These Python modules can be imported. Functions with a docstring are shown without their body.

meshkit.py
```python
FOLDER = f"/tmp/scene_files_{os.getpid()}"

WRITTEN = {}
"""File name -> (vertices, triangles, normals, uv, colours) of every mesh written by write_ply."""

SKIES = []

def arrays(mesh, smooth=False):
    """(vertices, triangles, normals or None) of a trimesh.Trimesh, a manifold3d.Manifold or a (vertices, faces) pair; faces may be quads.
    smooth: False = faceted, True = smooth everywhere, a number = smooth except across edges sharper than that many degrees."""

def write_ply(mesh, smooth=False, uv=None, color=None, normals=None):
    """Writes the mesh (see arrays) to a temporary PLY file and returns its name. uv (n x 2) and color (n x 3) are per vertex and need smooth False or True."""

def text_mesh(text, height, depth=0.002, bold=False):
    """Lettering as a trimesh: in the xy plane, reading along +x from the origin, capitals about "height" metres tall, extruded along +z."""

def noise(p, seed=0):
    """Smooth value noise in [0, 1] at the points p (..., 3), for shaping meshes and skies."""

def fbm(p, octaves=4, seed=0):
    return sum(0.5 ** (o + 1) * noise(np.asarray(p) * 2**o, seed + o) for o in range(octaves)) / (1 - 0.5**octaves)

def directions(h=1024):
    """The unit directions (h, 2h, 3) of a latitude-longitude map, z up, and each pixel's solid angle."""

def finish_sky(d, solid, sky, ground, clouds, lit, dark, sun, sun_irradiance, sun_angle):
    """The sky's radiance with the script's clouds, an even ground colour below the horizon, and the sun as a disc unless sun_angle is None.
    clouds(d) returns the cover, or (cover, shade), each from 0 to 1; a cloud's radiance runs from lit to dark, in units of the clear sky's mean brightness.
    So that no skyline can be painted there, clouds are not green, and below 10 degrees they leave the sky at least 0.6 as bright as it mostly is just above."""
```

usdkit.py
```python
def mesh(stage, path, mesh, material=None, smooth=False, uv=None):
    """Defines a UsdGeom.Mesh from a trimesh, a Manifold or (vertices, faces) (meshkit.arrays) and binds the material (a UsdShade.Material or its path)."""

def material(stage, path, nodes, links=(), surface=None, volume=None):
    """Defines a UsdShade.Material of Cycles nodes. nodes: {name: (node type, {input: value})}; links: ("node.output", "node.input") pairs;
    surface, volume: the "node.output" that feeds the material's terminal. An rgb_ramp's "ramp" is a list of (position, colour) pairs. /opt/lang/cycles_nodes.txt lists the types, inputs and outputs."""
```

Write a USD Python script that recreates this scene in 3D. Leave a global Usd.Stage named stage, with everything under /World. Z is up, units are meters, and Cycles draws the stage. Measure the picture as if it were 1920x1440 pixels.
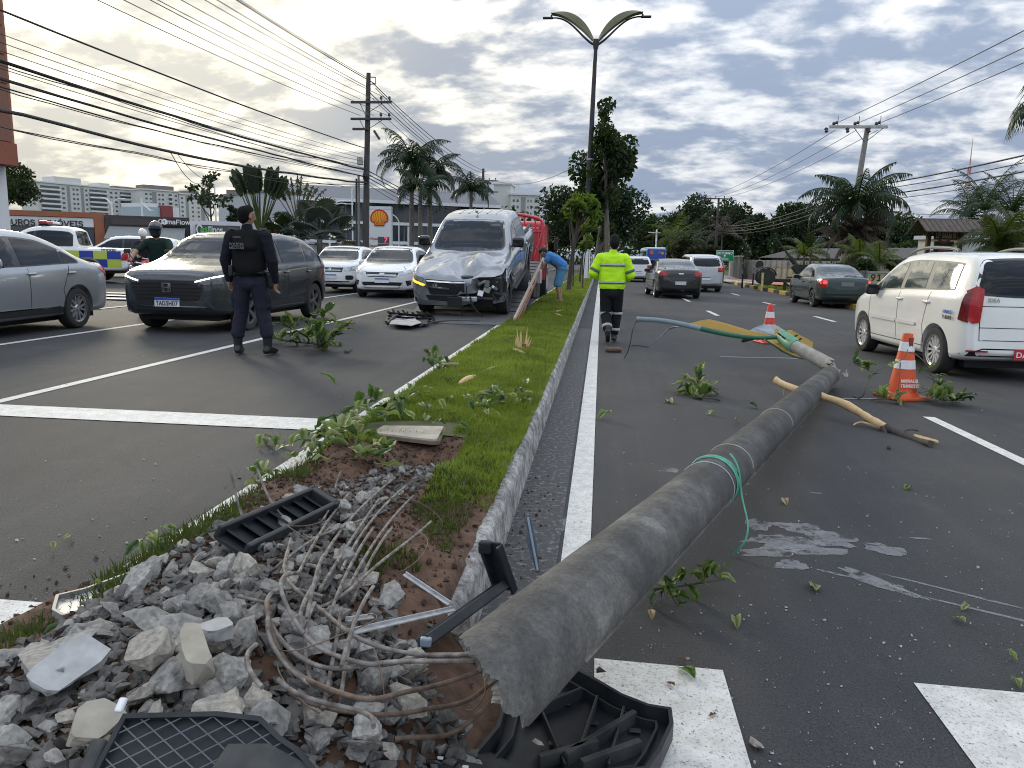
import math,random
import numpy as np,trimesh,manifold3d as m3,shapely,shapely.geometry as sg,shapely.affinity as sa
from pxr import Usd,UsdGeom,UsdLux,UsdShade,Gf,Sdf,Vt
import usdkit,meshkit

stage = Usd.Stage.CreateInMemory()
UsdGeom.SetStageUpAxis(stage,'Z'); UsdGeom.SetStageMetersPerUnit(stage,1.0)
UsdGeom.Xform.Define(stage,'/World'); UsdGeom.Scope.Define(stage,'/World/Looks')

# ------------------------------------------------------------------ camera (road runs along +y, camera 1.46 m above the right carriageway)
F_PX,ROLL,EYE_Z = 1442.,.02,1.46
EXPOSURE = 0.22
def camera_axes():
    x,y = (1128-960)/F_PX,-(483-720)/F_PX                        # where the road's vanishing point lies
    a = x*math.cos(ROLL)-y*math.sin(ROLL); b = x*math.sin(ROLL)+y*math.cos(ROLL)
    p = math.atan(b); yaw = math.atan(a/(b*math.sin(p)+math.cos(p)))
    Fh = np.array([-math.sin(yaw),math.cos(yaw),0]); R0 = np.array([math.cos(yaw),math.sin(yaw),0]); Z = np.array([0,0,1.])
    F = math.cos(p)*Fh-math.sin(p)*Z; U0 = math.sin(p)*Fh+math.cos(p)*Z
    return math.cos(ROLL)*R0+math.sin(ROLL)*U0,-math.sin(ROLL)*R0+math.cos(ROLL)*U0,F
CR,CU,CF = camera_axes(); EYE = np.array([0,0,EYE_Z])
cam = UsdGeom.Camera.Define(stage,'/World/camera')
m = np.eye(4); m[0,:3],m[1,:3],m[2,:3],m[3,:3] = CR,CU,-CF,EYE
cam.AddTransformOp().Set(Gf.Matrix4d(m.tolist()))
cam.CreateHorizontalApertureAttr(36.0); cam.CreateVerticalApertureAttr(27.0)
cam.CreateFocalLengthAttr(F_PX/1920*36); cam.CreateClippingRangeAttr(Gf.Vec2f(.05,5000)); cam.CreateExposureAttr(EXPOSURE)

# ------------------------------------------------------------------ light: low sun behind broken cloud, ahead and to the left
SUN_AZ,SUN_EL = math.radians(-38),math.radians(17)               # azimuth from +y towards +x
sx,sy,sz = math.sin(SUN_AZ)*math.cos(SUN_EL),math.cos(SUN_AZ)*math.cos(SUN_EL),math.sin(SUN_EL)
sun = UsdLux.DistantLight.Define(stage,'/World/sun')
zax = np.array([sx,sy,sz]); xax = np.cross([0,0,1.],zax); xax /= np.linalg.norm(xax); yax = np.cross(zax,xax)
m = np.eye(4); m[0,:3],m[1,:3],m[2,:3] = xax,yax,zax
sun.AddTransformOp().Set(Gf.Matrix4d(m.tolist()))
sun.CreateIntensityAttr(.4); sun.CreateAngleAttr(14.0); sun.CreateColorAttr(Gf.Vec3f(1,.9,.7)); sun.CreateNormalizeAttr(True)
SKY = dict(strength=.1)
def build_sky():
    dome = UsdLux.DomeLight.Define(stage,'/World/sky')
    dome.GetPrim().SetCustomDataByKey('kind','structure')
    n,L = {},[]
    n['tc'] = ('texture_coordinate',{})
    n['nv'] = ('vector_math',{'math_type': 'normalize'}); L.append(('tc.generated','nv.vector1'))
    n['sky'] = ('sky_texture',dict(sky_type='single_scattering',sun_disc=False,sun_elevation=SUN_EL,sun_rotation=math.atan2(sx,sy),air_density=1.0,aerosol_density=1.6,ozone_density=1.0))
    # cloud sheet: the view ray meets a layer overhead
    n['sep'] = ('separate_xyz',{}); L.append(('nv.vector','sep.vector'))
    n['zz'] = ('math',dict(math_type='maximum',value2=0.0)); L.append(('sep.z','zz.value1'))
    n['zb'] = ('math',dict(math_type='add',value2=.26)); L.append(('zz.value','zb.value1'))
    n['px'] = ('math',dict(math_type='divide')); L += [('sep.x','px.value1'),('zb.value','px.value2')]
    n['py'] = ('math',dict(math_type='divide')); L += [('sep.y','py.value1'),('zb.value','py.value2')]
    n['pl'] = ('combine_xyz',{}); L += [('px.value','pl.x'),('py.value','pl.y')]
    n['mp'] = ('mapping',dict(rotation=(0,0,.3),scale=(1.15,1.45,1))); L.append(('pl.vector','mp.vector'))
    n['n1'] = ('noise_texture',dict(scale=3.3,detail=10,roughness=.55,distortion=.2)); L.append(('mp.vector','n1.vector'))
    n['n2'] = ('noise_texture',dict(scale=.7,detail=3,roughness=.5)); L.append(('mp.vector','n2.vector'))
    n['n3'] = ('noise_texture',dict(scale=9.5,detail=6,roughness=.58,distortion=.15)); L.append(('mp.vector','n3.vector'))
    n['s12'] = ('math',dict(math_type='multiply_add',value2=.45)); L += [('n2.fac','s12.value1'),('n1.fac','s12.value3')]
    n['s123'] = ('math',dict(math_type='multiply_add',value2=.42)); L += [('n3.fac','s123.value1'),('s12.value','s123.value3')]
    # thickness 0 (thin, bright) .. 1 (thick, grey-blue)
    n['th'] = ('map_range',dict(range_type='smoothstep',from_min=.76,from_max=1.03,to_min=0,to_max=1)); L.append(('s123.value','th.value'))
    # closeness to the sun
    n['dot'] = ('vector_math',dict(math_type='dot_product',vector2=(sx,sy,sz))); L.append(('nv.vector','dot.vector1'))
    n['glow'] = ('map_range',dict(range_type='smoothstep',from_min=.72,from_max=1.0,to_min=0,to_max=1)); L.append(('dot.value','glow.value'))
    n['glow2'] = ('map_range',dict(range_type='smoothstep',from_min=.90,from_max=1.0,to_min=0,to_max=1)); L.append(('dot.value','glow2.value'))
    n['lit'] = ('mix',dict(color1=SKY_LIT,color2=SKY_LIT_SUN)); L.append(('glow.result','lit.fac'))
    n['drk'] = ('mix',dict(color1=SKY_DARK,color2=SKY_DARK_SUN)); L.append(('glow.result','drk.fac'))
    n['cl'] = ('mix',{}); L += [('th.result','cl.fac'),('lit.color','cl.color1'),('drk.color','cl.color2')]
    n['g2c'] = ('mix',dict(mix_type='mix',color1=(0,0,0),color2=SKY_GLOW)); L.append(('glow2.result','g2c.fac'))
    n['add'] = ('mix',dict(mix_type='add',fac=1.0)); L += [('cl.color','add.color1'),('g2c.color','add.color2')]
    # overcast brightening towards the zenith
    n['zen'] = ('map_range',dict(from_min=0,from_max=.75,to_min=ZEN[0],to_max=ZEN[1],clamp=True)); L.append(('sep.z','zen.value'))
    n['vm'] = ('vector_math',dict(math_type='scale')); L += [('add.color','vm.vector1'),('zen.result','vm.scale')]
    n['inv'] = ('vector_math',dict(math_type='scale',scale=1/SKY['strength'])); L.append(('vm.vector','inv.vector1'))
    # gaps of clear sky between the clouds
    n['gap'] = ('map_range',dict(range_type='smoothstep',from_min=.66,from_max=.80,to_min=.55,to_max=1)); L.append(('s123.value','gap.value'))
    n['fin'] = ('mix',{}); L += [('gap.result','fin.fac'),('sky.color','fin.color1'),('inv.vector','fin.color2')]
    n['bg'] = ('background_shader',dict(strength=SKY['strength'])); L.append(('fin.color','bg.color'))
    mt = usdkit.material(stage,'/World/Looks/sky_air',n,L,surface='bg.background')
    UsdShade.MaterialBindingAPI.Apply(dome.GetPrim()).Bind(mt)
SKY_LIT,SKY_LIT_SUN = (.74,.76,.78),(1.05,.99,.82)
SKY_DARK,SKY_DARK_SUN = (.265,.325,.435),(.36,.38,.41)
SKY_GLOW = (.26,.22,.12); ZEN = (.92,1.9)
build_sky()
# ------------------------------------------------------------------ helpers
def ray(px,py): return CF+(px-960)/F_PX*CR-(py-720)/F_PX*CU
ROAD_L = .2                                                        # the left carriageway lies higher than the right one
def at(px,py,z=0.):
    d = ray(px,py); return EYE+d*((z-EYE_Z)/d[2])
def far(px,py,Y):
    d = ray(px,py); return EYE+d*(Y/d[1])
def pix(p):
    v = np.asarray(p,float)-EYE; c = v@CF; return 960+F_PX*(v@CR)/c,720-F_PX*(v@CU)/c
NAMES = {}
def numbered(parent,name):
    k = (str(parent),name); i = NAMES.get(k,-1)+1; NAMES[k] = i
    return f'{parent}/{name}' + (f'_{i:03d}' if i else '')
def tag(prim,label=None,cat=None,group=None,kind=None):
    prim = prim.GetPrim() if hasattr(prim,'GetPrim') else prim
    for k,v in (('label',label),('category',cat),('group',group),('kind',kind)):
        if v: prim.SetCustomDataByKey(k,v)
    return prim
def thing(name,label,cat,loc=(0,0,0),rot=0.,group=None,kind=None):
    x = UsdGeom.Xform.Define(stage,numbered('/World',name))
    x.AddTranslateOp().Set(Gf.Vec3d(*map(float,loc)))
    if rot: x.AddRotateZOp().Set(math.degrees(rot))
    tag(x,label,cat,group,kind)
    return str(x.GetPath())
def place(path,loc,rz=0.,scale=None,M=None):
    x = UsdGeom.Xformable(stage.GetPrimAtPath(path)); x.ClearXformOpOrder()
    if M is not None: x.AddTransformOp().Set(Gf.Matrix4d(np.asarray(M).T.tolist())); return
    x.AddTranslateOp().Set(Gf.Vec3d(*map(float,loc)))
    if rz: x.AddRotateZOp().Set(math.degrees(rz))
    if scale is not None: x.AddScaleOp().Set(Gf.Vec3f(*(np.ones(3)*scale).tolist()))
def copy_of(src,name,label,cat,loc,rz=0.,scale=None,group=None):
    x = UsdGeom.Xform.Define(stage,numbered('/World',name)); p = x.GetPrim()
    p.GetReferences().AddInternalReference(src); p.SetInstanceable(True)
    x.ClearXformOpOrder(); x = UsdGeom.Xformable(p)
    M = np.eye(4); c,s = math.cos(rz),math.sin(rz); M[:2,:2] = [[c,-s],[s,c]]
    M[:3,:3] *= (1 if scale is None else scale); M[:3,3] = loc
    x.AddTransformOp(opSuffix='place').Set(Gf.Matrix4d(M.T.tolist()))
    tag(p,label,cat,group); return str(p.GetPath())
def obj(name,mesh,mat,parent='/World',smooth=False,label=None,cat=None,group=None,kind=None):
    m = usdkit.mesh(stage,numbered(parent,name),mesh,mat,smooth=smooth)
    tag(m,label,cat,group,kind); return str(m.GetPath())
# --- materials
LOOKS = {}
def mat(name,col,rough=.6,var=.12,scale=6.,metal=0.,coat=0.,bump=0.,bscale=60.,spec=.5,col2=None,fac=None,detail=5,emit=0.,trans=0.,coatr=.05,rrough=0.,bdetail=4,stretch=None):
    if name in LOOKS: return LOOKS[name]
    c = np.array(col,float); n,L = {},[]
    n['geo'] = ('geometry',{}); src = 'geo.position'
    if stretch is not None:
        n['mp'] = ('mapping',dict(scale=stretch)); L.append((src,'mp.vector')); src = 'mp.vector'
    n['p'] = ('principled_bsdf',dict(roughness=rough,metallic=metal,coat_weight=coat,coat_roughness=coatr,specular_ior_level=spec))
    if var or col2 is not None:
        n['n'] = ('noise_texture',dict(scale=scale,detail=detail,roughness=.6)); L.append((src,'n.vector'))
        a,b = (c*(1-var),np.minimum(c*(1+var),.95)) if col2 is None else (c,np.array(col2,float))
        lo,hi = fac or (.3,.7)
        n['r'] = ('rgb_ramp',{'ramp': [(0,a),(lo,a),(hi,b),(1,b)]}); L += [('n.fac','r.fac'),('r.color','p.base_color')]
        if rrough:
            n['rr'] = ('map_range',dict(from_min=.3,from_max=.7,to_min=rough-rrough,to_max=rough+rrough,clamp=True)); L += [('n.fac','rr.value'),('rr.result','p.roughness')]
    else: n['p'][1]['base_color'] = tuple(c)
    if emit: n['p'][1]['emission_color'] = tuple(c); n['p'][1]['emission_strength'] = emit
    if bump:
        n['bn'] = ('noise_texture',dict(scale=bscale,detail=bdetail,roughness=.65)); L.append((src,'bn.vector'))
        n['b'] = ('bump',dict(strength=min(1,bump*20),distance=bump)); L += [('bn.fac','b.height'),('b.normal','p.normal')]
    surf = 'p.BSDF'
    if trans:
        n['t'] = ('translucent_bsdf',dict(color=tuple(np.minimum(c*1.6,1)))); n['mx'] = ('mix_closure',dict(fac=trans))
        if 'r' in n: L.append(('r.color','t.color'))
        L += [('p.BSDF','mx.closure1'),('t.BSDF','mx.closure2')]; surf = 'mx.closure'
    LOOKS[name] = usdkit.material(stage,'/World/Looks/'+name,n,L,surface=surf); return LOOKS[name]
def ids_mat(name,cols,rough=.6,trans=0.,bump=0.,bscale=60.,spec=.4,var=.2,vscale=14.):
    """colours vary from piece to piece of a mesh (loose islands)"""
    if name in LOOKS: return LOOKS[name]
    n = {'geo': ('geometry',{}),'r': ('rgb_ramp',{'ramp': cols}),'p': ('principled_bsdf',dict(roughness=rough,specular_ior_level=spec)),
         'n': ('noise_texture',dict(scale=vscale,detail=5,roughness=.6)),'v': ('map_range',dict(from_min=.3,from_max=.7,to_min=1-var,to_max=1+var,clamp=True)),'s': ('vector_math',dict(math_type='scale'))}
    L = [('geo.random_per_island','r.fac'),('geo.position','n.vector'),('n.fac','v.value'),('r.color','s.vector1'),('v.result','s.scale'),('s.vector','p.base_color')]; surf = 'p.BSDF'
    if bump:
        n['bn'] = ('noise_texture',dict(scale=bscale,detail=5,roughness=.65)); n['b'] = ('bump',dict(strength=.9,distance=bump))
        L += [('geo.position','bn.vector'),('bn.fac','b.height'),('b.normal','p.normal')]
    if trans:
        n['t'] = ('translucent_bsdf',{}); n['mx'] = ('mix_closure',dict(fac=trans)); n['g'] = ('vector_math',dict(math_type='multiply',vector2=(1.5,1.5,.7)))
        L += [('s.vector','g.vector1'),('g.vector','t.color'),('p.BSDF','mx.closure1'),('t.BSDF','mx.closure2')]; surf = 'mx.closure'
    LOOKS[name] = usdkit.material(stage,'/World/Looks/'+name,n,L,surface=surf); return LOOKS[name]
# --- meshes
def cat_(ms): return trimesh.util.concatenate([m for m in ms if m is not None])
def tmesh(v,f): return trimesh.Trimesh(np.asarray(v,float),np.asarray(f,int),process=False)
def quads(v,f):
    f = np.asarray(f,int); return tmesh(v,np.vstack([f[:,[0,1,2]],f[:,[0,2,3]]]))
def box(sx,sy,sz,c=(0,0,0),rz=0.,R=None):
    b = trimesh.creation.box((sx,sy,sz))
    if R is not None: b.apply_transform(R)
    if rz: b.apply_transform(trimesh.transformations.rotation_matrix(rz,(0,0,1)))
    b.apply_translation(c); return b
def span(x0,x1,y0,y1,z0,z1): return box(x1-x0,y1-y0,z1-z0,((x0+x1)/2,(y0+y1)/2,(z0+z1)/2))
def man(mesh):
    return m3.Manifold(m3.Mesh(np.asarray(mesh.vertices,np.float32),np.asarray(mesh.faces,np.uint32)))
def unman(m):
    g = m.to_mesh(); return tmesh(g.vert_properties[:,:3],g.tri_verts)
def rbox(sx,sy,sz,r,c=(0,0,0),seg=8):
    s = m3.Manifold.sphere(r,seg); hx,hy,hz = sx/2-r,sy/2-r,sz/2-r
    h = m3.Manifold.batch_hull([s.translate((a*hx,b*hy,d*hz)) for a in (-1,1) for b in (-1,1) for d in (-1,1)])
    return unman(h.translate(tuple(map(float,c))))
def frames(p):
    p = np.asarray(p,float); t = np.gradient(p,axis=0); t /= np.linalg.norm(t,axis=1,keepdims=True)+1e-12
    up = np.array([0,0,1.]) if abs(t[0,2]) < .9 else np.array([1.,0,0]); A = []
    a = np.cross(t[0],up); a /= np.linalg.norm(a)
    for i in range(len(p)):
        a = a-(a@t[i])*t[i]; a /= np.linalg.norm(a)+1e-12; A.append(a)
    A = np.array(A); return t,A,np.cross(t,A)
def tube(pts,r,sides=8,cap=True,flat=1.):
    p = np.asarray(pts,float); t,a,b = frames(p); r = np.broadcast_to(np.asarray(r,float),(len(p),)); an = np.arange(sides)*2*np.pi/sides
    v = (p[:,None]+r[:,None,None]*(np.cos(an)[None,:,None]*a[:,None]+flat*np.sin(an)[None,:,None]*b[:,None])).reshape(-1,3)
    i,j = np.meshgrid(np.arange(len(p)-1),np.arange(sides),indexing='ij'); j2 = (j+1) % sides
    q = np.stack([i*sides+j,(i+1)*sides+j,(i+1)*sides+j2,i*sides+j2],-1).reshape(-1,4)
    f = np.vstack([q[:,[0,1,2]],q[:,[0,2,3]]])
    if cap:
        n = len(v); v = np.vstack([v,p[0],p[-1]]); k = np.arange(sides); k2 = (k+1) % sides; e = (len(p)-1)*sides
        f = np.vstack([f,np.stack([np.full(sides,n),k,k2],1),np.stack([np.full(sides,n+1),e+k2,e+k],1)])
    m = tmesh(v,f[:,::-1]); return m
def cyl(p0,p1,r0,r1=None,sides=12): return tube([p0,p1],[r0,r0 if r1 is None else r1],sides)
def spline(pts,n=40):
    p = np.asarray(pts,float); d = np.r_[0,np.cumsum(np.linalg.norm(np.diff(p,axis=0),axis=1))]
    from scipy.interpolate import PchipInterpolator,CubicSpline
    return CubicSpline(d,p)(np.linspace(0,d[-1],n)) if len(p) > 2 else np.linspace(p[0],p[-1],n)
def sheet(poly,z=0.,h=None,step=None):
    """a flat polygon (shapely) as a horizontal sheet, or a slab of height h"""
    if h: m = trimesh.creation.extrude_polygon(poly,h,engine='earcut'); m.apply_translation((0,0,z)); return m
    v,f = trimesh.creation.triangulate_polygon(poly,engine='earcut'); return tmesh(np.c_[v,np.full(len(v),z)],f)
def lathe(prof,n=32): return trimesh.creation.revolve(np.asarray(prof,float),sections=n)
def xf(mesh,M):
    m = mesh.copy(); m.apply_transform(M); return m
def rot(ang,axis,c=(0,0,0)): return trimesh.transformations.rotation_matrix(ang,axis,c)
def basis(o,x,z):
    """matrix with local x along x, local z near z, origin o"""
    x = np.asarray(x,float)/np.linalg.norm(x); y = np.cross(z,x); y /= np.linalg.norm(y); z = np.cross(x,y); M = np.eye(4); M[:3,0],M[:3,1],M[:3,2],M[:3,3] = x,y,z,o; return M
def text(s,h,depth=.006,bold=True,center=True,width=None):
    m = meshkit.text_mesh(s,h,depth,bold)
    if width: m.apply_scale((width/np.ptp(m.vertices[:,0]),1,1))
    if center: c = m.bounds.mean(0); m.apply_translation((-c[0],-c[1],0))
    return m
def fbm(p,s=1.,o=4,seed=0): return meshkit.fbm(np.asarray(p,float)*s,o,seed)-.5
# ------------------------------------------------------------------ ground, carriageways, median
rng = np.random.default_rng(7)
def asphalt():
    n = {'g': ('geometry',{}),'n1': ('noise_texture',dict(scale=.55,detail=5,roughness=.6)),'n2': ('noise_texture',dict(scale=120,detail=3,roughness=.7)),'v': ('voronoi_texture',dict(scale=150.)),
         'r1': ('rgb_ramp',{'ramp': [(.25,(.043,.043,.045)),(.5,(.057,.057,.059)),(.75,(.078,.076,.073))]}),
         'r2': ('rgb_ramp',{'ramp': [(.3,(.55,.55,.55)),(.5,(1,1,1)),(.62,(1.15,1.15,1.13)),(.7,(2.1,2.05,1.95))]}),
         'mx': ('mix',dict(mix_type='multiply',fac=1.)),'p': ('principled_bsdf',dict(roughness=.75,specular_ior_level=.35)),'b': ('bump',dict(strength=.75,distance=.006)),
         'mp': ('mapping',dict(scale=(6.,.14,1))),'n3': ('noise_texture',dict(scale=1.,detail=4)),'r3': ('rgb_ramp',{'ramp': [(.35,(.92,.92,.92)),(.65,(1.08,1.075,1.06))]}),'mx3': ('mix',dict(mix_type='multiply',fac=1.)),
         'vr': ('map_range',dict(from_min=0,from_max=.5,to_min=0,to_max=1,clamp=True)),'ha': ('math',dict(math_type='add')),
         'n4': ('noise_texture',dict(scale=2.6,detail=6,roughness=.7)),'r4': ('rgb_ramp',{'ramp': [(.58,(1,1,1)),(.72,(1.35,1.33,1.28))]}),'mx4': ('mix',dict(mix_type='multiply',fac=1.))}
    L = [('g.position','n1.vector'),('g.position','n2.vector'),('g.position','v.vector'),('n1.fac','r1.fac'),('n2.fac','r2.fac'),('r1.color','mx.color1'),('r2.color','mx.color2'),
         ('g.position','mp.vector'),('mp.vector','n3.vector'),('n3.fac','r3.fac'),('mx.color','mx3.color1'),('r3.color','mx3.color2'),('g.position','n4.vector'),('n4.fac','r4.fac'),('mx3.color','mx4.color1'),('r4.color','mx4.color2'),('mx4.color','p.base_color'),
         ('v.distance','vr.value'),('vr.result','ha.value1'),('n2.fac','ha.value2'),('ha.value','b.height'),('b.normal','p.normal')]
    return usdkit.material(stage,'/World/Looks/asphalt',n,L,surface='p.BSDF')
def paint():
    n = {'g': ('geometry',{}),'n1': ('noise_texture',dict(scale=9,detail=6,roughness=.7)),'n2': ('noise_texture',dict(scale=95,detail=4,roughness=.75)),
         'r1': ('rgb_ramp',{'ramp': [(.3,(.56,.54,.49)),(.6,(.76,.75,.71))]}),'r2': ('rgb_ramp',{'ramp': [(.0,(.1,.1,.1)),(.33,(.2,.2,.2)),(.42,(.85,.85,.85)),(.5,(1,1,1))]}),
         'mx': ('mix',dict(mix_type='multiply',fac=1.)),'p': ('principled_bsdf',dict(roughness=.7)),'b': ('bump',dict(strength=.5,distance=.003))}
    L = [('g.position','n1.vector'),('g.position','n2.vector'),('n1.fac','r1.fac'),('n2.fac','r2.fac'),('r1.color','mx.color1'),('r2.color','mx.color2'),('mx.color','p.base_color'),('n2.fac','b.height'),('b.normal','p.normal')]
    return usdkit.material(stage,'/World/Looks/road_paint',n,L,surface='p.BSDF')
ASPH,PAINT = asphalt(),paint()
SOIL = mat('soil',(.055,.03,.018),.95,col2=(.14,.075,.045),scale=14,bump=.02,bscale=45)
LAWN = mat('lawn_soil',(.05,.07,.02),.95,col2=(.09,.085,.035),scale=9,bump=.01)
VERGE = mat('verge_grass',(.06,.10,.025),.95,col2=(.10,.12,.045),scale=1.2,bump=.02,bscale=20)
def gz(x): return 0. if x > -.6 else ROAD_L + max(0.,(-10-x)*.012)*(x > -45) + (.42 if x <= -45 else 0)
xs = [-3000,-400,-45,-30,-20,-10,-1.62]
ys = [-30,0,20,60,200,3000]
v = [(x,y,gz(x)-.02) for x in xs for y in ys]; ny = len(ys)
f = [(i*ny+j,(i+1)*ny+j,(i+1)*ny+j+1,i*ny+j+1) for i in range(len(xs)-1) for j in range(ny-1)]
xr = [-1.62,9,60,3000]; o = len(v)
v += [(x,y,-.02) for x in xr for y in ys]; f += [(o+i*ny+j,o+(i+1)*ny+j,o+(i+1)*ny+j+1,o+i*ny+j+1) for i in range(len(xr)-1) for j in range(ny-1)]
f += [(6*ny+j,o+j,o+j+1,6*ny+j+1) for j in range(ny-1)]
obj('ground',quads(v,f),VERGE,kind='structure')
xs = [-45,-30,-20,-10,-1.6]; ys = [-12,6,12,30,90,420]; ny = len(ys)
obj('road_left',quads([(x,y,gz(x)) for x in xs for y in ys],[(i*ny+j,(i+1)*ny+j,(i+1)*ny+j+1,i*ny+j+1) for i in range(len(xs)-1) for j in range(ny-1)]),ASPH,kind='structure')
obj('road_right',sheet(sg.box(-.8,-12,8.0,420),0),ASPH,kind='structure')
def strip(x0,y0,x1,y1,w,z,name='lane_line'):
    d = np.array([y1-y0,-(x1-x0)]); d = d/np.linalg.norm(d)*w/2
    return obj(name,sheet(sg.Polygon([(x0+d[0],y0+d[1]),(x1+d[0],y1+d[1]),(x1-d[0],y1-d[1]),(x0-d[0],y0-d[1])]),z),PAINT,kind='structure')
zl,zr = ROAD_L+.004,.004
strip(-1.79,.3,-1.79,90,.13,zl,'edge_line'); strip(-.07,3.1,-.07,120,.14,zr,'edge_line')
strip(-4.85,5.62,-4.85,120,.11,zl); strip(-7.66,5.62,-7.5,60,.11,zl); strip(-10.3,5.62,-10.2,40,.11,gz(-10.25)+.012)
obj('stop_line',sheet(sg.box(-16,5.17,-1.86,5.55),zl+.001),PAINT,kind='structure')
for x0,x1 in ((-2.38,-1.93),(-3.4,-2.95)): obj('crosswalk_stripe',sheet(sg.box(x0,-.8,x1,2.38),zl),PAINT,kind='structure')
for x0,x1 in ((.03,.49),(1.15,1.62),(2.25,2.7)): obj('crosswalk_stripe',sheet(sg.Polygon([(x0,-.8),(x1+.0,-.8),(x1,2.65-.03*(x1-x0)),(x0,2.65)]),zr),PAINT,kind='structure')
for i in range(7):                                                # the side street's zebra, seen between the cars
    y = 17.2+i*1.1; obj('crosswalk_stripe',sheet(sg.Polygon([(-13.4,y),(-10.6,y+.1),(-10.6,y+.55),(-13.4,y+.45)]),gz(-10.6)+.05),PAINT,kind='structure')
for k in range(9):                                                # broken lane lines
    if k == 0: strip(3.24,4.4,3.2,7.7,.11,zr)
    else: strip(3.12,7.7+6.7*k-.2,3.1,9.4+6.7*k,.12,zr)
    strip(5.82,6.1+6.8*k+.2,5.8,8.1+6.8*k,.12,zr)
strip(2.1,8.4,3.45,8.75,.018,zr)
# median: lawn surface, soil where the pole stood, whitewashed kerb
def median_z(x,y):
    return ROAD_L+.012+.045*np.clip(1-((x+1.14)/.58)**2,0,1)+.03*fbm(np.stack([x,y,0*x],-1),1.3,4,3)
def heap_z(x,y):
    p = np.stack([x,y,0*x],-1)
    m = .24*np.exp(-((x+1.05+.1*(y-2))/.52)**2-((y-1.75)/1.25)**2)+.10*np.exp(-((x+1.55)/.2)**2-((y-3.3)/.9)**2)+.10*np.exp(-((x+1.45)/.16)**2-((y-4.35)/.3)**2)+.07*np.exp(-((x+.78)/.16)**2-((y-4.0)/.3)**2)
    hole = .11*np.exp(-((x+1.08)/.2)**2-((y-4.62)/.22)**2)
    return ROAD_L+.015+m-hole+.05*fbm(p,2.2,4,1)+.05*fbm(p,9,3,5)
def grid(x0,x1,nx,y0,y1,ny_,fz,edge=None):
    X,Y = np.meshgrid(np.linspace(x0,x1,nx),np.linspace(y0,y1,ny_),indexing='ij'); Z = fz(X,Y)
    i,j = np.meshgrid(np.arange(nx-1),np.arange(ny_-1),indexing='ij')
    return quads(np.stack([X,Y,Z],-1).reshape(-1,3),np.stack([i*ny_+j,(i+1)*ny_+j,(i+1)*ny_+j+1,i*ny_+j+1],-1).reshape(-1,4))
obj('median',grid(-1.72,-.50,14,4.98,130,640,median_z),LAWN,kind='structure',smooth=True)
def heap_edge(X,Y):
    z = heap_z(X,Y)
    e = .13*fbm(np.stack([X*0,Y,0*X],-1),1.5,4,9)+.05*fbm(np.stack([X*0,Y,0*X],-1),9,3,9)
    left = np.clip((X+1.78+.28*np.clip((3.1-Y)/.8,0,1)-e)/.14,0,1); near = np.clip((2.55-Y)/.25,0,1); right = np.clip((-.47+.36*near-X)/(.04+.42*near),0,1)
    back = np.clip((5.05-Y+.1*fbm(np.stack([X,0*Y,0*X],-1),4,3,2))/.3,0,1)
    z = np.where(back < 1,median_z(X,Y)+(z-median_z(X,Y))*back,z)
    base = np.where(X > -1.1,-.02,ROAD_L-.03)
    return base+(z-base)*np.minimum(left,right*right*(3-2*right))
obj('dirt_mound',grid(-2.35,-.06,110,.7,5.0,190,heap_edge),SOIL,kind='structure',smooth=True)
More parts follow.
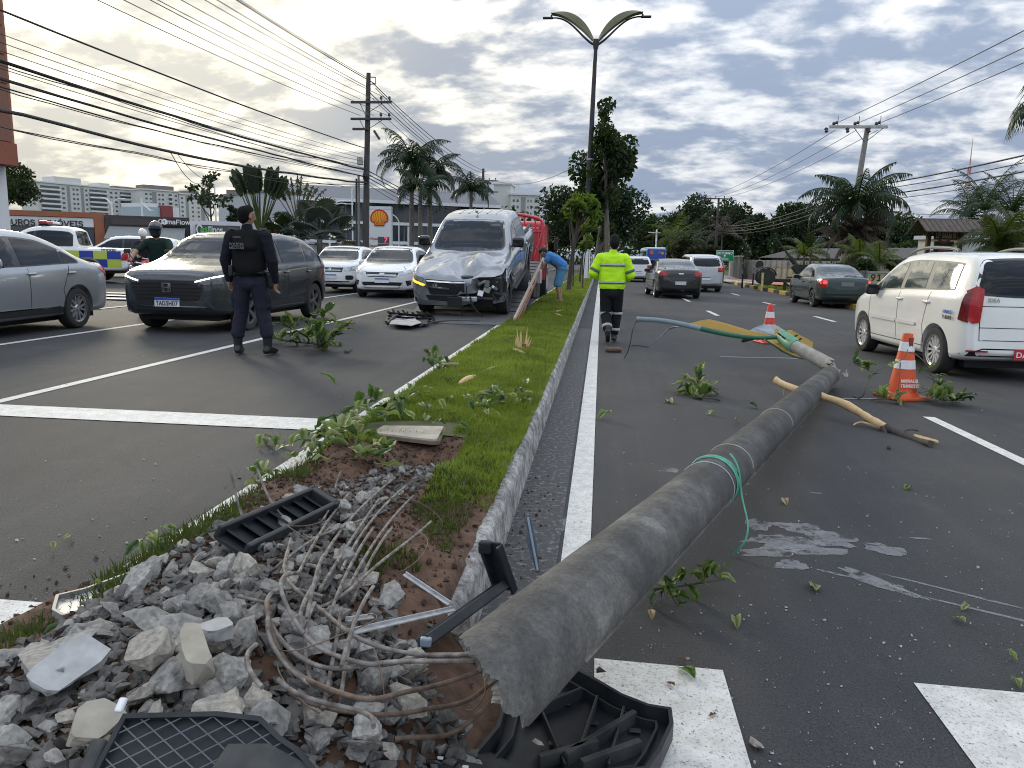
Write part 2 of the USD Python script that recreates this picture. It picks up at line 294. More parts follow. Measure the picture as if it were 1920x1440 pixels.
def kerb_mat():
    n = {'g': ('geometry',{}),'n1': ('noise_texture',dict(scale=7,detail=7,roughness=.75)),'n2': ('noise_texture',dict(scale=40,detail=5,roughness=.7)),'s': ('math',dict(math_type='multiply_add',value2=.5)),
         'r': ('rgb_ramp',{'ramp': [(.60,(.10,.09,.08)),(.72,(.22,.21,.20)),(.88,(.47,.455,.43))]}),'p': ('principled_bsdf',dict(roughness=.9)),'b': ('bump',dict(strength=.9,distance=.012))}
    L = [('g.position','n1.vector'),('g.position','n2.vector'),('n2.fac','s.value1'),('n1.fac','s.value3'),('s.value','r.fac'),('r.color','p.base_color'),('s.value','b.height'),('b.normal','p.normal')]
    return usdkit.material(stage,'/World/Looks/whitewash',n,L,surface='p.BSDF')
KERB = kerb_mat()
kb = thing('kerb',None,None,kind='structure')
def kerb_stone(y0,y1,seed):
    nx,ny_ = 6,max(4,int((y1-y0)/.07)); prof = np.array([(-.56,0),(-.555,.17),(-.54,.212),(-.475,.208),(-.452,.17),(-.435,-.01)])
    Y = np.linspace(y0+.004,y1-.004,ny_); v = np.array([[(a,y,b) for y in Y] for a,b in prof]).reshape(-1,3)
    d = meshkit.fbm(v*[9,9,9],4,seed)-.5; v[:,0] += .035*d*(v[:,2] > .02); v[:,2] += .03*(meshkit.fbm(v*[11,7,3],3,seed+5)-.5)*(v[:,2] > .1)
    i,j = np.meshgrid(np.arange(nx-1),np.arange(ny_-1),indexing='ij')
    q_ = quads(v,np.stack([i*ny_+j,i*ny_+j+1,(i+1)*ny_+j+1,(i+1)*ny_+j],-1).reshape(-1,4)); e_ = np.arange(nx)*ny_; return tmesh(q_.vertices,np.vstack([q_.faces,[(e_[0],e_[k],e_[k+1]) for k in range(1,nx-1)]]))
y = 2.4
for k in range(34): obj('kerb_stone',kerb_stone(y,y+.8,3),KERB,kb,smooth=50); y += .8
obj('kerb_stone',kerb_stone(y,120,3),KERB,kb,smooth=50,kind='stuff')
g = grid(-.46,-.16,4,2.7,16,60,lambda X,Y: .003+0*X)
obj('gutter_dirt',g,mat('gutter',(.075,.073,.072),.9,col2=(.26,.255,.245),scale=32,fac=(.52,.72),bump=.004,detail=9),kind='structure')
# smears of cement slurry
SLUR = usdkit.material(stage,'/World/Looks/cement_slurry',{'g': ('geometry',{}),'n': ('noise_texture',dict(scale=11,detail=8,roughness=.7,distortion=.6)),'r': ('rgb_ramp',{'ramp': [(.40,(0,0,0)),(.62,(.75,.75,.75))]}),'t': ('transparent_bsdf',{}),'p': ('principled_bsdf',dict(base_color=(.24,.24,.25),roughness=.75)),'m': ('mix_closure',{})},[('g.position','n.vector'),('n.fac','r.fac'),('r.color','m.fac'),('t.BSDF','m.closure1'),('p.BSDF','m.closure2')],surface='m.closure')
def blob(cx,cy,rx,ry,a,seed,n=46):
    t = np.linspace(0,2*np.pi,n,endpoint=False); r = 1+1.1*fbm(np.stack([np.cos(t),np.sin(t),0*t],-1),2.2,4,seed)
    p = np.stack([rx*r*np.cos(t),ry*r*np.sin(t)],1); c,s = math.cos(a),math.sin(a); return sg.Polygon(p@np.array([[c,s],[-s,c]])+[cx,cy]).buffer(0)
for k,(px,py,rx,ry,a) in enumerate([(1420,985,.05,.03,0),(1500,990,.08,.028,0),(1560,1012,.075,.04,.1),(1470,1015,.12,.03,.2),(1440,1035,.10,.02,.3),(1520,1032,.11,.02,.1),(1660,1030,.075,.024,-.7),(1640,1090,.13,.016,-.8),(1690,1105,.08,.012,-.9),(1480,1060,.06,.018,.2),
                                              (1380,905,.05,.02,0),(1255,882,.05,.016,0),(1530,925,.03,.01,0),(1725,1010,.03,.01,0),(1560,1075,.05,.01,-.5),(1860,1150,.2,.008,-.5),(1790,1110,.2,.008,-.55),(1060,985,.05,.03,0),(1030,925,.05,.03,0)]):
    c = at(px,py); obj('cement_smear',sheet(max(getattr(blob(c[0],c[1],rx*1.5,ry*(1.2 if ry < .013 else 3.2),a,40+k),'geoms',[blob(c[0],c[1],rx*1.5,ry*(1.2 if ry < .013 else 3.2),a,40+k)]),key=lambda g_: g_.area),.0022+.0002*(k % 5)),SLUR,kind='structure')
# right-hand verge
obj('pavement',sheet(sg.Polygon([(8.0,50),(9.6,46),(11.5,48),(10.4,75),(8.0,75)]),.09,.05),mat('pale_pavement',(.42,.40,.37),.9),kind='structure')
obj('pavement',sheet(sg.Polygon([(9.0,57),(9.7,45),(12.5,40),(12.5,44),(10.6,52),(9.6,60)]),.15,.02),mat('pink_pavement',(.50,.22,.19),.9),kind='structure')
kb = thing('verge_kerb',None,None,kind='structure')
KY,KK = mat('kerb_yellow',(.55,.36,.06),.8,var=.3),mat('kerb_black',(.03,.03,.03),.8,var=.3)
for k in range(36):
    y0 = 6+k*1.2
    obj('kerb_stone',rbox(.16,1.18,.24,.02,(8.08,y0+.6,.04)),KK if k % 2 else KY,kb)
# grass blades of the median lawn
def blades(n,x0,x1,y0,y1,h,w,seed,fz,keep=None):
    r = np.random.default_rng(seed); x = r.uniform(x0,x1,n); y = r.uniform(y0,y1,n)
    if keep is not None: k = keep(x,y,r); x,y = x[k],y[k]; n = len(x)
    z = fz(x,y); a = r.uniform(0,2*np.pi,n); hh = h*r.uniform(.5,1.25,n)*(1+.9*fbm(np.stack([x,y,0*x],-1),3,2,4)); lean = r.uniform(.1,.9,n)*hh
    wv = np.stack([np.cos(a),np.sin(a),0*a],1)*w*r.uniform(.6,1.2,n)[:,None]; b = np.stack([x,y,z-.006],1); la = a+r.normal(1.57,.8,n)
    tip = b+np.stack([np.cos(la)*lean,np.sin(la)*lean,hh],1); mid = (b+tip)/2+np.stack([0*x,0*x,hh*.16],1)
    v = np.stack([b-wv,b+wv,mid-wv*.8,mid+wv*.8,tip],1).reshape(-1,3); o_ = np.arange(n)[:,None]*5
    f = np.concatenate([o_+[0,1,3],o_+[0,3,2],o_+[2,3,4]],0); return tmesh(v,f)
GR = ids_mat('grass_blade',[(0,(.15,.20,.03)),(.45,(.22,.265,.042)),(.8,(.29,.30,.07)),(1,(.38,.32,.15))],.6,trans=.4,var=.34,vscale=2.2)
def surf(x,y): return np.where(y < 5.02,heap_edge(x,y),median_z(x,y))
def patchy(x,y,r):
    lim = np.where(x > -.86,3.5,np.where(x < -1.40,4.3,4.86))+.5*fbm(np.stack([x,y,0*x],-1),2.5,3,31); dens = np.clip((y-lim)/.25,0,1)
    cover = (np.abs(x+1.31) < .34) & (np.abs(y-5.2) < .2)
    return (r.uniform(0,1,len(x)) < dens*np.clip(1.0+1.1*fbm(np.stack([x,y,0*x],-1),1.2,3,8),.25,1)) & ~cover
gr = cat_([blades(60000,-1.74,-.49,3.4,8,.05,.0034,1,surf,patchy),blades(38000,-1.74,-.49,8,16,.058,.006,2,median_z),blades(20000,-1.74,-.49,16,34,.07,.012,3,median_z),blades(8000,-1.74,-.49,34,90,.09,.03,4,median_z)])
obj('lawn_grass',gr,GR,kind='stuff',label='short bright green lawn grass covering the raised median',cat='grass')
TUFT = ids_mat('tuft_blade',[(0,(.05,.075,.015)),(.5,(.09,.11,.025)),(1,(.17,.13,.06))],.7,trans=.35,var=.3,vscale=4)
def tuft_keep(x,y,r): return fbm(np.stack([x,y,0*x],-1),2.2,3,21) > np.where((x < -1.47) | ((x > -.86) & (y > 2.5)),-.04,9)
obj('torn_turf',blades(14000,-1.85,-.58,1.6,4.5,.06,.0028,9,lambda x,y: heap_edge(x,y),tuft_keep),TUFT,kind='stuff',label='torn trampled turf tufts on the dirt around the rubble',cat='grass')
obj('verge_turf',blades(9000,8.2,16,28,62,.14,.03,10,lambda x,y: 0*x),GR,kind='stuff',label='mown grass on the verge beneath the display gun',cat='grass')
# crumbs of earth, grit and leaf litter too small to count
def crumbs(n,fpos,r0,r1,seed):
    r = np.random.default_rng(seed); b = trimesh.creation.icosahedron(); V,Fc = np.array(b.vertices),np.array(b.faces); ms_v,ms_f = [],[]
    for k in range(n):
        p = fpos(r)
        if p is None: continue
        s = r0*(r1/r0)**(r.random()**2.2); v = V*(1+.3*r.normal(size=(12,1)))*s*r.uniform(.5,1.2,3); ms_v.append(v+p); ms_f.append(Fc+12*(len(ms_v)-1))
    return tmesh(np.vstack(ms_v),np.vstack(ms_f))
def soil_pos(r):
    x,y = r.normal(-1.2,.42),r.uniform(1.2,5.0)
    if not (-1.95 if y > 2.7 else -2.4) < x < -.2: return None
    return np.array([x,y,(heap_edge(np.array([x]),np.array([y]))[0] if x < -.5 else 0)+.004]) if x > -2.0 else np.array([x,y,ROAD_L+.004])
obj('loose_earth',crumbs(6500,soil_pos,.003,.017,5),ids_mat('earth_crumb',[(0,(.05,.028,.018)),(.6,(.13,.07,.04)),(1,(.24,.14,.09))],.95,var=.3),kind='stuff',label='loose brown earth crumbs thrown out around the broken pole base',cat='earth')
def grit_pos(r):
    px,py = r.uniform(960,1920),560+880*r.random()**.7
    p = at(px,py); return p+[0,0,.003] if p[0] > -.5 else None
obj('road_grit',crumbs(800,grit_pos,.002,.0075,6),ids_mat('grit',[(0,(.35,.34,.32)),(.5,(.55,.53,.5)),(.8,(.45,.47,.22)),(1,(.2,.13,.09))],.9),kind='stuff',label='pale grit and chips strewn over the right carriageway',cat='grit')
def grit_left(r):
    px,py = r.uniform(-50,900),640+500*r.random(); p = at(px,py,ROAD_L); return p+[0,0,.003] if p[0] < -1.75 else None
obj('road_grit',crumbs(300,grit_left,.002,.007,16),LOOKS['grit'],kind='stuff',label='sparse pale grit on the left carriageway asphalt',cat='grit')
# ------------------------------------------------------------------ vehicle kit (local frame: x forward, y left, z up, origin on the ground below the middle)
from scipy.interpolate import PchipInterpolator
from scipy.spatial import Delaunay
GLASS = mat('tinted_glass',(.006,.008,.010),.04,var=0,spec=.38)
GLASS2 = mat('grey_glass',(.02,.028,.03),.05,var=0,spec=.7)
BLKP = mat('black_plastic',(.014,.014,.015),.55,var=.2,scale=20,spec=.3)
BLKG = mat('gloss_black',(.008,.008,.009),.12,var=0,coat=.5)
RUBBER = mat('tyre_rubber',(.022,.021,.021),.85,var=.3,scale=15)
ALLOY = mat('alloy',(.55,.55,.56),.28,var=.08,metal=.85)
ALLOYD = mat('dark_alloy',(.12,.12,.125),.35,var=.1,metal=.7)
CHROME = mat('chrome',(.75,.75,.76),.1,var=0,metal=1.)
REDL = mat('red_lens',(.32,.012,.015),.12,var=.15,scale=30,coat=.6)
REDLIT = mat('lit_red_lens',(1.,.06,.05),.3,var=0,emit=1.2)
CLEAR = mat('lamp_lens',(.38,.40,.42),.1,var=.5,scale=45,coat=1.,metal=.3)
DLENS = mat('smoked_lens',(.05,.052,.055),.08,var=.6,scale=40,coat=1.)
PLATEW = mat('plate_white',(.68,.69,.70),.4,var=.05); PLATEB = mat('plate_blue',(.02,.06,.32),.4,var=.05); INK = mat('ink_black',(.012,.012,.012),.5,var=0)
SEAM = mat('panel_gap',(.006,.006,.006),.8,var=0)
def raycast(tri,pts,ax,sgn):
    """highest hit along +-axis for points given in the two other coordinates"""
    o = [i for i in range(3) if i != ax]; A,B,C = tri[:,0][:,o],tri[:,1][:,o],tri[:,2][:,o]
    lo,hi = np.minimum(np.minimum(A,B),C),np.maximum(np.maximum(A,B),C)
    k = ((hi >= pts.min(0)-1e-6) & (lo <= pts.max(0)+1e-6)).all(1); tri,A,B,C = tri[k],A[k],B[k],C[k]
    d = (B[:,0]-A[:,0])*(C[:,1]-A[:,1])-(C[:,0]-A[:,0])*(B[:,1]-A[:,1]); k = np.abs(d) > 1e-12; tri,A,B,C,d = tri[k],A[k],B[k],C[k],d[k]
    P = pts[:,None]; u = ((P[...,0]-A[:,0])*(C[:,1]-A[:,1])-(C[:,0]-A[:,0])*(P[...,1]-A[:,1]))/d; w = ((B[:,0]-A[:,0])*(P[...,1]-A[:,1])-(P[...,0]-A[:,0])*(B[:,1]-A[:,1]))/d
    ok = (u > -1e-6) & (w > -1e-6) & (u+w < 1+1e-6); h = tri[:,0,ax]*(1-u-w)+tri[:,1,ax]*u+tri[:,2,ax]*w
    h = np.where(ok,h*sgn,-1e9); return h.max(1)*sgn if h.shape[1] else np.full(len(pts),-1e9)
VIEW = {'left': (1,1,(0,2)),'right': (1,-1,(0,2)),'front': (0,1,(1,2)),'rear': (0,-1,(1,2)),'top': (2,1,(0,1))}
def drape(tri,poly,view,off=.004,step=.09,depth=.012):
    ax,sgn,(a,b) = VIEW[view]; out = []
    for g in getattr(poly,'geoms',[poly]):
        if g.area < 1e-5: continue
        g = g.buffer(0); ring = []
        for r in [g.exterior,*g.interiors]:
            n = max(8,int(r.length/step)); c = np.array(r.coords)[:-1]
            ring += [np.array(r.interpolate(t,normalized=True).coords[0]) for t in np.linspace(0,1,n,endpoint=False)]+list(c)
        x0,y0,x1,y1 = g.bounds; gx,gy = np.meshgrid(np.arange(x0,x1,step),np.arange(y0,y1,step)); q = np.c_[gx.ravel(),gy.ravel()]
        inner = g.buffer(-step*.3); q = q[shapely.contains_xy(inner,q[:,0],q[:,1])] if not inner.is_empty else q[:0]
        p = np.unique(np.round(np.vstack([np.array(ring),q]),5),axis=0)
        if len(p) < 3: continue
        try: s = Delaunay(p).simplices
        except Exception: continue
        c = p[s].mean(1); s = s[shapely.contains_xy(g.buffer(1e-4),c[:,0],c[:,1])]
        h = raycast(tri,p,ax,sgn); bad = np.abs(h) > 1e6; s = s[~bad[s].any(1)]
        if not len(s): continue
        h[bad] = 0
        v = np.zeros((len(p),3)); v[:,a],v[:,b],v[:,ax] = p[:,0],p[:,1],h+sgn*off
        e = np.vstack([s[:,[0,1]],s[:,[1,2]],s[:,[2,0]]]); es = np.sort(e,1); _,inv,cnt = np.unique(es,axis=0,return_inverse=True,return_counts=True); be = e[cnt[inv.ravel()] == 1]
        v2 = v.copy(); v2[:,ax] -= sgn*depth; n = len(v)
        f = np.vstack([s,np.c_[be[:,0],be[:,1]+n,be[:,1]],np.c_[be[:,0],be[:,0]+n,be[:,1]+n]])
        m = tmesh(np.vstack([v,v2]),f); t0 = np.cross(v[s[:,1]]-v[s[:,0]],v[s[:,2]]-v[s[:,0]])[:,ax].sum()
        if t0*sgn < 0: m.faces = m.faces[:,::-1]
        out.append(m)
    return cat_(out) if out else None
def mirror(m):
    m = m.copy(); m.vertices[:,1] *= -1; m.faces = m.faces[:,::-1]; return m
def P(*p): return sg.Polygon(p)
def hull_of(*p,r=.0): g = sg.MultiPoint(p).convex_hull; return g.buffer(-r).buffer(r) if r else g
def rr(x0,x1,y0,y1,r): return sg.box(x0+r,y0+r,x1-r,y1-r).buffer(r,quad_segs=3)
class Car:
    def __init__(s,name,label,cat,loc,ang,L,W,top,belt,plan_f,plan_r,sill=.2,wr=.31,axle=None,paint=None,tumble=.32,crown=.05,group=None,pitch=0.,arch=1.18,under=.0,nst=84,track=None,endz=(.3,.3),M=None):
        s.L,s.W = L,W; s.path = thing(name,label,cat,loc,ang,group); s.paint = paint; s.wr = wr
        if M is not None: place(s.path,None,M=M)
        s.top = PchipInterpolator(*zip(*sorted(top))); s.belt = PchipInterpolator(*zip(*sorted(belt)))
        pl = [(-L/2+d,w) for d,w in plan_r]+[(L/2-d,w) for d,w in plan_f]; s.plan = PchipInterpolator(*zip(*sorted(pl)))
        s.axle = axle or (L*.31,-L*.29); s.tw = track or W/2-.11
        sil = PchipInterpolator(*zip(*sorted([(-L/2,sill+endz[1]*.55),(-L/2+.10,sill+endz[1]*.25),(-L/2+.3,sill+.03),(0,sill),(L/2-.3,sill+.02),(L/2-.1,sill+endz[0]*.12),(L/2,sill+endz[0]*.4)]))); s.sil = sil
        X = np.unique(np.r_[np.linspace(-L/2,L/2,nst),-L/2+np.array([.02,.05,.08]),L/2-np.array([.02,.05,.08]),[t[0] for t in top]]); X = X[(X >= -L/2) & (X <= L/2)]
        sec = []
        for x in X:
            t,b,p,z = float(s.top(x)),float(s.belt(x)),float(s.plan(x))*W/2,float(sil(x)); b = min(b,t-.055)
            w0 = p*.962; wt = max(w0-tumble*max(t-b-.06,0),w0*.55); mid = z+(b-z)*.5; ze = t-crown
            pts = [(0,z),(.8*p,z),(.95*p,z+.035),(.978*p,z+.10),(.992*p,z+(b-z)*.36),(p,z+(b-z)*.62),(.995*p,b-.10*min(1,(b-z)/.5)),(.982*p,b-.035),(w0,b)]
            for k in (.2,.4,.6,.8): pts.append((w0+(wt-w0)*(k+.25*k*(k-1)),b+(ze-.03-b)*k))
            pts += [(wt-.012,ze-.03),(wt-.05,ze+crown*.30),(wt*.78,ze+crown*.62),(wt*.42,ze+crown*.92),(0,t)]
            sec.append(pts)
        S = np.array(sec); full = np.concatenate([S,S[:,-2:0:-1]*[-1,1]],1); n,m_ = full.shape[:2]
        v = np.c_[np.repeat(X,m_),full.reshape(-1,2)]
        i,j = np.meshgrid(np.arange(n-1),np.arange(m_),indexing='ij'); j2 = (j+1) % m_
        q = np.stack([i*m_+j,(i+1)*m_+j,(i+1)*m_+j2,i*m_+j2],-1).reshape(-1,4); f = np.vstack([q[:,[0,1,2]],q[:,[0,2,3]]])
        k = np.arange(1,m_-1); f = np.vstack([f,np.c_[0*k,k,k+1],(n-1)*m_+np.c_[0*k,k+1,k]])
        b = tmesh(v,f[:,::-1]); b.merge_vertices()
        if b.volume < 0: b.invert()
        s.smooth_tri = b.triangles.copy(); B = man(b)
        for ax_ in s.axle:
            for sg_ in (1,-1):
                c = m3.Manifold.cylinder(.42,wr*arch,wr*arch,40).rotate((90,0,0)).translate((ax_,sg_*(W/2+.06)+(.42 if sg_ > 0 else 0)-.20*(sg_ > 0)+.2*(sg_ < 0),wr))
                B = B-c
        s.B = B; s.body = unman(B); s.tri = s.smooth_tri
    def add(s,name,mesh,mt,parent=None,smooth=30,label=None): return obj(name,mesh,mt,parent or s.path,smooth=smooth,label=label) if mesh is not None else None
    def finish_body(s,mt=None,smooth=38,warp=None):
        b = s.body
        if warp: b = b.copy(); b.vertices = warp(np.array(b.vertices)); 
        s.bodypath = s.add('body',b,mt or s.paint,smooth=smooth)
    def patch(s,name,poly,view,mt,off=.004,both=False,step=.09,parent=None,label=None,depth=.012,smooth=30):
        m = drape(s.tri,poly,view,off,step,depth)
        if m is None: return None
        r = s.add(name,m,mt,parent,label=label,smooth=smooth)
        if both: s.add(name,mirror(m),mt,parent,label=label,smooth=smooth)
        return r
    def glasshouse(s,xf_,xr_,pillars,trim=BLKG,glass=GLASS,top_gap=.12,bot_gap=.03,both=True,fs=.5,rs=.35):
        xs_ = np.linspace(xr_,xf_,60); xs_ = np.array([x for x in xs_ if float(s.top(x))-top_gap > float(s.belt(x))+bot_gap+.02]); up = [(x,float(s.top(x))-top_gap) for x in xs_]; lo = [(x,float(s.belt(x))+bot_gap) for x in xs_]
        reg = sg.Polygon(up+lo[::-1]).buffer(0); reg = max(getattr(reg,'geoms',[reg]),key=lambda g: g.area).buffer(-.03).buffer(.03)
        s.dlo = reg; win = reg.buffer(-.022)
        for x0,x1,w in pillars: win = win.difference(sg.LineString([(x0,.3),(x1,2.2)]).buffer(w/2,cap_style=2))
        for v in ('left','right'):
            if not both and v == 'right': continue
            s.patch('window_trim',reg,v,trim,.003,smooth=30)
            for g in sorted(getattr(win,'geoms',[win]),key=lambda g: -g.bounds[0]):
                if g.area > .012: s.patch('side_window',g.buffer(-.015).buffer(.015),v,glass,.007)
    def screen(s,name,view,z0,z1,w0,w1,glass=GLASS,frame=BLKG,r=.05,curve=.03,border=.03):
        pts = [(-w0,z0)]+[(t*w0,z0-curve*(1-t*t)) for t in np.linspace(-.8,.8,9)]+[(w0,z0),(w1,z1)]+[(t*w1,z1+curve*(1-t*t)) for t in np.linspace(.8,-.8,9)]+[(-w1,z1)]
        g = sg.Polygon(pts).buffer(0).buffer(-r).buffer(r)
        if border: s.patch(name+'_trim',g.buffer(border,join_style=2),view,frame,.003)
        s.patch(name,g,view,glass,.007)
    def wheels(s,style='multi',n=10,alloy=None,which=((0,1),(0,-1),(1,1),(1,-1)),steer=0.,face=.0,wid=.2,sides=36):
        r = s.wr; rr_ = r*.68
        ty = lathe([(rr_*.97,-wid/2+.01),(r*.9,-wid/2),(r*.97,-wid/2+.012),(r,-wid*.32),(r*1.002,0),(r,wid*.32),(r*.97,wid/2-.012),(r*.9,wid/2),(rr_*.97,wid/2-.01),(rr_*.97,-wid/2+.01)],sides); ty.apply_transform(rot(math.pi/2,(1,0,0)))
        well = lathe([(0,-.07),(rr_*.98,-.07),(rr_*.99,.085),(rr_*.93,.09),(rr_*.90,.04),(rr_*.88,-.04),(0,-.045)],sides)
        lip = lathe([(rr_*.90,.08),(rr_*1.0,.093),(rr_*1.0,.06),(rr_*.90,.06),(rr_*.90,.08)],sides)
        hub = lathe([(0,.082),(.045,.08),(.062,.06),(.062,.02),(0,.02)],16); sp = []
        for k in range(n):
            a = 2*math.pi*k/n; tw = .0
            if style == 'multi': b = hull3([(.05,-.013,.03),(.05,.013,.03),(.05,-.012,.07),(.05,.012,.07),(rr_*.93,-.021,.04),(rr_*.93,.021,.04),(rr_*.93,-.017,.082),(rr_*.93,.017,.082)])
            elif style == 'y': b = cat_([hull3([(.05,-.02,.03),(.05,.02,.03),(.05,-.02,.07),(.05,.02,.07),(rr_*.93,q*.055-.014,.045),(rr_*.93,q*.055+.014,.045),(rr_*.93,q*.055-.012,.083),(rr_*.93,q*.055+.012,.083)]) for q in (-1,1)])
            else: b = hull3([(.05,-.028,.03),(.05,.028,.03),(.05,-.026,.075),(.05,.026,.075),(rr_*.93,-.05,.04),(rr_*.93,.05,.04),(rr_*.93,-.045,.08),(rr_*.93,.045,.08)])
            b.apply_transform(rot(a,(0,0,1))); sp.append(b)
        spk = cat_(sp+[hub,lip]); M_ = rot(-math.pi/2,(1,0,0)); spk.apply_transform(M_); well.apply_transform(M_)
        for ai,sd in which:
            w = numbered(s.path,'wheel'); x = UsdGeom.Xform.Define(stage,w); x.AddTranslateOp().Set(Gf.Vec3d(s.axle[ai],sd*(s.W/2-wid/2-.015-face),r))
            x.AddRotateZOp().Set((0 if sd > 0 else 180)+(math.degrees(steer) if ai == 0 else 0))
            obj('tyre',ty,RUBBER,w,smooth=40); obj('rim_well',well,BLKP,w,smooth=40); obj('rim',spk,alloy or ALLOY,w,smooth=30)
    def mirrors(s,x,z,mt=None,size=(.12,.2,.14),out=.0,arm=BLKP,both=True):
        for sd in ((1,-1) if both else (1,)):
            y = s.W/2*.95+size[1]*.45+out
            m = numbered(s.path,'mirror'); UsdGeom.Xform.Define(stage,m)
            hs = rbox(*size,min(size)*.36,(x,sd*y,z)); obj('mirror_shell',hs,mt or s.paint,m,smooth=50)
            obj('mirror_glass',box(.008,size[1]*.8,size[2]*.74,(x-size[0]/2-.003,sd*y,z)),GLASS,m)
            obj('mirror_arm',hull3([(x-.02,sd*(s.W/2*.92),z-size[2]*.45),(x+.04,sd*(s.W/2*.92),z-size[2]*.45),(x-.02,sd*(y),z-size[2]*.3),(x+.03,sd*y,z-size[2]*.42),(x,sd*(s.W/2*.92),z-size[2]*.3)]),arm,m)
    def handles(s,xs_,z,mt=None):
        for x in xs_:
            for v in ('left','right'):
                y = raycast(s.tri,np.array([[x,z]]),1,1 if v == 'left' else -1)[0]; sg_ = 1 if v == 'left' else -1
                obj('door_handle',rbox(.17,.035,.035,.014,(x,y+sg_*.016,z)),mt or s.paint,s.path,smooth=50)
    def seams(s,lines,view='left',both=True,w=.010):
        g = shapely.union_all([sg.LineString(l).buffer(w/2,cap_style=2) for l in lines])
        m = drape(s.tri,g,view,.0022,.05,.004)
        if m is not None:
            obj('panel_gap',m,SEAM,s.path)
            if both and view in ('left',): obj('panel_gap',mirror(m),SEAM,s.path)
    def plate(s,txt,view,z,y=0.,w=.40,h=.13,mt=None,tmt=None,blue=True,off=.012,th=None):
        pt = numbered(s.path,'licence_plate'); UsdGeom.Xform.Define(stage,pt); ax,sg_,_ = VIEW[view]
        x = raycast(s.smooth_tri,np.array([[y+dy,z+dz] for dy in (-w/2,0,w/2) for dz in (-h/2,0,h/2)]),0,sg_); x = (x*sg_).max()*sg_+sg_*off
        obj('plate',box(.01,w,h,(x,y,z)),mt or PLATEW,pt)
        if blue: obj('plate_band',box(.004,w-.004,h*.25,(x+sg_*.006,y,z+h*.365)),PLATEB,pt)
        if txt:
            t = text(txt,th or h*.5,.004,width=w*.88); M_ = basis((x+sg_*.0055,y,z-h*.11*blue),(0,sg_,0),(sg_,0,0)); t.apply_transform(M_); obj('plate_lettering',t,tmt or INK,pt)
def hull3(p): return unman(m3.Manifold.hull_points(np.asarray(p,float)))
def carpaint(name,col,metal=.0,rough=.32,coat=1.,var=.05,flake=0): return mat(name,col,rough,var=var,scale=1.5,metal=metal,coat=coat,coatr=.03)
# ------------------------------------------------------------------ buildings and signs behind the left carriageway
BRICKC = mat('rust_render',(.30,.115,.06),.85,var=.12,scale=.8); DARKB = mat('dark_brown_render',(.055,.045,.045),.8,var=.15,scale=1); WHITEW = mat('white_wall',(.62,.63,.63),.8,var=.06,scale=.5)
GREYW = mat('grey_wall',(.40,.42,.44),.8,var=.05,scale=.3); ROOFG = mat('grey_roof',(.14,.15,.165),.6,var=.08,scale=.4); DGLASS = mat('building_glass',(.02,.026,.032),.08,var=.5,scale=.35,spec=.8); SIGNG = mat('sign_dark',(.075,.08,.085),.6,var=.05)
AWN = mat('awning_cloth',(.17,.19,.19),.7,var=.1); RED = mat('sign_red',(.50,.015,.025),.45,var=.04); YEL = mat('sign_yellow',(.80,.36,.01),.45,var=.04); GREENT = mat('sign_green',(.10,.50,.06),.5,var=0); WTXT = mat('white_letters',(.75,.76,.76),.5,var=0); CONC = mat('concrete_wall',(.30,.29,.27),.9,var=.25,scale=2)
def flat(pt): return np.array([pt[0],pt[1],0.])
def facade(pxa,Ya,pxb,Yb,py=440):
    a,b = flat(far(pxa,py,Ya)),flat(far(pxb,py,Yb)); M_ = basis(a,b-a,(0,0,1)); return M_,np.linalg.norm(b-a)
def fthing(name,label,cat,M_,group=None):
    t = thing(name,label,cat,group=group); place(t,None,M=M_); return t
def put_text(s,h,M_,x,z,d,mt,parent,bold=True,width=None,name='sign_lettering',rotz=0.,center=True):
    m = text(s,h,.02,bold,center,width)
    if rotz: m.apply_transform(rot(rotz,(0,0,1)))
    m.apply_transform(basis((x,-d,z),(1,0,0),(0,-1,0))); obj(name,m,mt,parent)
zp = lambda px,py,Y: float(far(px,py,Y)[2])
# shop row
Mr,Lr = facade(-90,45.2,470,54.2)
def along(M_,px,py=440):                                        # where the ray through a pixel column meets a facade
    d = ray(px,py); A = np.array([[M_[0,0],-d[0]],[M_[1,0],-d[1]]]); t = np.linalg.solve(A,EYE[:2]-M_[:2,3]); return t[0],EYE[2]+d[2]*t[1]
U = lambda px: along(Mr,px)[0]
ZT = along(Mr,100,396)[1]
sh = fthing('rust_shop','rust coloured flat roofed shop with white lettered fascia behind the police pickup','shop',Mr)
obj('wall',cat_([span(U(-90),U(197),.25,12,0,ZT),span(U(-90),U(197),0,.25,along(Mr,100,406)[1],ZT),span(U(178),U(197),0,.25,0,along(Mr,100,406)[1])]),BRICKC,sh); obj('fascia',span(U(-90),U(177),.05,.20,along(Mr,100,424)[1],along(Mr,100,407)[1]),WHITEW,sh)
put_text('SEGUROS E IMÓVEIS',.36,Mr,(U(10)+U(138))/2,along(Mr,80,416)[1],-.03,INK,sh); obj('shop_window',span(U(-90),U(176),.12,.24,.5,along(Mr,100,425)[1]),DGLASS,sh)
sh = fthing('brown_shop','dark brown shop with long grey awning behind the motorcyclists','shop',Mr)
obj('wall',span(U(198),U(356),-.1,12,0,ZT-.12),DARKB,sh); obj('recess_panel',span(U(210),U(350),-.14,-.1,along(Mr,280,423)[1],along(Mr,280,412)[1]),mat('brown_panel',(.07,.055,.052),.8,var=.1),sh); obj('sign_board',span(U(304),U(344),-.26,-.14,along(Mr,320,424)[1],along(Mr,320,411.5)[1]),INK,sh)
put_text('CamaFlow',.30,Mr,U(328),along(Mr,325,416.5)[1],.27,WTXT,sh); obj('emblem',xf(trimesh.creation.annulus(.11,.2,.03),basis((U(309.5),-.28,along(Mr,309,416)[1]),(1,0,0),(0,-1,0))),WTXT,sh)
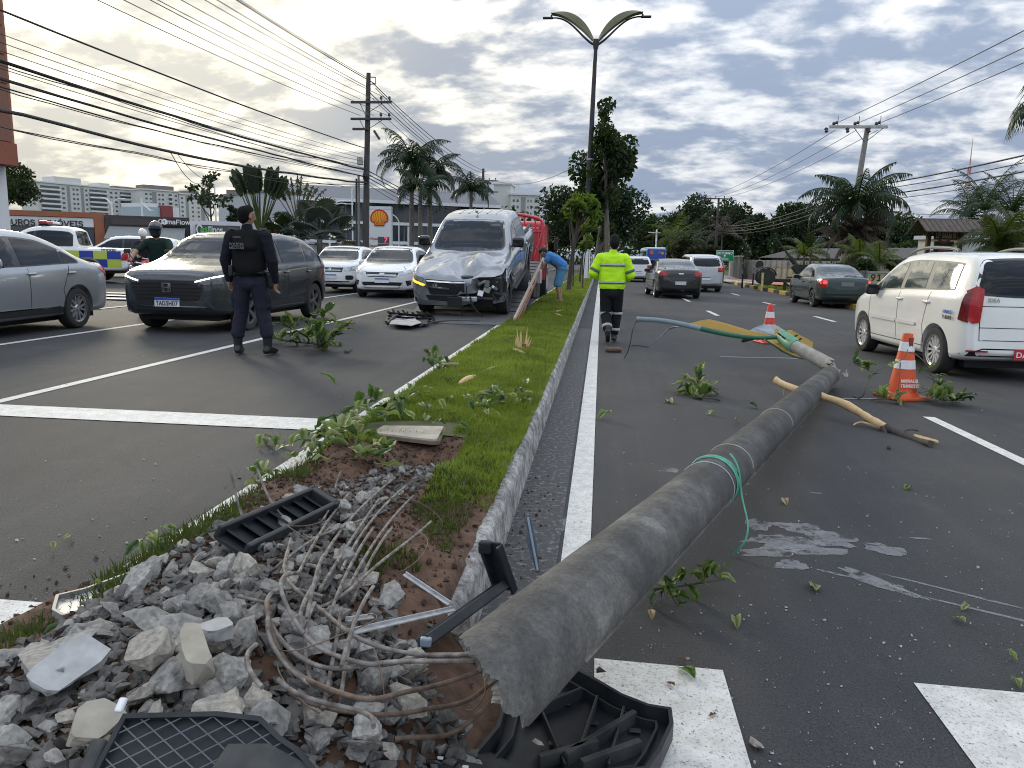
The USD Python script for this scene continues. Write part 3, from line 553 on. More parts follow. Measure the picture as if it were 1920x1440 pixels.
z0,z1 = along(Mr,270,426)[1],along(Mr,270,449)[1]
obj('awning',quads([(U(206),-.15,z0),(U(348),-.15,z0),(U(344),-1.7,z1),(U(198),-1.7,z1),(U(206),-.12,z0-.06),(U(348),-.12,z0-.06),(U(344),-1.66,z1-.06),(U(198),-1.66,z1-.06)],[(0,3,2,1),(4,5,6,7),(3,0,4,7),(1,2,6,5),(2,3,7,6),(0,1,5,4)]),AWN,sh); obj('awning_valance',span(U(198),U(344),-1.72,-1.69,z1-.22,z1),AWN,sh); obj('shop_window',span(U(202),U(350),-.16,-.1,.4,z1+.3),DGLASS,sh)
sh = fthing('white_shop','white fronted shop with green and white lettering on dark sign, left of the police officer','shop',Mr)
obj('wall',span(U(357),U(470),-.3,12,0,ZT-.3),WHITEW,sh); obj('sign_board',span(U(367),U(450),-.42,-.3,along(Mr,400,440)[1],along(Mr,400,422.5)[1]),SIGNG,sh); zt = along(Mr,390,431)[1]
put_text('C',.62,Mr,U(374),zt,.43,WTXT,sh,width=.42); put_text('asa',.42,Mr,U(386),zt-.02,.43,GREENT,sh,width=.72); put_text('Finos',.42,Mr,U(404),zt,.43,WTXT,sh,width=.95); obj('shop_window',span(U(368),U(450),-.36,-.3,.3,along(Mr,400,442)[1]),DGLASS,sh)
# rust tower at the left edge
t = thing('rust_tower_building','tall rust brown building corner overhanging at the left edge of the picture','building')
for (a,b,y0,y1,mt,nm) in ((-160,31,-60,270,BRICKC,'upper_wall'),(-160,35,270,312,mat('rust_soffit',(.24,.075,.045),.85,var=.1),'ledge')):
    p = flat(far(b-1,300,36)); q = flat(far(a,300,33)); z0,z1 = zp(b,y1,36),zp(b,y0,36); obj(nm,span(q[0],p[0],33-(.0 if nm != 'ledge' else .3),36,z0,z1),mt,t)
p = flat(far(9,300,36)); obj('lower_wall',span(p[0]-6,p[0],33.6,36,0,zp(9,312,36)),WHITEW,t)
for k in range(5): z0 = zp(31,250-60*k,33); p = flat(far(31,300,36)); obj('wall_panel',span(p[0]-.01,p[0]+.03,33.2,35.8,z0,z0+1.22),mat('rust_panel',(.19,.085,.055),.8,var=.1),t)
# far apartment blocks with storeys, balconies and windows
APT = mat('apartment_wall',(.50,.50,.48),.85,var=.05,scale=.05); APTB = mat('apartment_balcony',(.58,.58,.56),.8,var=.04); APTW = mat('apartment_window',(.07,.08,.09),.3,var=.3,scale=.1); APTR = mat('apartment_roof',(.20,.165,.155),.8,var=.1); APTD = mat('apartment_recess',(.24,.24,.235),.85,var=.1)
def block(name,label,pxa,Ya,pxb,Yb,pytop,cols,roof=None,Y0=0,bays=None,fl=3.0):
    M_,L = facade(pxa,Ya,pxb,Yb,400); t = fthing(name,label,'apartment block',M_); zt = along(M_,(pxa+pxb)/2,pytop)[1]
    obj('wall',span(0,L,0,18,0,zt),APT,t); wins,bal,rec = [],[],[]
    for k in range(int((zt-2)/fl)):
        z = zt-1.2-fl*(k+1)
        if z < 6: break
        for (f0,f1,kind) in cols:
            a,b = f0*L,f1*L
            if kind == 'b': bal.append(span(a,b,-1.3,.0,z-.1,z+.95)); wins.append(span(a+.3,b-.3,-.06,.0,z+1.0,z+2.5))
            elif kind == 'w': wins.append(span(a,b,-.06,0,z+.9,z+2.1))
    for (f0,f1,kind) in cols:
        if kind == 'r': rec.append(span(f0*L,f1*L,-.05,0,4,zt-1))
    if wins: obj('windows',cat_(wins),APTW,t,kind='stuff')
    if bal: obj('balconies',cat_(bal),APTB,t,kind='stuff')
    if rec: obj('recesses',cat_(rec),APTD,t,kind='stuff')
    for (f0,f1,dz0,dz1,mt) in roof or []: obj('roof_house',span(f0*L,f1*L,1,14,zt+dz0,zt+dz1),mt,t)
    obj('cornice',span(-.5,L+.5,-.6,18.5,zt,zt+.8),APTB,t); return t
cols = [(.03,.21,'b'),(.225,.25,'w'),(.27,.30,'r'),(.325,.345,'w'),(.36,.38,'w'),(.40,.43,'r'),(.445,.465,'w'),(.48,.66,'b'),(.69,.715,'w'),(.74,.765,'w'),(.79,.96,'b')]
block('apartment_block','long pale apartment block with balconies beyond the rust coloured shop',72,455,263,520,350,cols,[(.17,.42,.5,4.6,APTB),(.60,.70,.5,3.2,APTB),(.75,1,.2,2.2,APTR)])
block('apartment_block','grey apartment block with dark flat penthouse beyond the brown shop',267,500,336,520,358,[(.1,.16,'w'),(.22,.27,'w'),(.28,.40,'r'),(.45,.5,'w'),(.54,.6,'w'),(.72,.83,'b'),(.9,.96,'w')],[(.08,.9,.4,3.6,APTR)])
block('apartment_block','pale apartment block half covered by the thin sparse tree',338,520,392,540,366,[(.05,.12,'w'),(.2,.3,'r'),(.4,.47,'w'),(.6,.67,'w'),(.72,.86,'r')],[(.3,.7,.3,3.,APTR)])
block('apartment_block','apartment block with red brown top storey just left of the officer head',424,500,458,505,368,[(.1,.2,'w'),(.3,.4,'w'),(.6,.85,'b')],[(.05,.8,.3,4.2,mat('apartment_brown',(.22,.13,.11),.8,var=.1))])
block('apartment_block','grey apartment tower with small square windows behind the wrecked pickup',957,380,1013,384,366,[(.07,.14,'w'),(.2,.27,'w'),(.34,.50,'r'),(.56,.60,'w'),(.66,.70,'w'),(.8,.9,'w')],None); block('apartment_block','blank grey stair tower beside the apartment tower behind the pickup',925,384,957,384,346,[],None)
M_,L = facade(272,180,338,190,390); t = fthing('office_building','low pale blue building with dark red cube above the brown shop','building',M_)
Uo = lambda px: along(M_,px,395)[0]; zz = lambda py: along(M_,300,py)[1]
obj('wall',span(Uo(274),Uo(302),0,9,0,zz(389)),mat('pale_blue_wall',(.33,.39,.43),.8,var=.05),t); obj('upper_wall',span(Uo(276),Uo(300),.5,9,zz(389),zz(382)),WHITEW,t); obj('red_cube',span(Uo(300),Uo(321),-.6,8,0,zz(385)),mat('dark_red_wall',(.20,.045,.05),.8,var=.05),t); obj('side_wall',span(Uo(321),Uo(336),0,8,0,zz(387)),WHITEW,t)
# dealership
M_,L = facade(545,76,935,86,440); t = fthing('glass_fronted_building','long two storey building with grey roof band and dark glazing behind the palms','building',M_)
Ud = lambda px: along(M_,px)[0]; zz = lambda py: along(M_,640,py)[1]
obj('wall',span(0,L,.3,25,0,zz(372)),GREYW,t); obj('roof_band',quads([(Ud(548),-.6,zz(373)),(L,-.6,zz(373)),(L,3,zz(345)),(Ud(542),3,zz(345)),(Ud(548),25,zz(373)),(L,25,zz(373)),(L,25,zz(345)),(Ud(542),25,zz(345))],[(0,1,2,3),(4,7,6,5),(0,3,7,4),(1,5,6,2),(3,2,6,7),(0,4,5,1)]),ROOFG,t)
obj('white_fascia',span(Ud(555),L,-.7,.3,zz(378.5),zz(372.5)),WHITEW,t); obj('upper_glazing',span(Ud(556),L,.1,.3,zz(415),zz(378.5)),DGLASS,t); obj('white_band',span(Ud(560),L,-.2,.3,zz(419),zz(413.5)),WHITEW,t); obj('lower_glazing',span(Ud(560),L,.1,.3,zz(450),zz(419)),DGLASS,t); obj('white_band',span(Ud(560),L,-.3,.3,zz(456),zz(450)),WHITEW,t)
for k in range(14): x = Ud(562)+k*(L-Ud(562))/14; obj('mullion',span(x,x+.14,.02,.12,zz(450),zz(378.5)),mat('mullion_grey',(.10,.11,.12),.5,var=.05),t)
M2,L2 = facade(489,73,566,76,440); t = fthing('blank_gable_building','blank pale grey gable wall between traveller palms right of the officer','building',M2); z1 = along(M2,520,362)[1]
obj('wall',span(0,L2,0,12,0,z1),GREYW,t); obj('wall_cap',span(-.1,L2+.1,-.1,12,z1,z1+.25),ROOFG,t)
for k,(px,py) in enumerate(((499,403),(504,403),(499,411),(504,411))): x,z = along(M2,px,py); obj('small_opening',span(x,x+.16,-.03,.02,z,z+.2),DGLASS,t)
# red totem
t = thing('red_totem_sign','red totem sign with white upright lettering right of the officer shoulder','sign',flat(far(507.5,450,50)))
obj('panel',rbox(.76,.3,1.9,.04,(0,0,zp(507,424,50)-.95)),RED,t); m = text('obras',.33,.02); m.apply_transform(rot(math.pi/2,(0,0,1))); m.apply_transform(basis((.08,-.16,zp(507,441,50)),(1,0,0),(0,-1,0))); obj('sign_lettering',m,WTXT,t); obj('post',span(-.3,.3,-.1,.1,0,zp(507,424,50)-1.8),GREYW,t)
# fuel station totem with the scallop emblem
Y = 55; c = flat(far(713,440,Y)); s = Y/1442*1.01
t = thing('fuel_price_totem','white fuel station totem with red and yellow scallop shell emblem','sign',c,rot=.06); ZT = zp(713,388,Y)
obj('panel',rbox(45*s,.5,ZT,.03,(0,0,ZT/2)),mat('totem_white',(.68,.69,.68),.5,var=.03),t); obj('top_cap',rbox(46*s,.54,.22,.03,(0,0,ZT-.09)),WHITEW,t)
def scallop(r):
    a = np.linspace(-.30,math.pi+.30,60); lob = 1+.018*np.abs(np.sin(a*7)); p = [(r*math.cos(q)*l*1.02,r*math.sin(q)*l*1.0) for q,l in zip(a,lob)]; b = r*.56
    return sg.Polygon(p+[(-.60*r,-.52*r),(-.55*r,-.83*r),(.55*r,-.83*r),(.60*r,-.52*r)])
def on_front(poly,d,depth=.02,z=0): m = trimesh.creation.extrude_polygon(poly,depth,engine='earcut'); m.apply_transform(basis((0,-d,z),(1,0,0),(0,-1,0))); return m
zc = zp(713,410,Y); R = 16.5*s
obj('scallop_border',on_front(scallop(R),.25,.04,zc),RED,t); ye = scallop(R*.82); rays = shapely.union_all([sg.LineString([(.0+.32*R*math.cos(a)*.8,-.62*R),(R*.80*math.cos(a),R*.80*math.sin(a))]).buffer(.028*R) for a in np.linspace(.02,math.pi-.02,8)])
for g in getattr(ye.difference(rays),'geoms',[ye.difference(rays)]): obj('scallop_rib',on_front(g,.29,.02,zc),YEL,t)
for k,py in enumerate((450,463)): z = zp(713,py,Y); obj('price_display',span(-3*s,18*s,-.28,-.24,z-.22,z+.22),SIGNG,t); obj('grade_lettering',text_on := xf(text('Diesel' if k else 'V-Power',.17,.01),basis((-12*s,-.255,z+.08),(1,0,0),(0,-1,0))),mat('dull_red_letters',(.35,.08,.09),.6,var=0),t)
z = zp(713,450,Y); obj('price_digit',xf(text('7',.34,.01),basis((12*s,-.285,z),(1,0,0),(0,-1,0))),mat('led_red',(1,.05,.12),.4,var=0,emit=1.),t); obj('red_foot',span(-22*s,-13*s,-.27,-.2,zp(713,482,Y),zp(713,471,Y)),RED,t)
# parasol, white van-like kiosk, slim white lamp posts
t = thing('beach_parasol','faded beige striped parasol beyond the small white city car','parasol',flat(far(652,470,47))); z = zp(652,452,47); ms = []
for k in range(10):
    a = 2*math.pi*k/10; pr = [(0,0,z)]; g = []
    for r_,dz in ((.0,0),(.3,-.05),(.55,-.19),(.72,-.42)): g += [(r_*math.cos(a),r_*math.sin(a),z+dz),(r_*math.cos(a+2*math.pi/10),r_*math.sin(a+2*math.pi/10),z+dz)]
    obj('canopy_panel',quads(g,[(2*i,2*i+1,2*i+3,2*i+2) for i in range(3)]),mat('parasol_beige',(.42,.33,.24),.8,trans=.3) if k % 2 else mat('parasol_cream',(.55,.50,.42),.8,trans=.3),t)
obj('pole',cyl((0,0,0),(0,0,z+.05),.02),GREYW,t)
t = thing('white_kiosk','low white kiosk roof behind the roofs of the waiting cars, below the fan palm','kiosk',flat(far(560,460,46)),rot=.1); obj('wall',rbox(1.5,1.2,1.9,.05,(0,0,.95)),WHITEW,t); obj('roof',rbox(1.7,1.5,.12,.04,(0,0,1.98)),WHITEW,t)
LW = mat('white_metal',(.70,.71,.71),.4,var=.05)
def slim_lamp(px,py0,Y,arms,label,r=.05,reach=.9):
    b = flat(far(px,py0,Y)); z = zp(px,py0,Y); t = thing('white_lamp_post',label,'street lamp',b); obj('pole',cyl((0,0,0),(0,0,z),r*1.3,r,8),LW,t,smooth=40)
    for (dx,dz) in arms: obj('arm',tube(spline([(0,0,z-.5),(dx*.25*reach,0,z-.05+dz*.5),(dx*reach,0,z+dz)],10),r*.8,6),LW,t,smooth=40); obj('lamp_head',rbox(.45*reach,.14,.07,.03,(dx*reach*1.15,0,z+dz)),LW,t)
slim_lamp(617,388,62,[(-1,.55),(1,.5),(1,.25)],'white lamp post with three curved arms above the grey fan palm',.07,1.5); slim_lamp(660,352,58,[(1,.3)],'tall white lamp post left of the wooden utility pole'); slim_lamp(748,415,58,[(-1,.5)],'short white lamp post right of the fuel totem',.05,.5); slim_lamp(766,425,60,[],'plain white post right of the fuel totem',.08)
slim_lamp(209,377,75,[(-1,.3),(1,.2)],'white double arm lamp above the rust coloured shop roof',.08,1.6); slim_lamp(265,372,75,[(1,-1.2)],'white post rising behind the brown shop roof',.08); slim_lamp(402,345,70,[],'tall plain white post behind the white shop',.08)
# ---- right-hand side: walls, shed, sentry house, carved gate sign, road sign
t = thing('concrete_wall','stained grey and ochre concrete panel wall behind the display gun','wall'); a,b = at(1393,527),at(1600,541); a[2] = b[2] = 0; place(t,None,M=basis(a,b-a,(0,0,1))); L = np.linalg.norm(b-a); Mw = basis(a,b-a,(0,0,1)); h1 = zp(1400,487,a[1])
CW1,CW2 = mat('weathered_concrete',(.17,.16,.145),.95,col2=(.36,.35,.32),scale=1.3,detail=8),mat('ochre_wall',(.34,.28,.16),.9,col2=(.44,.38,.25),scale=1.1)
n = 18
for k in range(n):
    x0 = L*k/n; hh = h1*(1.0)
    obj('wall_panel',span(x0+.02,x0+L/n-.02,0,.14,0,hh*.66),CW1 if k < 5 else CW2,t); obj('wall_panel',span(x0+.01,x0+L/n-.01,.0,.16,hh*.66+.02,hh),CW1,t); obj('wall_post',span(x0-.06,x0+.06,-.05,.2,0,hh*.99),CW1,t)
p = at(1390,528); t = thing('side_wall','dark weathered wall running back from the corner behind the green road sign','wall',(p[0],p[1],0),rot=1.45); obj('wall_panel',span(0,20,0,.2,0,1.7),mat('dark_weathered',(.10,.095,.085),.95,var=.4,scale=1.5),t); obj('wall_cap',span(0,20,-.05,.25,1.7,1.8),CW1,t)
M_ = basis(a+np.array([2.0,3.0,0]),b-a,(0,0,1)); t = thing('storage_shed','low grey storage shed with corrugated pitched roof behind the concrete wall','shed'); place(t,None,M=M_)
z0,z1,z2 = zp(1400,484,58),zp(1450,478,52),zp(1515,468,47); obj('wall',span(1,14.5,0,4,0,z0+.2),CW1,t); v = []
for i in range(57): x = i*.26; v += [(x,-.6,z0+.05+.03*(i % 2)),(x,2.4,z2+.25+.03*(i % 2)),(x,5.2,z0+.05+.03*(i % 2))]
obj('corrugated_roof',quads(v,[(3*i+j,3*i+3+j,3*i+4+j,3*i+1+j) for i in range(56) for j in range(2)]),mat('shed_roof',(.085,.08,.075),.8,var=.3,scale=3),t); obj('gable',sheet(sg.Polygon([(-.6,z0),(5.2,z0),(2.4,z2+.2)]),0,.1).apply_transform(np.array([[0,0,1,14.4],[1,0,0,0],[0,1,0,0],[0,0,0,1.]])),CONC,t)
# number wall
p = flat(far(1662,540,33.5)); t = thing('number_wall','ochre wall with black number 9165 between green saloon and people carrier','wall',p,rot=-.1); zt = zp(1662,512,33.5); obj('wall_panel',span(-.75,4.2,0,.2,0,zt),CW2,t); obj('wall_cap',span(-.8,4.3,-.04,.24,zt,zt+.06),CW1,t); m = text('9165',.26,.015); m.apply_transform(basis((-.2,-.001,zp(1662,521,33.5)),(1,0,0),(0,-1,0))); obj('number_lettering',m,INK,t)
obj('post',cyl((-.85,-.2,0),(-.85,-.2,zt+.1),.045),mat('blue_grey_post',(.10,.12,.16),.5,var=.1),t)
# sentry house
p = flat(far(1820,540,44)); t = thing('sentry_house','small white flat roofed guard house behind the people carrier roof','guard house',p,rot=.35); zt = zp(1820,441,44); obj('wall',span(-1.0,3.4,0,3,0,zt-.2),WHITEW,t); obj('roof_slab',span(-1.15,3.6,-.15,3.2,zt-.2,zt),WHITEW,t); obj('side_wall',span(-1.003,-.99,0.02,2.9,0,zt-.22),mat('cream_wall',(.66,.62,.52),.8,var=.05),t)
obj('window',span(-1.02,-1.0,.9,2.0,zt-1.2,zt-.8),DGLASS,t)
# carved gate sign
WOOD = mat('dark_timber',(.060,.034,.022),.8,var=.3,scale=6,stretch=(1,1,.2)); p0 = flat(far(1731,540,43)); t = thing('carved_gate_sign','dark timber sign board with tiled roof and carved unit name behind the people carrier','sign',p0,rot=.12)
W = (1787-1731)*43/1442; zr = zp(1750,430,43); zp1,zs = zp(1750,417,43),zp(1750,441,43)
for x in (0,W): obj('post',rbox(.2,.2,zr,.02,(x,0,zr/2)),WOOD,t)
obj('beam',span(-.15,W+.15,-.06,.06,zr-.35,zr-.22),WOOD,t); obj('name_board',span(.25,W-.2,-.08,-.02,zs-.22,zs+.2),WOOD,t); m = text('12º GAAAe Sl',.27,.02,width=W*.62); m.apply_transform(basis((W*.5,-.081,zs),(1,0,0),(0,-1,0))); obj('sign_lettering',m,mat('cream_letters',(.40,.34,.26),.7,var=.1),t)
obj('picture_board',span(.3,W-.35,-.07,-.01,.3,zs-.3),mat('sign_black',(.012,.013,.018),.7,var=.2),t); zc = zp(1750,469,43)
for r0,r1,mt_,dz in ((.0,.26,mat('emblem_red',(.22,.045,.03),.7,var=.3,scale=12),0),(.34,.40,LOOKS['emblem_red'],.75)):
    g = sg.Point(0,0).buffer(r1)
    g = g.difference(sg.Point(0,.12).buffer(r1*.95)) if r0 else g
    m = trimesh.creation.extrude_polygon(max(getattr(g,'geoms',[g]),key=lambda q: q.area),.01,engine='earcut'); m.apply_transform(basis((W*.47,-.073,zc+dz),(1,0,0),(0,-1,0))); obj('emblem',m,mt_,t)
TILE = mat('clay_tile',(.085,.065,.055),.85,var=.35,scale=5)
for sd in (-1,1):
    for k in range(11): x = -.6+k*(W+1.2)/10.4; obj('roof_tile',xf(rbox((W+1.2)/10.4*.96,1.15,.07,.03),basis((x+.07,sd*.50,zr+.16),(1,0,0),(0,sd*.55,.8))),TILE,t)
obj('ridge',tube([(-.7,0,zr+.48),(W+.7,0,zr+.48)],.08,8),TILE,t)
# RETORNO sign
p = flat(at(1356,524)); Y = p[1]; t = thing('road_sign','green RETORNO road sign on two white posts beside the pink pavement','road sign',p,rot=-.05); s = Y/1442
for x in (-14*s,10*s): obj('post',cyl((x,0,0),(x,0,zp(1356,470,Y)),.045,sides=8),LW,t)
zc = zp(1356,479.5,Y); GS = mat('sign_plate_green',(.0,.20,.075),.45,var=.04); obj('sign_panel',rbox(31*s,.04,19*s,.015,(0,-.07,zc)),WTXT,t); obj('sign_face',rbox(30*s,.02,18*s,.008,(0,-.085,zc)),GS,t)
for tx_,dz,h in (('RETORNO',4.6*s,.17),('200 m',-5.5*s,.13)): m = text(tx_,h,.01); m.apply_transform(basis((0,-.096,zc+dz),(1,0,0),(0,-1,0))); obj('sign_lettering',m,WTXT,t)
obj('arrow',xf(trimesh.creation.extrude_polygon(sg.Polygon([(-.09,0),(.09,0),(0,.12)]).union(sg.box(-.03,-.1,.03,.02)),.01,engine='earcut'),basis((0,-.096,zc-.02),(1,0,0),(0,-1,0))),WTXT,t)
p = flat(at(1421,535)); t = thing('round_sign','round road sign seen from its dark back in front of the concrete wall','road sign',p); zc = zp(1421,496,p[1]); obj('post',cyl((0,0,0),(0,0,zc+.3),.035,sides=8),GREYW,t); obj('disc',xf(trimesh.creation.cylinder(.24,.03,sections=24),basis((0,-.06,zc),(1,0,0),(0,-1,0))),INK,t)
p = flat(at(1428,543)); 
for k,(px,py,lab) in enumerate(((1391,540,'dark bollard at the pink pavement corner, leftmost of the row'),(1411,538,'dark bollard second from the left before the concrete wall'))): q = flat(at(px,py)); t = thing('bollard',lab,'bollard',q); obj('shaft',cyl((0,0,0),(0,0,.72),.05,.045,10),BLKP,t); obj('cap',trimesh.creation.icosphere(1,.055).apply_translation((0,0,.73)),BLKP,t)
for k,(px,py,lab) in enumerate(((1428,546,'yellow guard post in front of the gun wheel'),(1486,553,'tall yellow guard post before the gun mount'))): q = flat(at(px,py)); t = thing('guard_post',lab,'post',q); obj('shaft',rbox(.09,.09,.85,.01,(0,0,.42)),mat('post_yellow',(.50,.40,.14),.7,var=.2),t); obj('cap',rbox(.11,.11,.05,.01,(0,0,.86)),LOOKS['post_yellow'],t)
# lattice mast
b = flat(far(1806,420,420)); t = thing('lattice_mast','red and white lattice radio mast far off on the right skyline','mast',b); zt = zp(1820,258,420); MR,MW = mat('mast_red',(.42,.17,.13),.7,var=.1),mat('mast_white',(.55,.52,.50),.7,var=.1)
nseg = 14
for k in range(nseg):
    z0,z1 = zt*.78*k/nseg,zt*.78*(k+1)/nseg; w0,w1 = 3.2*(1-.8*k/nseg),3.2*(1-.8*(k+1)/nseg); ms = []
    for a_ in range(4):
        c_ = lambda w,a: (w*math.cos(a*math.pi/2+.785),w*math.sin(a*math.pi/2+.785)); ms += [cyl((*c_(w0,a_),z0),(*c_(w1,a_),z1),.14,sides=4),cyl((*c_(w0,a_),z0),(*c_(w1,a_+1),z1),.09,sides=4)]
    obj('mast_section',cat_(ms),MR if k % 2 else MW,t)
obj('antenna',cyl((0,0,zt*.78),(0,0,zt),.3,.08,6),MR,t); obj('platform',rbox(2.2,2.2,.9,.2,(0,0,zt*.78)),MW,t)
# white building and low houses glimpsed at the end of the road
b = flat(far(1172,480,190)); t = thing('white_terraced_building','white stepped building far down the road behind the officer in yellow','building',b)
for k in range(5): z0,z1 = zp(1172,482-8*k,190),zp(1172,477-8*k,190); obj('floor_slab',span(-2.6,3.4-.3*k,0,6,z0,z1),WHITEW,t); obj('floor_window',span(-2.4,3.1-.3*k,.3,6,z1,z1+.45),DGLASS,t)
# ------------------------------------------------------------------ trees, palms
BARK = mat('bark',(.055,.045,.036),.9,var=.4,scale=9,stretch=(1,1,.25),bump=.02,bscale=25); BARKG = mat('grey_bark',(.13,.115,.10),.9,var=.35,scale=7,stretch=(1,1,.3),bump=.02,bscale=20)
LEAFD = ids_mat('leaf_dark',[(0,(.014,.030,.009)),(.6,(.032,.062,.015)),(.92,(.065,.10,.022)),(1,(.12,.13,.035))],.5,trans=.25,var=.35,vscale=.6)
LEAFM = ids_mat('leaf_mid',[(0,(.022,.042,.010)),(.5,(.045,.08,.018)),(.9,(.085,.125,.026)),(1,(.17,.15,.04))],.5,trans=.3,var=.35,vscale=.6)
LEAFL = ids_mat('leaf_light',[(0,(.08,.13,.022)),(.5,(.16,.23,.035)),(.9,(.25,.30,.055)),(1,(.34,.30,.08))],.5,trans=.5,var=.3,vscale=1.2)
LEAFO = ids_mat('leaf_olive',[(0,(.035,.04,.012)),(.5,(.07,.08,.022)),(.9,(.11,.11,.035)),(1,(.16,.11,.05))],.6,trans=.25,var=.35,vscale=.7)
PALMG = ids_mat('palm_leaf',[(0,(.016,.034,.012)),(.6,(.035,.065,.02)),(1,(.085,.115,.04))],.4,trans=.25,var=.25,vscale=.8); PALMY = ids_mat('palm_leaf_yellow',[(0,(.08,.11,.02)),(.6,(.16,.19,.035)),(1,(.28,.26,.07))],.5,trans=.35,var=.25); PALMB = ids_mat('palm_leaf_dead',[(0,(.08,.06,.045)),(.6,(.17,.13,.10)),(1,(.28,.22,.17))],.8,var=.3); FANG = ids_mat('fan_leaf',[(0,(.05,.075,.065)),(.6,(.09,.125,.105)),(1,(.15,.19,.16))],.5,trans=.2,var=.2)
def leaf_cloud(pts,nrm,size,seed,aspect=.55,droop=.3):
    """folded leaf-shaped faces (two triangles each way) at the points, facing roughly along nrm"""
    r = np.random.default_rng(seed); n = len(pts); s = size*r.uniform(.6,1.3,n)[:,None]
    d = nrm+r.normal(0,.7,(n,3)); d[:,2] -= droop; d /= np.linalg.norm(d,axis=1,keepdims=True)+1e-9
    w = np.cross(d,r.normal(size=(n,3))); w /= np.linalg.norm(w,axis=1,keepdims=True)+1e-9; up = np.cross(w,d)
    a,b = pts-d*s*.5,pts+d*s*.5; m_ = pts+up*s*.10
    v = np.stack([a,m_+w*s*aspect*.5-up*s*.12,b,m_-w*s*aspect*.5-up*s*.12],1).reshape(-1,3); o = np.arange(n)[:,None]*4
    return tmesh(v,np.concatenate([o+[0,1,2],o+[0,2,3]],0))
def tree(name,label,base,H,crown,leaf,n,mt,  bark=BARK,tr=.2,seed=1,group=None,nb=16,lean=(0,0),shell=.75,blob=.34,clear=None,cat='tree',droop=.3):
    """crown = (centre height, rx, ry, rz): leaf clumps of uneven size spread through that ellipsoid on limbs"""
    if group: n,leaf,blob = int(n*1.7),leaf*.78,blob*1.12
    r = np.random.default_rng(seed); t = thing(name,label,cat,base,group=group); ch,rx,ry,rz = crown; C = np.array([lean[0],lean[1],ch]); bl = []
    for k in range(nb):
        d = r.normal(size=3); d /= np.linalg.norm(d); d[2] = d[2]*.9+.12; q = r.uniform(.35,1.0)**.6; s = blob*r.uniform(.55,1.25); bl.append((C+d*np.array([rx,ry,rz])*q*(1-s*.5),np.array([rx,ry,rz*1.0])*s))
    wts = np.array([np.prod(b[1])**(2/3) for b in bl]); cnt = np.maximum(8,(n*wts/wts.sum()).astype(int)); P_,N_ = [],[]
    for (c,s),k in zip(bl,cnt):
        d = r.normal(size=(k,3)); d /= np.linalg.norm(d,axis=1,keepdims=True); q = np.where(r.random(k) < shell,r.uniform(.78,1.08,k),r.uniform(.2,.9,k))
        p = c+d*s*q[:,None]*(1+.5*(meshkit.fbm(d*1.8+c,3,seed)-.5))[:,None]; P_.append(p); N_.append(d)
    P_,N_ = np.vstack(P_),np.vstack(N_); keep = P_[:,2] > .3; obj('crown',leaf_cloud(P_[keep],N_[keep],leaf,seed,droop=droop),mt,t)
    tp = spline([(0,0,-.1),(lean[0]*.15+r.normal(0,.06),r.normal(0,.06),ch*.35),(lean[0]*.6,lean[1]*.6,ch*.75),(C[0],C[1],ch+rz*.4)],12); ms = [tube(tp,np.linspace(tr,tr*.35,12),8)]
    ms[0].vertices[:8,:2] *= 1.35
    for k,(c,s) in enumerate(bl[:10]):
        a = tp[5+k % 5]; ms.append(tube(spline([a,(a+c)/2+r.normal(0,.08*rx,3)+[0,0,.04*rz],c],6),np.linspace(tr*.42,tr*.10,6),5))
    obj('trunk',cat_(ms),bark,t,smooth=50); return t
def base_at(px,Y,z=0.): p = far(px,480,Y); return (p[0],p[1],z)
M2P = lambda Y: Y/1442.*1.0                                        # metres per pixel of the photograph at distance Y
def tree_px(name,label,x0,x1,y0,y1,Y,leaf,n,mt,base=None,zb=0.,**kw):
    s = M2P(Y); xc = (x0+x1)/2; b = base_at(xc if base is None else base,Y,zb); top,bot = zp(xc,y0,Y)-zb,max(.4,zp(xc,y1,Y)-zb); rx = (x1-x0)/2*s
    if base is not None: kw['lean'] = ((xc-base)*s,0)
    return tree(name,label,b,top,((top+bot)/2,rx,min(rx,4.5),(top-bot)/2),leaf,n,mt,**kw)
RT = 'trees lining the right side of the road'
tree_px('leafy_tree','dense dark green tree beside the rust brown tower at the left edge',-70,96,280,412,62,.32,7500,LEAFM,seed=3,nb=20,zb=.3)
tree_px('sparse_tree','thin open crowned tree with few leaves between the apartment blocks',342,455,300,410,64,.40,520,LEAFD,seed=5,nb=15,blob=.2,tr=.12,zb=.3,bark=BARK)
tree_px('leafy_tree','low dark bush crown above the white shop roof left of the officer head',418,452,385,425,66,.3,700,LEAFD,seed=6,nb=6,zb=.3)
# the median's trees
tree_px('median_tree','huge dark round crowned tree in the median behind the lamp post',1008,1200,342,482,74,.36,17000,LEAFD,base=1125,seed=8,nb=34,blob=.42,tr=.35,zb=.2,bark=BARKG)
tree_px('median_tree','tall slender open crowned tree rising behind the lamp post in the median',1060,1196,228,410,50,.34,5600,LEAFM,base=1140,seed=9,nb=30,blob=.29,tr=.2,zb=.2,bark=BARKG)
t = tree_px('median_tree','leafy top shoots standing above the slender median tree',1110,1152,175,245,50.5,.36,260,LEAFM,base=1132,seed=10,nb=6,blob=.4,tr=.05,zb=.2)
t = tree_px('young_tree','young light green tree planted on the lawn right of the man in blue',1046,1128,364,420,28,.30,620,LEAFL,base=1068,seed=11,nb=12,blob=.34,tr=.10,zb=.22,droop=.5)
tree_px('young_tree','low sprig of light green leaves on the young tree beside the lamp post',1084,1120,405,440,30,.24,170,LEAFL,base=1094,seed=12,nb=5,blob=.45,tr=.03,zb=.22,droop=.5)
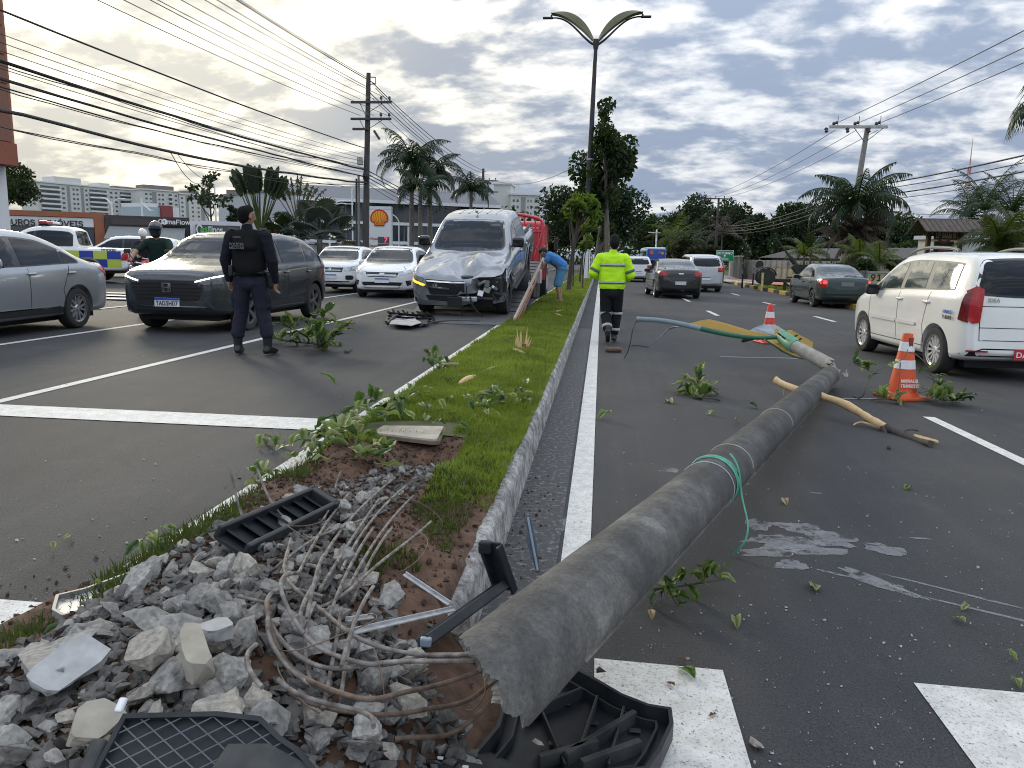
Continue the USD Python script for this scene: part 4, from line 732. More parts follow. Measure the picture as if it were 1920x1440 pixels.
tree_px('young_tree','smallest young tree with yellow green leaves left of the officer in yellow',1078,1112,440,472,36,.26,210,LEAFL,base=1090,seed=13,nb=5,blob=.45,tr=.05,zb=.22,droop=.5)
tree_px('median_tree','leaning grey trunk with thin foliage left of the officer in yellow',1098,1150,410,455,52,.36,330,LEAFM,base=1118,seed=14,nb=7,tr=.26,zb=.2,bark=BARKG)
# behind the tow truck and at the end of the left carriageway
tree_px('leafy_tree','mid green tree filling the gap behind the red tow truck',1010,1075,425,490,95,.5,1600,LEAFM,seed=15,nb=10,zb=.2); tree_px('leafy_tree','olive green tree at the end of the left carriageway',960,1030,455,500,110,.5,1200,LEAFO,seed=16,nb=8,zb=.2)
# right side
tree_px('roadside_tree','pale green bushy tree beside the distant bus',1180,1266,405,520,120,.60,3200,LEAFM,seed=20,nb=16,group=RT,tr=.3)
tree_px('roadside_tree','broad dark dome shaped tree above the distant bus',1236,1356,366,510,128,.62,6500,LEAFD,seed=21,nb=22,group=RT,tr=.5); tree_px('roadside_tree','dark green rounded tree around the far power pole',1300,1404,372,515,112,.58,6200,LEAFD,seed=22,nb=22,group=RT,tr=.5)
tree_px('roadside_tree','olive shrubby tree left of the green road sign',1262,1345,440,520,92,.5,3600,LEAFO,seed=23,nb=18,group=RT,tr=.2); tree_px('roadside_tree','yellowish feathery tree in front of the dark dome tree',1240,1300,420,505,105,.5,2600,ids_mat('leaf_yellow',[(0,(.05,.06,.012)),(.5,(.11,.125,.022)),(1,(.2,.19,.05))],.5,trans=.3),seed=24,nb=12,group=RT,tr=.2)
tree_px('roadside_tree','dark tree above the left end of the grey shed',1385,1470,403,520,84,.48,4600,LEAFD,seed=25,nb=18,group=RT,tr=.4); tree_px('roadside_tree','dark gappy tree with sky showing through above the display gun',1446,1572,375,505,72,.42,5400,LEAFD,seed=26,nb=26,blob=.26,group=RT,tr=.4)
tree_px('roadside_tree','rounded dark tree between the big palm and the gate sign',1612,1772,398,525,78,.45,6500,LEAFD,seed=27,nb=22,group=RT,tr=.4); tree_px('roadside_tree','leafy understorey tree left of the gate sign',1640,1725,440,520,60,.36,3200,LEAFM,seed=28,nb=14,group=RT,tr=.15)
tree_px('roadside_tree','bushy greenery behind the white guard house',1775,1900,408,470,64,.4,3600,LEAFM,seed=29,nb=16,group=RT,tr=.15); tree_px('roadside_tree','far low tree line crown right of the tall palm',1560,1640,430,500,95,.5,2600,LEAFD,seed=30,nb=12,group=RT,tr=.3)
tree_px('roadside_tree','small shrub at the foot of the green road sign',1335,1362,492,524,66,.3,700,LEAFD,seed=31,nb=6,group=RT,tr=.06)
for k,(px,Y,w,h) in enumerate(((1570,36,40,22),(1625,34,46,26),(1600,33,30,18),(1690,38,50,30))): tree_px('verge_shrub',('low shrub left of the tall palm foot','low shrub right of the tall palm foot','ground shrub directly before the tall palm trunk','shrub behind the number wall')[k],px-w/2,px+w/2,512-h,516,Y,.22,700,LEAFM,seed=33+k,nb=6,tr=.03,cat='shrub')
def frond(L,az,el,droop,nl=34,ll=.6,wid=.05,seed=0,o=(0,0,0),hang=.55,keel=None):
    r = np.random.default_rng(seed); t = np.linspace(0,1,nl); e = el-droop*t**1.4; dl = L/(nl-1)
    dx = np.cumsum(np.cos(e))*dl; dz = np.cumsum(np.sin(e))*dl; p = np.stack([dx*math.cos(az),dx*math.sin(az),dz],1)+np.asarray(o)
    tg = np.gradient(p,axis=0); tg /= np.linalg.norm(tg,axis=1,keepdims=True); side = np.cross(tg,[0,0,1.]); side /= np.linalg.norm(side,axis=1,keepdims=True)+1e-9; V,Fc = [],[]
    for s in (-1,1):
        l = ll*np.clip(np.sin(np.pi*(t*.86+.12)),.15,1)*r.uniform(.8,1.1,nl); d = side*s+tg*.55+np.array([0,0,-hang])*r.uniform(.6,1.4,nl)[:,None]; d /= np.linalg.norm(d,axis=1,keepdims=True)
        m_ = p+d*l[:,None]*.5+[0,0,.06*ll]; e_ = p+d*l[:,None]*.92+np.array([0,0,-.32])*l[:,None]*hang; w = tg*wid
        k = len(V)*0; v = np.stack([p-w*.5,p+w*.5,m_-w*.55,m_+w*.55,e_],1).reshape(-1,3); o_ = (np.arange(nl)*5)[:,None]; f = np.concatenate([o_+[0,1,3],o_+[0,3,2],o_+[2,3,4]],0); V.append(v); Fc.append(f)
    lv = tmesh(np.vstack(V),np.vstack([Fc[0],Fc[1]+len(V[0])])); return lv,tube(p[::3],np.linspace(wid*.8,wid*.2,len(p[::3])),5)
def palm(name,label,base,H,n,L,seed,mt=PALMG,tr=.16,group=None,ll=.6,el=(.2,1.3),droop=(1.2,2.3),dead=0,trunk=BARKG,lean=(0,0),wid=.05,nl=34,az=None,crownshaft=None,hang=.55):
    r = np.random.default_rng(seed); t = thing(name,label,'palm tree',base,group=group); top = np.array([lean[0],lean[1],H]); tp = spline([(0,0,-.1),(lean[0]*.4,lean[1]*.4,H*.5),top],10)
    obj('trunk',tube(tp,np.linspace(tr*1.25,tr*.8,10)+.012*np.sin(np.arange(10)*2.2),10),trunk,t,smooth=50)
    if crownshaft: obj('crownshaft',tube([top-[0,0,crownshaft*.4],top,top+[0,0,crownshaft*.6]],[tr*.85,tr*.95,tr*.35],8),mat('crownshaft_green',(.10,.14,.05),.5,var=.2),t,smooth=50)
    for k in range(n):
        a = (2*math.pi*k*.618+r.normal(0,.15)) if az is None else az[k % len(az)]; q = (k+.5)/n; lv,ra = frond(L*r.uniform(.85,1.1),a,el[0]+(el[1]-el[0])*q+r.normal(0,.06),droop[1]+(droop[0]-droop[1])*q,nl,ll,wid,seed*50+k,top,hang)
        f = numbered(t,'frond'); UsdGeom.Xform.Define(stage,f); obj('leaflets',lv,mt,f); obj('rachis',ra,mt,f)
    for k in range(dead):
        lv,ra = frond(L*r.uniform(.4,.75),r.uniform(0,6.3),r.uniform(-.5,1.0),r.uniform(.3,1.2),22,ll*.42,wid*1.3,seed*90+k,top-[0,0,r.uniform(.15,.75)*H*.6],.9); f = numbered(t,'dead_frond'); UsdGeom.Xform.Define(stage,f); obj('leaflets',lv,PALMB,f); obj('rachis',ra,PALMB,f)
    return t
bl_ = np.random.default_rng(44); pts_,nr_ = [],[]
for k in range(90):
    px = (930+170*k/20 if k < 20 else 1178+760*(k-20)/70)+bl_.normal(0,6); Y = bl_.uniform(125,160); c_ = np.array(far(px,470,Y)); c_[2] = bl_.uniform(1,7); d = bl_.normal(size=(150,3)); d /= np.linalg.norm(d,axis=1,keepdims=True); pts_.append(c_+d*np.array([5.5,4,4.2])*bl_.uniform(.5,1,(150,1))); nr_.append(d)
obj('distant_woods',leaf_cloud(np.vstack(pts_),np.vstack(nr_),.9,44),LEAFD,kind='stuff',label='dim distant woods closing the view behind the right hand trees',cat='woods')
G = 'palms in front of the glass fronted building'
for k,(px,py,Y,L,n,lab) in enumerate(((772,300,58,3.4,15,'leftmost drooping palm before the glass fronted building, above the wrecked pickup'),(806,322,60,3.2,15,'middle palm of the clump behind the wrecked pickup'),(788,350,56,2.6,11,'shortest palm of the clump behind the wrecked pickup'),(882,352,72,2.8,13,'single palm beside the second power pole'))):
    palm('feather_palm',lab,base_at(px,Y,.3),zp(px,py+4,Y)-.3,n,L,60+k,tr=.17,group=None,ll=.95,droop=(1.3,2.6),el=(.1,1.35),wid=.07,hang=.9)
# big palm on the right verge with its skirt of dead fronds
palm('feather_palm','large leaning palm with a brown skirt of dead fronds on the right verge',base_at(1598,40),zp(1590,395,40),22,3.0,71,tr=.34,ll=.85,dead=64,trunk=BARK,wid=.06,el=(.35,1.5),droop=(1.1,2.9),hang=1.1)
for k,(px,py,Y,L,n,mt,lab) in enumerate(((1508,480,42,1.5,8,PALMY,'small yellow green palm left of the tall palm, right of the display gun'),(1520,474,44,1.7,7,PALMG,'small palm directly beside the yellow green palm'),(1612,480,37,1.5,8,PALMY,'young yellow palm right of the tall palm trunk'),(1650,492,36,1.3,8,PALMY,'young yellow palm behind the number wall'),(1262,450,96,4.2,12,PALMY,'yellow tinged palm in the tree belt beyond the bus'),(1290,455,94,4.0,12,PALMG,'green palm in the tree belt left of the green road sign'),(1352,440,88,3.6,12,PALMB,'brown withered palm above the green road sign'))): palm('young_palm',lab,base_at(px,Y),max(.6,zp(px,py,Y)),n,L,80+k,mt,tr=.07,ll=.5*L/2,wid=.05,nl=22,droop=(.9,1.9))
for k,(px,py,Y,L,n,lab) in enumerate(((1838,395,62,4.2,14,'tall dark palm clump on the right skyline, nearest the mast'),(1810,408,66,3.6,12,'shorter dark palm at the foot of the lattice mast'),(1888,400,58,4.0,14,'dark palm at the right edge of the skyline'),(1902,452,40,2.6,14,'low arching palm at the right edge beside the guard house'),(1872,470,38,2.0,12,'low olive palm overlapping the guard house corner'))): palm('feather_palm',lab,base_at(px,Y),max(.8,zp(px,py,Y)),n,L,100+k,PALMG if k < 3 else ids_mat('palm_leaf_olive',[(0,(.04,.055,.016)),(.6,(.085,.105,.03)),(1,(.15,.15,.055))],.5,trans=.3),tr=.18,ll=.8,wid=.06,el=(.3,1.5),droop=(.9,2.1))
palm('feather_palm','palm frond hanging in from outside at the upper right edge',base_at(1975,15.5),zp(1975,190,15.5),12,1.55,120,tr=.13,ll=.62,wid=.034,nl=30,el=(-.1,1.2),droop=(1.6,2.6),hang=1.0)
# traveller's palms (flat fans of paddles on long stalks) and grey fan palms
def traveller(label,px,py0,Y,n,L,stalk,seed,mt_leaf,mt_stalk,spread=1.1,tatter=.0):
    r = np.random.default_rng(seed); b = base_at(px,Y,.3); z = zp(px,py0,Y)-.3; t = thing('traveller_palm',label,'palm tree',b,rot=.1); obj('trunk',tube([(0,0,-.1),(0,0,z*.6),(0,0,z)],[.14,.12,.16],8),BARK,t,smooth=50)
    for k in range(n):
        a = math.pi/2+spread*((k/(n-1))*2-1)+r.normal(0,.03); y = (k % 2-.5)*.06; d = np.array([math.cos(a),0,math.sin(a)]); s0,s1 = np.array([0,y,z]),np.array([0,y,z])+d*stalk*r.uniform(.9,1.08); f = numbered(t,'paddle_leaf'); UsdGeom.Xform.Define(stage,f)
        obj('stalk',hull3([*(s0+np.array([q*.05,w*.02,0]) for q in (-1,1) for w in (-1,1)),*(s1+np.array([q*.03,w*.015,0]) for q in (-1,1) for w in (-1,1))]),mt_stalk,f)
        m_ = 14; tt = np.linspace(0,1,m_); bend = d*1.0; pp = s1+tt[:,None]*d*L*r.uniform(.85,1.1)+np.array([math.copysign(1,d[0])*.0,0,-1])*(tt**2)[:,None]*L*(.12+.3*abs(d[0])); sd = np.cross(d,[0,1.,0]); sd = sd*math.cos(.5)+np.array([0,math.sin(.5),0])*r.choice([-1,1]); V,Fc = [],[]
        for i in range(m_-1):
            w0,w1 = (.34*L*.5*math.sin(math.pi*min(1,.12+q*.86))**.6 for q in (tt[i],tt[i+1])); g = 1-tatter*r.random()
            for sgn in (-1,1):
                o = len(V); hang = np.array([0,.12*sgn,-.25]); V += [pp[i],pp[i+1],pp[i+1]*1+sgn*sd*w1*g+hang*w1*(.4+tatter),pp[i]+(pp[i+1]-pp[i])*(.12*tatter)+sgn*sd*w0*g+hang*w0*(.4+tatter)]; Fc += [(o,o+1,o+2),(o,o+2,o+3)]
        obj('blade',tmesh(V,Fc),mt_leaf,f)
traveller('tall traveller palm with dark fan crown directly behind the police officer head',490,442,48,19,1.9,2.7,131,LEAFD,PALMY,.40,.25); traveller('traveller palm with orange stalks and ragged leaves left of the fan palm',560,425,50,11,1.5,1.9,132,LEAFO,ids_mat('stalk_orange',[(0,(.16,.10,.03)),(1,(.30,.17,.05))],.6),.6,.8)
def fan_palm(label,px,py0,Y,R,n,seed,mt):
    r = np.random.default_rng(seed); b = base_at(px,Y,.3); z = max(.4,zp(px,py0,Y)-.3); t = thing('fan_palm',label,'palm tree',b); obj('trunk',tube([(0,0,-.1),(0,0,z)],[.22,.18],8),BARKG,t,smooth=50)
    for k in range(n):
        az,el = 2*math.pi*.618*k,-.1+1.35*(k+.5)/n; d = np.array([math.cos(az)*math.cos(el),math.sin(az)*math.cos(el),math.sin(el)]); c = np.array([0,0,z])+d*R*r.uniform(.95,1.15); up = np.cross(np.cross(d,[0,0,1.]),d); up /= np.linalg.norm(up)+1e-9; sd = np.cross(d,up); f = numbered(t,'fan_leaf'); UsdGeom.Xform.Define(stage,f); obj('stalk',tube([(0,0,z),c],[.03,.02],5),mt,f); V,Fc = [c],[]
        ns = 26; rr0 = R*.62
        for i in range(ns):
            a = -2.3+4.6*i/(ns-1); w = 4.6/ns*.62; dirs = [math.cos(a+q)*d+math.sin(a+q)*sd for q in (-w,0,w)]; o = len(V); fold = up*.05*R; V += [c+dirs[0]*rr0*.62,c+dirs[1]*rr0*.66+fold,c+dirs[2]*rr0*.62,c+dirs[1]*rr0*r.uniform(.92,1.08)-np.array([0,0,.12*R])]; Fc += [(0,o,o+1),(0,o+1,o+2),(o,o+3,o+1),(o+1,o+3,o+2)]
        obj('blade',tmesh(V,Fc),mt,f)
fan_palm('silvery grey fan palm behind the waiting cars, left of the fuel totem',600,448,47,1.7,17,141,FANG); fan_palm('low dark fan palm between the two traveller palms',540,452,49,1.35,13,142,PALMG); fan_palm('small dark fan palm behind the officer right shoulder',522,455,51,.9,9,143,PALMG)
# ------------------------------------------------------------------ power poles, wires, lamp post
POLEW = mat('pole_timber',(.055,.05,.047),.85,var=.3,scale=8,stretch=(1,1,.15)); POLEC = mat('pole_concrete',(.21,.20,.18),.85,var=.2,scale=5); WIRE = mat('wire_black',(.014,.014,.015),.6,var=0); INSUL = mat('insulator',(.05,.04,.04),.3,var=.1); LAMPD = mat('lamp_post_dark',(.020,.020,.021),.5,var=.15); LAMPY = mat('lamp_leaf_olive',(.085,.08,.03),.5,var=.15)
def wire(a,b,sag,r,label,group=None,n=22,name='power_cable',wob=0.,seed=0):
    a,b = np.asarray(a,float),np.asarray(b,float); t = np.linspace(0,1,n); r *= 1.25; p = a+(b-a)*t[:,None]; p[:,2] -= 4*sag*t*(1-t)
    if wob: p[:,2] += wob*fbm(np.stack([t*9,0*t+seed,0*t],-1),1,3,seed); p[:,0] += wob*fbm(np.stack([t*9,0*t+seed,0*t],-1),1,3,seed+9)
    return obj(name,tube(p,r,5),WIRE,label=label,cat='cable',group=group,smooth=True)
def arm(t,z,half,mt,r=.055,off=0.,braces=True,pins=(),y=-.18,ang=0.,name='crossarm'):
    obj(name,rbox(half*2,.1,.12,.015,(off,y,z)),mt,t)
    if braces:
        for s in (-1,1): obj('brace',tube([(s*half*.55+off,y,z-.06),(0,y+.06,z-.62)],.018,5),mt,t)
    for x in pins: obj('insulator_pin',lathe([(0,0),(.025,0),(.03,.08),(.075,.1),(.08,.17),(.05,.24),(0,.25)],10).apply_translation((x+off,y,z+.06)),INSUL,t,smooth=50)
P1 = base_at(689,42,.3); zt = zp(696,137,42)-.3; t = thing('utility_pole','tall dark timber power pole with two crossarms left of the fuel totem','power pole',P1)
obj('shaft',tube([(-.12,0,-.1),(0,0,zt*.5),(.17,0,zt)],[.19,.165,.12],12),POLEW,t,smooth=50); hz = lambda py: zp(690,py,42)-.3
arm(t,hz(193),1.12,POLEW,off=.35,pins=(-.2,.55,1.0)); arm(t,hz(224),1.12,POLEW,off=.33,pins=(-.2,.55,1.0)); arm(t,hz(243),.45,POLEW,off=-.25,braces=False); obj('top_bracket',tube([(.1,0,zt-.2),(.55,0,zt-.22),(.55,0,zt-.55),(.12,0,zt-.58)],.03,6),POLEW,t)
obj('junction_box',rbox(.28,.2,.42,.03,(-.3,-.2,hz(303))),mat('box_beige',(.36,.34,.28),.6,var=.1),t); obj('cable_bundle',tube([(.0,-.2,hz(320)),(.03,-.22,hz(330)),(.0,-.2,hz(345))],[.10,.2,.08],8),WIRE,t); obj('riser_pipe',tube([(-.45,-.1,0),(-.42,-.1,hz(330))],.07,8),POLEC,t,smooth=50); obj('riser_pipe',tube([(-.62,.0,0),(-.58,.0,hz(335))],.05,8),POLEW,t,smooth=50)
obj('cutout_switch',tube([(.5,-.2,hz(246)),(.8,-.2,hz(262))],.07,6),INSUL,t); obj('wire_loop',tube(spline([(1.3,-.2,hz(250)),(1.45,-.2,hz(260)),(1.3,-.2,hz(270)),(1.15,-.2,hz(258)),(1.3,-.2,hz(250))],14),.022,5),LW,t)
P2 = base_at(904,86,.3); z2 = zp(906,316,86)-.3; t = thing('utility_pole','second power pole with one crossarm behind the pickup roof','power pole',P2); obj('shaft',tube([(0,0,0),(0,0,z2)],[.2,.13],10),POLEW,t,smooth=50); arm(t,zp(906,339,86)-.3,1.2,POLEW,off=.5,pins=(.2,.9)); arm(t,zp(906,360,86)-.3,1.1,POLEW,off=.6)
px_,P3y = P1[0]-.45,-1.5
span_ = lambda z0,z1,dx,sag,r,lab,g=None,dx1=None,**k: wire((px_-1.2+dx,P3y,z0),(P1[0]+(dx if dx1 is None else dx1),42,z1),sag,r,lab,g,**k)
GH,GT,GB = 'thin high voltage wires sagging towards the timber power pole','telephone wires strung left of the timber power pole','heavy cable bundles hanging left of the timber power pole'
for k,(dx,py) in enumerate(((-.65,193),(.1,193),(.85,193),(-.65,224),(.1,224),(.85,224))): span_(zp(690,py,42)+.25,zp(690,py,42)+.2,dx,.55,.011,'thin bare power wire sagging from crossarm of timber pole to upper left',GH,dx1=.35+dx)
for k,(z,dx) in enumerate(((10.6,.25),(10.35,.55),(10.1,.3))): span_(z+.2,z,dx,.45,.019 if k == 1 else .013,('top spaced aerial cable running to the pole head','thick middle aerial cable running to the pole head','lowest of the three aerial cables at the pole head')[k])
for k in range(4):
    for s_ in (.25,.62): pass
span_(7.2,7.05,-.1,.35,.022,'single dark cable crossing from upper left edge to the timber pole',wob=.05)
for k,(z,r,wob,lab) in enumerate(((6.05,.034,.1,'thick black telephone bundle, upper of the heavy cables left of the pole'),(5.65,.028,.12,'middle black telephone bundle left of the pole'),(5.2,.036,.22,'lowest sagging black telephone bundle with loose ends left of the pole'))):
    span_(z,z-.15+.08*k,-.1+.1*k,(.35,.4,.75)[k],r,lab,wob=wob,seed=k,n=40)
    for j in range(2): span_(z+.03*j,z-.12,-.05+.1*j,(.45,.5,.95)[k]+.1*j,.011,'thin strand hanging alongside the heavy telephone bundles','strands beside the telephone bundles',wob=.25,seed=10+k*3+j,n=40)
for k in range(7): span_(6.9-.17*k,6.75-.2*k,-.35+.12*k,.5+.05*k,.0085,'faint thin telephone wire left of the timber pole',GT)
lp = far(385,322,38); wire(far(318,282,33),far(372,345,45),.35,.015,'loose cable end hanging below the telephone bundles, left one'); wire(far(330,285,33),far(380,335,45),.15,.012,'loose cable end hanging below the telephone bundles, right one')
q2 = np.array(P2)
for k,(dx,z,sag,r) in enumerate(((.3,10.75,.6,.02),(.55,10.4,.75,.016),(.2,10.2,.7,.02),(.35,9.9,.7,.012),(1.0,9.8,.7,.011),(.5,8.9,.7,.011),(1.2,8.8,.7,.011))): wire((P1[0]+dx,42,z-.25),q2+[dx,0,(zp(906,322+6*k,86)-.3)],sag,r,'overhead wire running on from the timber pole to the second power pole','wires between the two left power poles')
for k in range(5): wire((P1[0]+.1,42,5.9-.2*k),q2+[.2,0,5.6-.2*k],.6+.1*k,.022 if k < 3 else .012,'black telephone cable running on past the palms to the second pole','telephone cables beyond the timber pole',wob=.1,seed=k)
wire(q2+[1.4,0,zp(906,338,86)-.3],far(1078,312,60),.8,.02,'single wire from the second power pole across to the median tree')
# right side
R1 = base_at(1588,46); zt = zp(1604,236,46); t = thing('utility_pole','leaning concrete power pole with pale crossarm above the tall palm','power pole',R1); lx = (1603-1588)*46/1442
obj('shaft',tube([(-.35,0,-.1),(lx*.4,0,zt*.55),(lx,0,zt)],[.2,.17,.13],12),POLEC,t,smooth=50); obj('crossarm',rbox(3.1,.14,.16,.02,(lx-.55,-.2,zt-.08)),mat('pale_crossarm',(.40,.39,.36),.7,var=.15),t)
for k in range(3):
    x = lx-1.95+1.12*k; obj('insulator',lathe([(0,0),(.06,.02),(.11,.1),(.06,.2),(.1,.28),(0,.34)],10).apply_transform(rot(1.2,(0,1,0))).apply_translation((x,-.2,zt+.05)),INSUL,t,smooth=50); obj('insulator',lathe([(0,0),(.06,.02),(.11,.1),(.06,.2),(.1,.28),(0,.34)],10).apply_transform(rot(math.pi-.5,(1,0,0))).apply_translation((x-.3,-.2,zt-.12)),INSUL,t,smooth=50); obj('surge_arrester',cyl((x+.3,-.2,zt),(x+.3,-.2,zt+.5),.02,sides=5),INSUL,t)
for s in (-1,1): obj('brace',tube([(lx+s*.75,-.2,zt-.16),(lx-.1,-.1,zt-.9)],.02,5),INSUL,t)
R2 = base_at(1341,94); z2 = zp(1341,371,94); t = thing('utility_pole','far power pole with short crossarm standing among the right hand trees','power pole',R2); obj('shaft',cyl((0,0,0),(0,0,z2),.18,.12,10),POLEW,t,smooth=50); arm(t,z2-.1,2.0,POLEW,off=-.4,pins=(-1,0,1)); arm(t,z2-2.2,1.0,POLEW)
for k in range(3):
    x = R1[0]+lx-1.75+1.12*k; wire((x+1.6,3,zt+.6),(x,45.8,zt+.1),.3,.014,('upper of three wires running from the right edge to the pale crossarm','middle of three wires running from the right edge to the pale crossarm','lower of three wires running from the right edge to the pale crossarm')[k]); wire((x,45.8,zt-.25),np.array(R2)+[-1.6+1.2*k,0,z2+.1],.5,.014,'wire running from the pale crossarm down to the far power pole','wires beyond the leaning concrete pole')
for k,(z,r) in enumerate(((5.75,.026),(5.5,.016),(5.2,.024),(4.95,.012))): wire((R1[0]+.9,3,z+.1),(R1[0]+.1,46,z-.2),.5,r,'black telephone cable below the leaning concrete pole, to the right edge','telephone cables at the right edge'); wire((R1[0]+.1,46,z-.2),np.array(R2)+[.1,0,z-.3],.7,r,'telephone cable before the trees beyond the leaning pole','telephone cables before the right hand trees')
b = base_at(1655,70); t = thing('utility_pole','plain slim timber pole between the tall palm and the gate sign','power pole',b); z = zp(1664,376,70); obj('shaft',tube([(0,0,0),(.45,0,z)],[.17,.1],8),POLEW,t,smooth=50); obj('pole_step',rbox(.5,.06,.06,.01,(.62,0,z-.9)),POLEW,t)
wire(np.array(b)+[.45,0,z-1.0],far(1925,388,60),.3,.016,'level wire from the slim pole to the right edge behind the gate sign'); wire(np.array(b)+[.45,0,z-.6],far(1925,330,50),.3,.008,'thin rising wire from the slim pole to the right edge')
for px,py0,Y,lab in ((1229,430,105,'white street pole beside the pale green bushy tree'),(1203,455,125,'faint pole farthest down the right hand trees')): b = base_at(px,Y); t = thing('utility_pole',lab,'power pole',b); z = zp(px,py0,Y); obj('shaft',cyl((0,0,0),(0,0,z),.14,.1,8),LW,t); obj('crossarm',rbox(1.6,.1,.1,.02,(-.3,0,z-.4)),LW,t)
# the standing lamp post in the median
LB = base_at(1098,49.7,.2); zt = zp(1106,82,49.7)-.2; t = thing('median_lamp_post','tall dark lamp post with two leaf shaped arms standing in the median','street lamp',LB)
xt = (1106-1098)*49.7/1442*.6; obj('shaft',tube([(0,0,-.2),(xt*.3,0,zt*.5),(xt,0,zt)],[.23,.18,.12],14),LAMPD,t,smooth=50); obj('collar',tube([(xt,0,zt-.35),(xt,0,zt),(xt,0,zt+.25)],[.13,.22,.16],12),LAMPD,t,smooth=50)
for s in (-1,1):
    k = 24; q = np.linspace(0,1,k); X = s*(.1+2.65*q); Z = zt+.1+1.75*(1-(1-q)**2.0)-.12*q; w = .02+.40*np.sin(np.pi*np.clip(q*.98+.01,0,1))**.9*(1-.45*q); d = np.gradient(np.stack([X,Z],1),axis=0); d /= np.linalg.norm(d,axis=1,keepdims=True); nrm = np.stack([-d[:,1],d[:,0]],1)*s
    V = np.concatenate([np.stack([X+xt+nrm[:,0]*w,0*X+y_,Z+nrm[:,1]*w],1) for y_ in (-.04,.04)]+[np.stack([X+xt-nrm[:,0]*w*.35,0*X+y_,Z-nrm[:,1]*w*.35],1) for y_ in (-.30,.30)]); i = np.arange(k-1)
    obj('leaf_panel',quads(V,np.concatenate([np.stack([i+a*k,i+1+a*k,i+1+b_*k,i+b_*k],1) for a,b_ in ((0,1),(1,3),(3,2),(2,0))])),LAMPY,t,smooth=40)
    ar = spline([(xt+s*.05,0,zt-.1),(xt+s*.9,0,zt+.55),(xt+s*1.9,0,zt+1.35),(xt+s*2.65,0,zt+1.5)],16); obj('arm',tube(ar,np.linspace(.07,.045,16),8),LAMPD,t,smooth=50); hd = numbered(t,'lamp_head'); UsdGeom.Xform.Define(stage,hd); obj('housing',rbox(.62,.24,.11,.04,(xt+s*2.95,0,zt+1.50)),LAMPD,hd,smooth=50); obj('photocell',cyl((xt+s*2.75,0,zt+1.54),(xt+s*2.75,0,zt+1.66),.05,sides=8),LAMPD,hd)
obj('band',tube([(xt*.3,0,zp(1098,300,49.7)-.2),(xt*.3,0,zp(1098,297,49.7)-.2)],.2,14),GREYW,t)
b = base_at(1097,44,.2); t = thing('white_board','tall white panel standing in the median beside the young tree','board',b); z = zp(1097,458,44)-.2; obj('panel',rbox(.28,.05,z,.01,(.05,0,z/2)),WHITEW,t); obj('post',cyl((.26,0,0),(.26,0,z+.9),.03,sides=6),LW,t)
b = base_at(1076,31,.22); t = thing('dark_stake','black slender metal stake beside the young median tree','stake',b); obj('shaft',cyl((0,0,0),(0,0,zp(1076,452,31)-.22),.03,sides=6),INK,t); obj('foot',cyl((0,0,0),(0,0,.06),.07,sides=8),INK,t)
# ------------------------------------------------------------------ the cars
D2R = math.pi/180
SILV = carpaint('silver_paint',(.36,.38,.40),.75,.3); WHT = carpaint('white_paint',(.72,.73,.72),0,.35); DKG = carpaint('dark_grey_paint',(.011,.015,.017),.1,.25)
BLK = carpaint('black_paint',(.012,.012,.013),.2,.25); GRN = carpaint('green_paint',(.028,.045,.042),.5,.3); WHT2 = carpaint('pearl_white_paint',(.76,.76,.72),0,.35)
TRAFL,TRAFR = 'traffic waiting on the left carriageway','traffic leaving on the right carriageway'
PF = [(0,.66),(.03,.74),(.10,.84),(.25,.925),(.55,.985),(.9,1),(1.6,1)]; PR = [(0,.74),(.03,.80),(.10,.87),(.25,.94),(.5,.985),(.85,1),(1.5,1)]
def seam_set(c,xa,xb,xc,ra,z0=.34,lean=.06):
    bz = lambda x: float(c.belt(x)); c.seams([[(xa-.02,z0),(xa,bz(xa)-.02)],[(xb,z0),(xb-.0,bz(xb))],[(ra+.30,z0+.05),(ra+.36,.62),(xc+.05,bz(xc))],[(xa-.02,z0),(ra+.30,z0)]])
def arch_trim(c,mt=BLKP,k=1.40,off=.010):
    for ax_ in c.axle:
        g = sg.Point(ax_,c.wr).buffer(c.wr*k,quad_segs=12).difference(sg.Point(ax_,c.wr).buffer(c.wr*1.16,quad_segs=12)).intersection(sg.box(-9,c.wr*.55,9,3)); c.patch('arch_trim',g,'left',mt,off,both=True,step=.06)
def sill_trim(c,z0,z1,mt=BLKP): c.patch('sill_trim',sg.box(c.axle[1]+c.wr*1.2,z0,c.axle[0]-c.wr*1.2,z1),'left',mt,.008,both=True)
def inner(c):                                                     # dark underbody so that no light shows through
    obj('underbody',box(c.L*.86,c.W*.72,.16,(0,0,float(c.sil(0))+.02)),BLKP,c.path)
# 1 dark grey crossover, nose towards the camera
c = Car('dark_crossover','dark grey crossover with plate TAD3H07 directly behind the standing police officer','car',(-6.38,13.1,ROAD_L),-92*D2R,4.33,1.79,
        [(-2.165,.95),(-2.12,1.08),(-1.95,1.2),(-1.5,1.43),(-1.0,1.55),(-.3,1.59),(.2,1.565),(.5,1.485),(1.08,1.15),(1.3,1.085),(1.8,1.0),(2.02,.95),(2.12,.88),(2.165,.78)],
        [(-2.165,1.02),(-1.2,1.04),(0,1.01),(1.1,.98),(2.165,.86)],PF,PR,sill=.24,wr=.335,axle=(1.3,-1.31),paint=DKG,tumble=.36,group=TRAFL)
c.finish_body(); inner(c); c.glasshouse(1.1,-1.75,[(.12,.04,.09),(-.92,-1.02,.08)]); c.screen('windshield','front',1.115,1.50,.70,.56); arch_trim(c); sill_trim(c,.26,.42)
c.patch('grille',sg.Polygon([(-.62,.80),(.62,.80),(.50,.50),(-.50,.50)]).buffer(-.03).buffer(.03),'front',BLKP,.006)
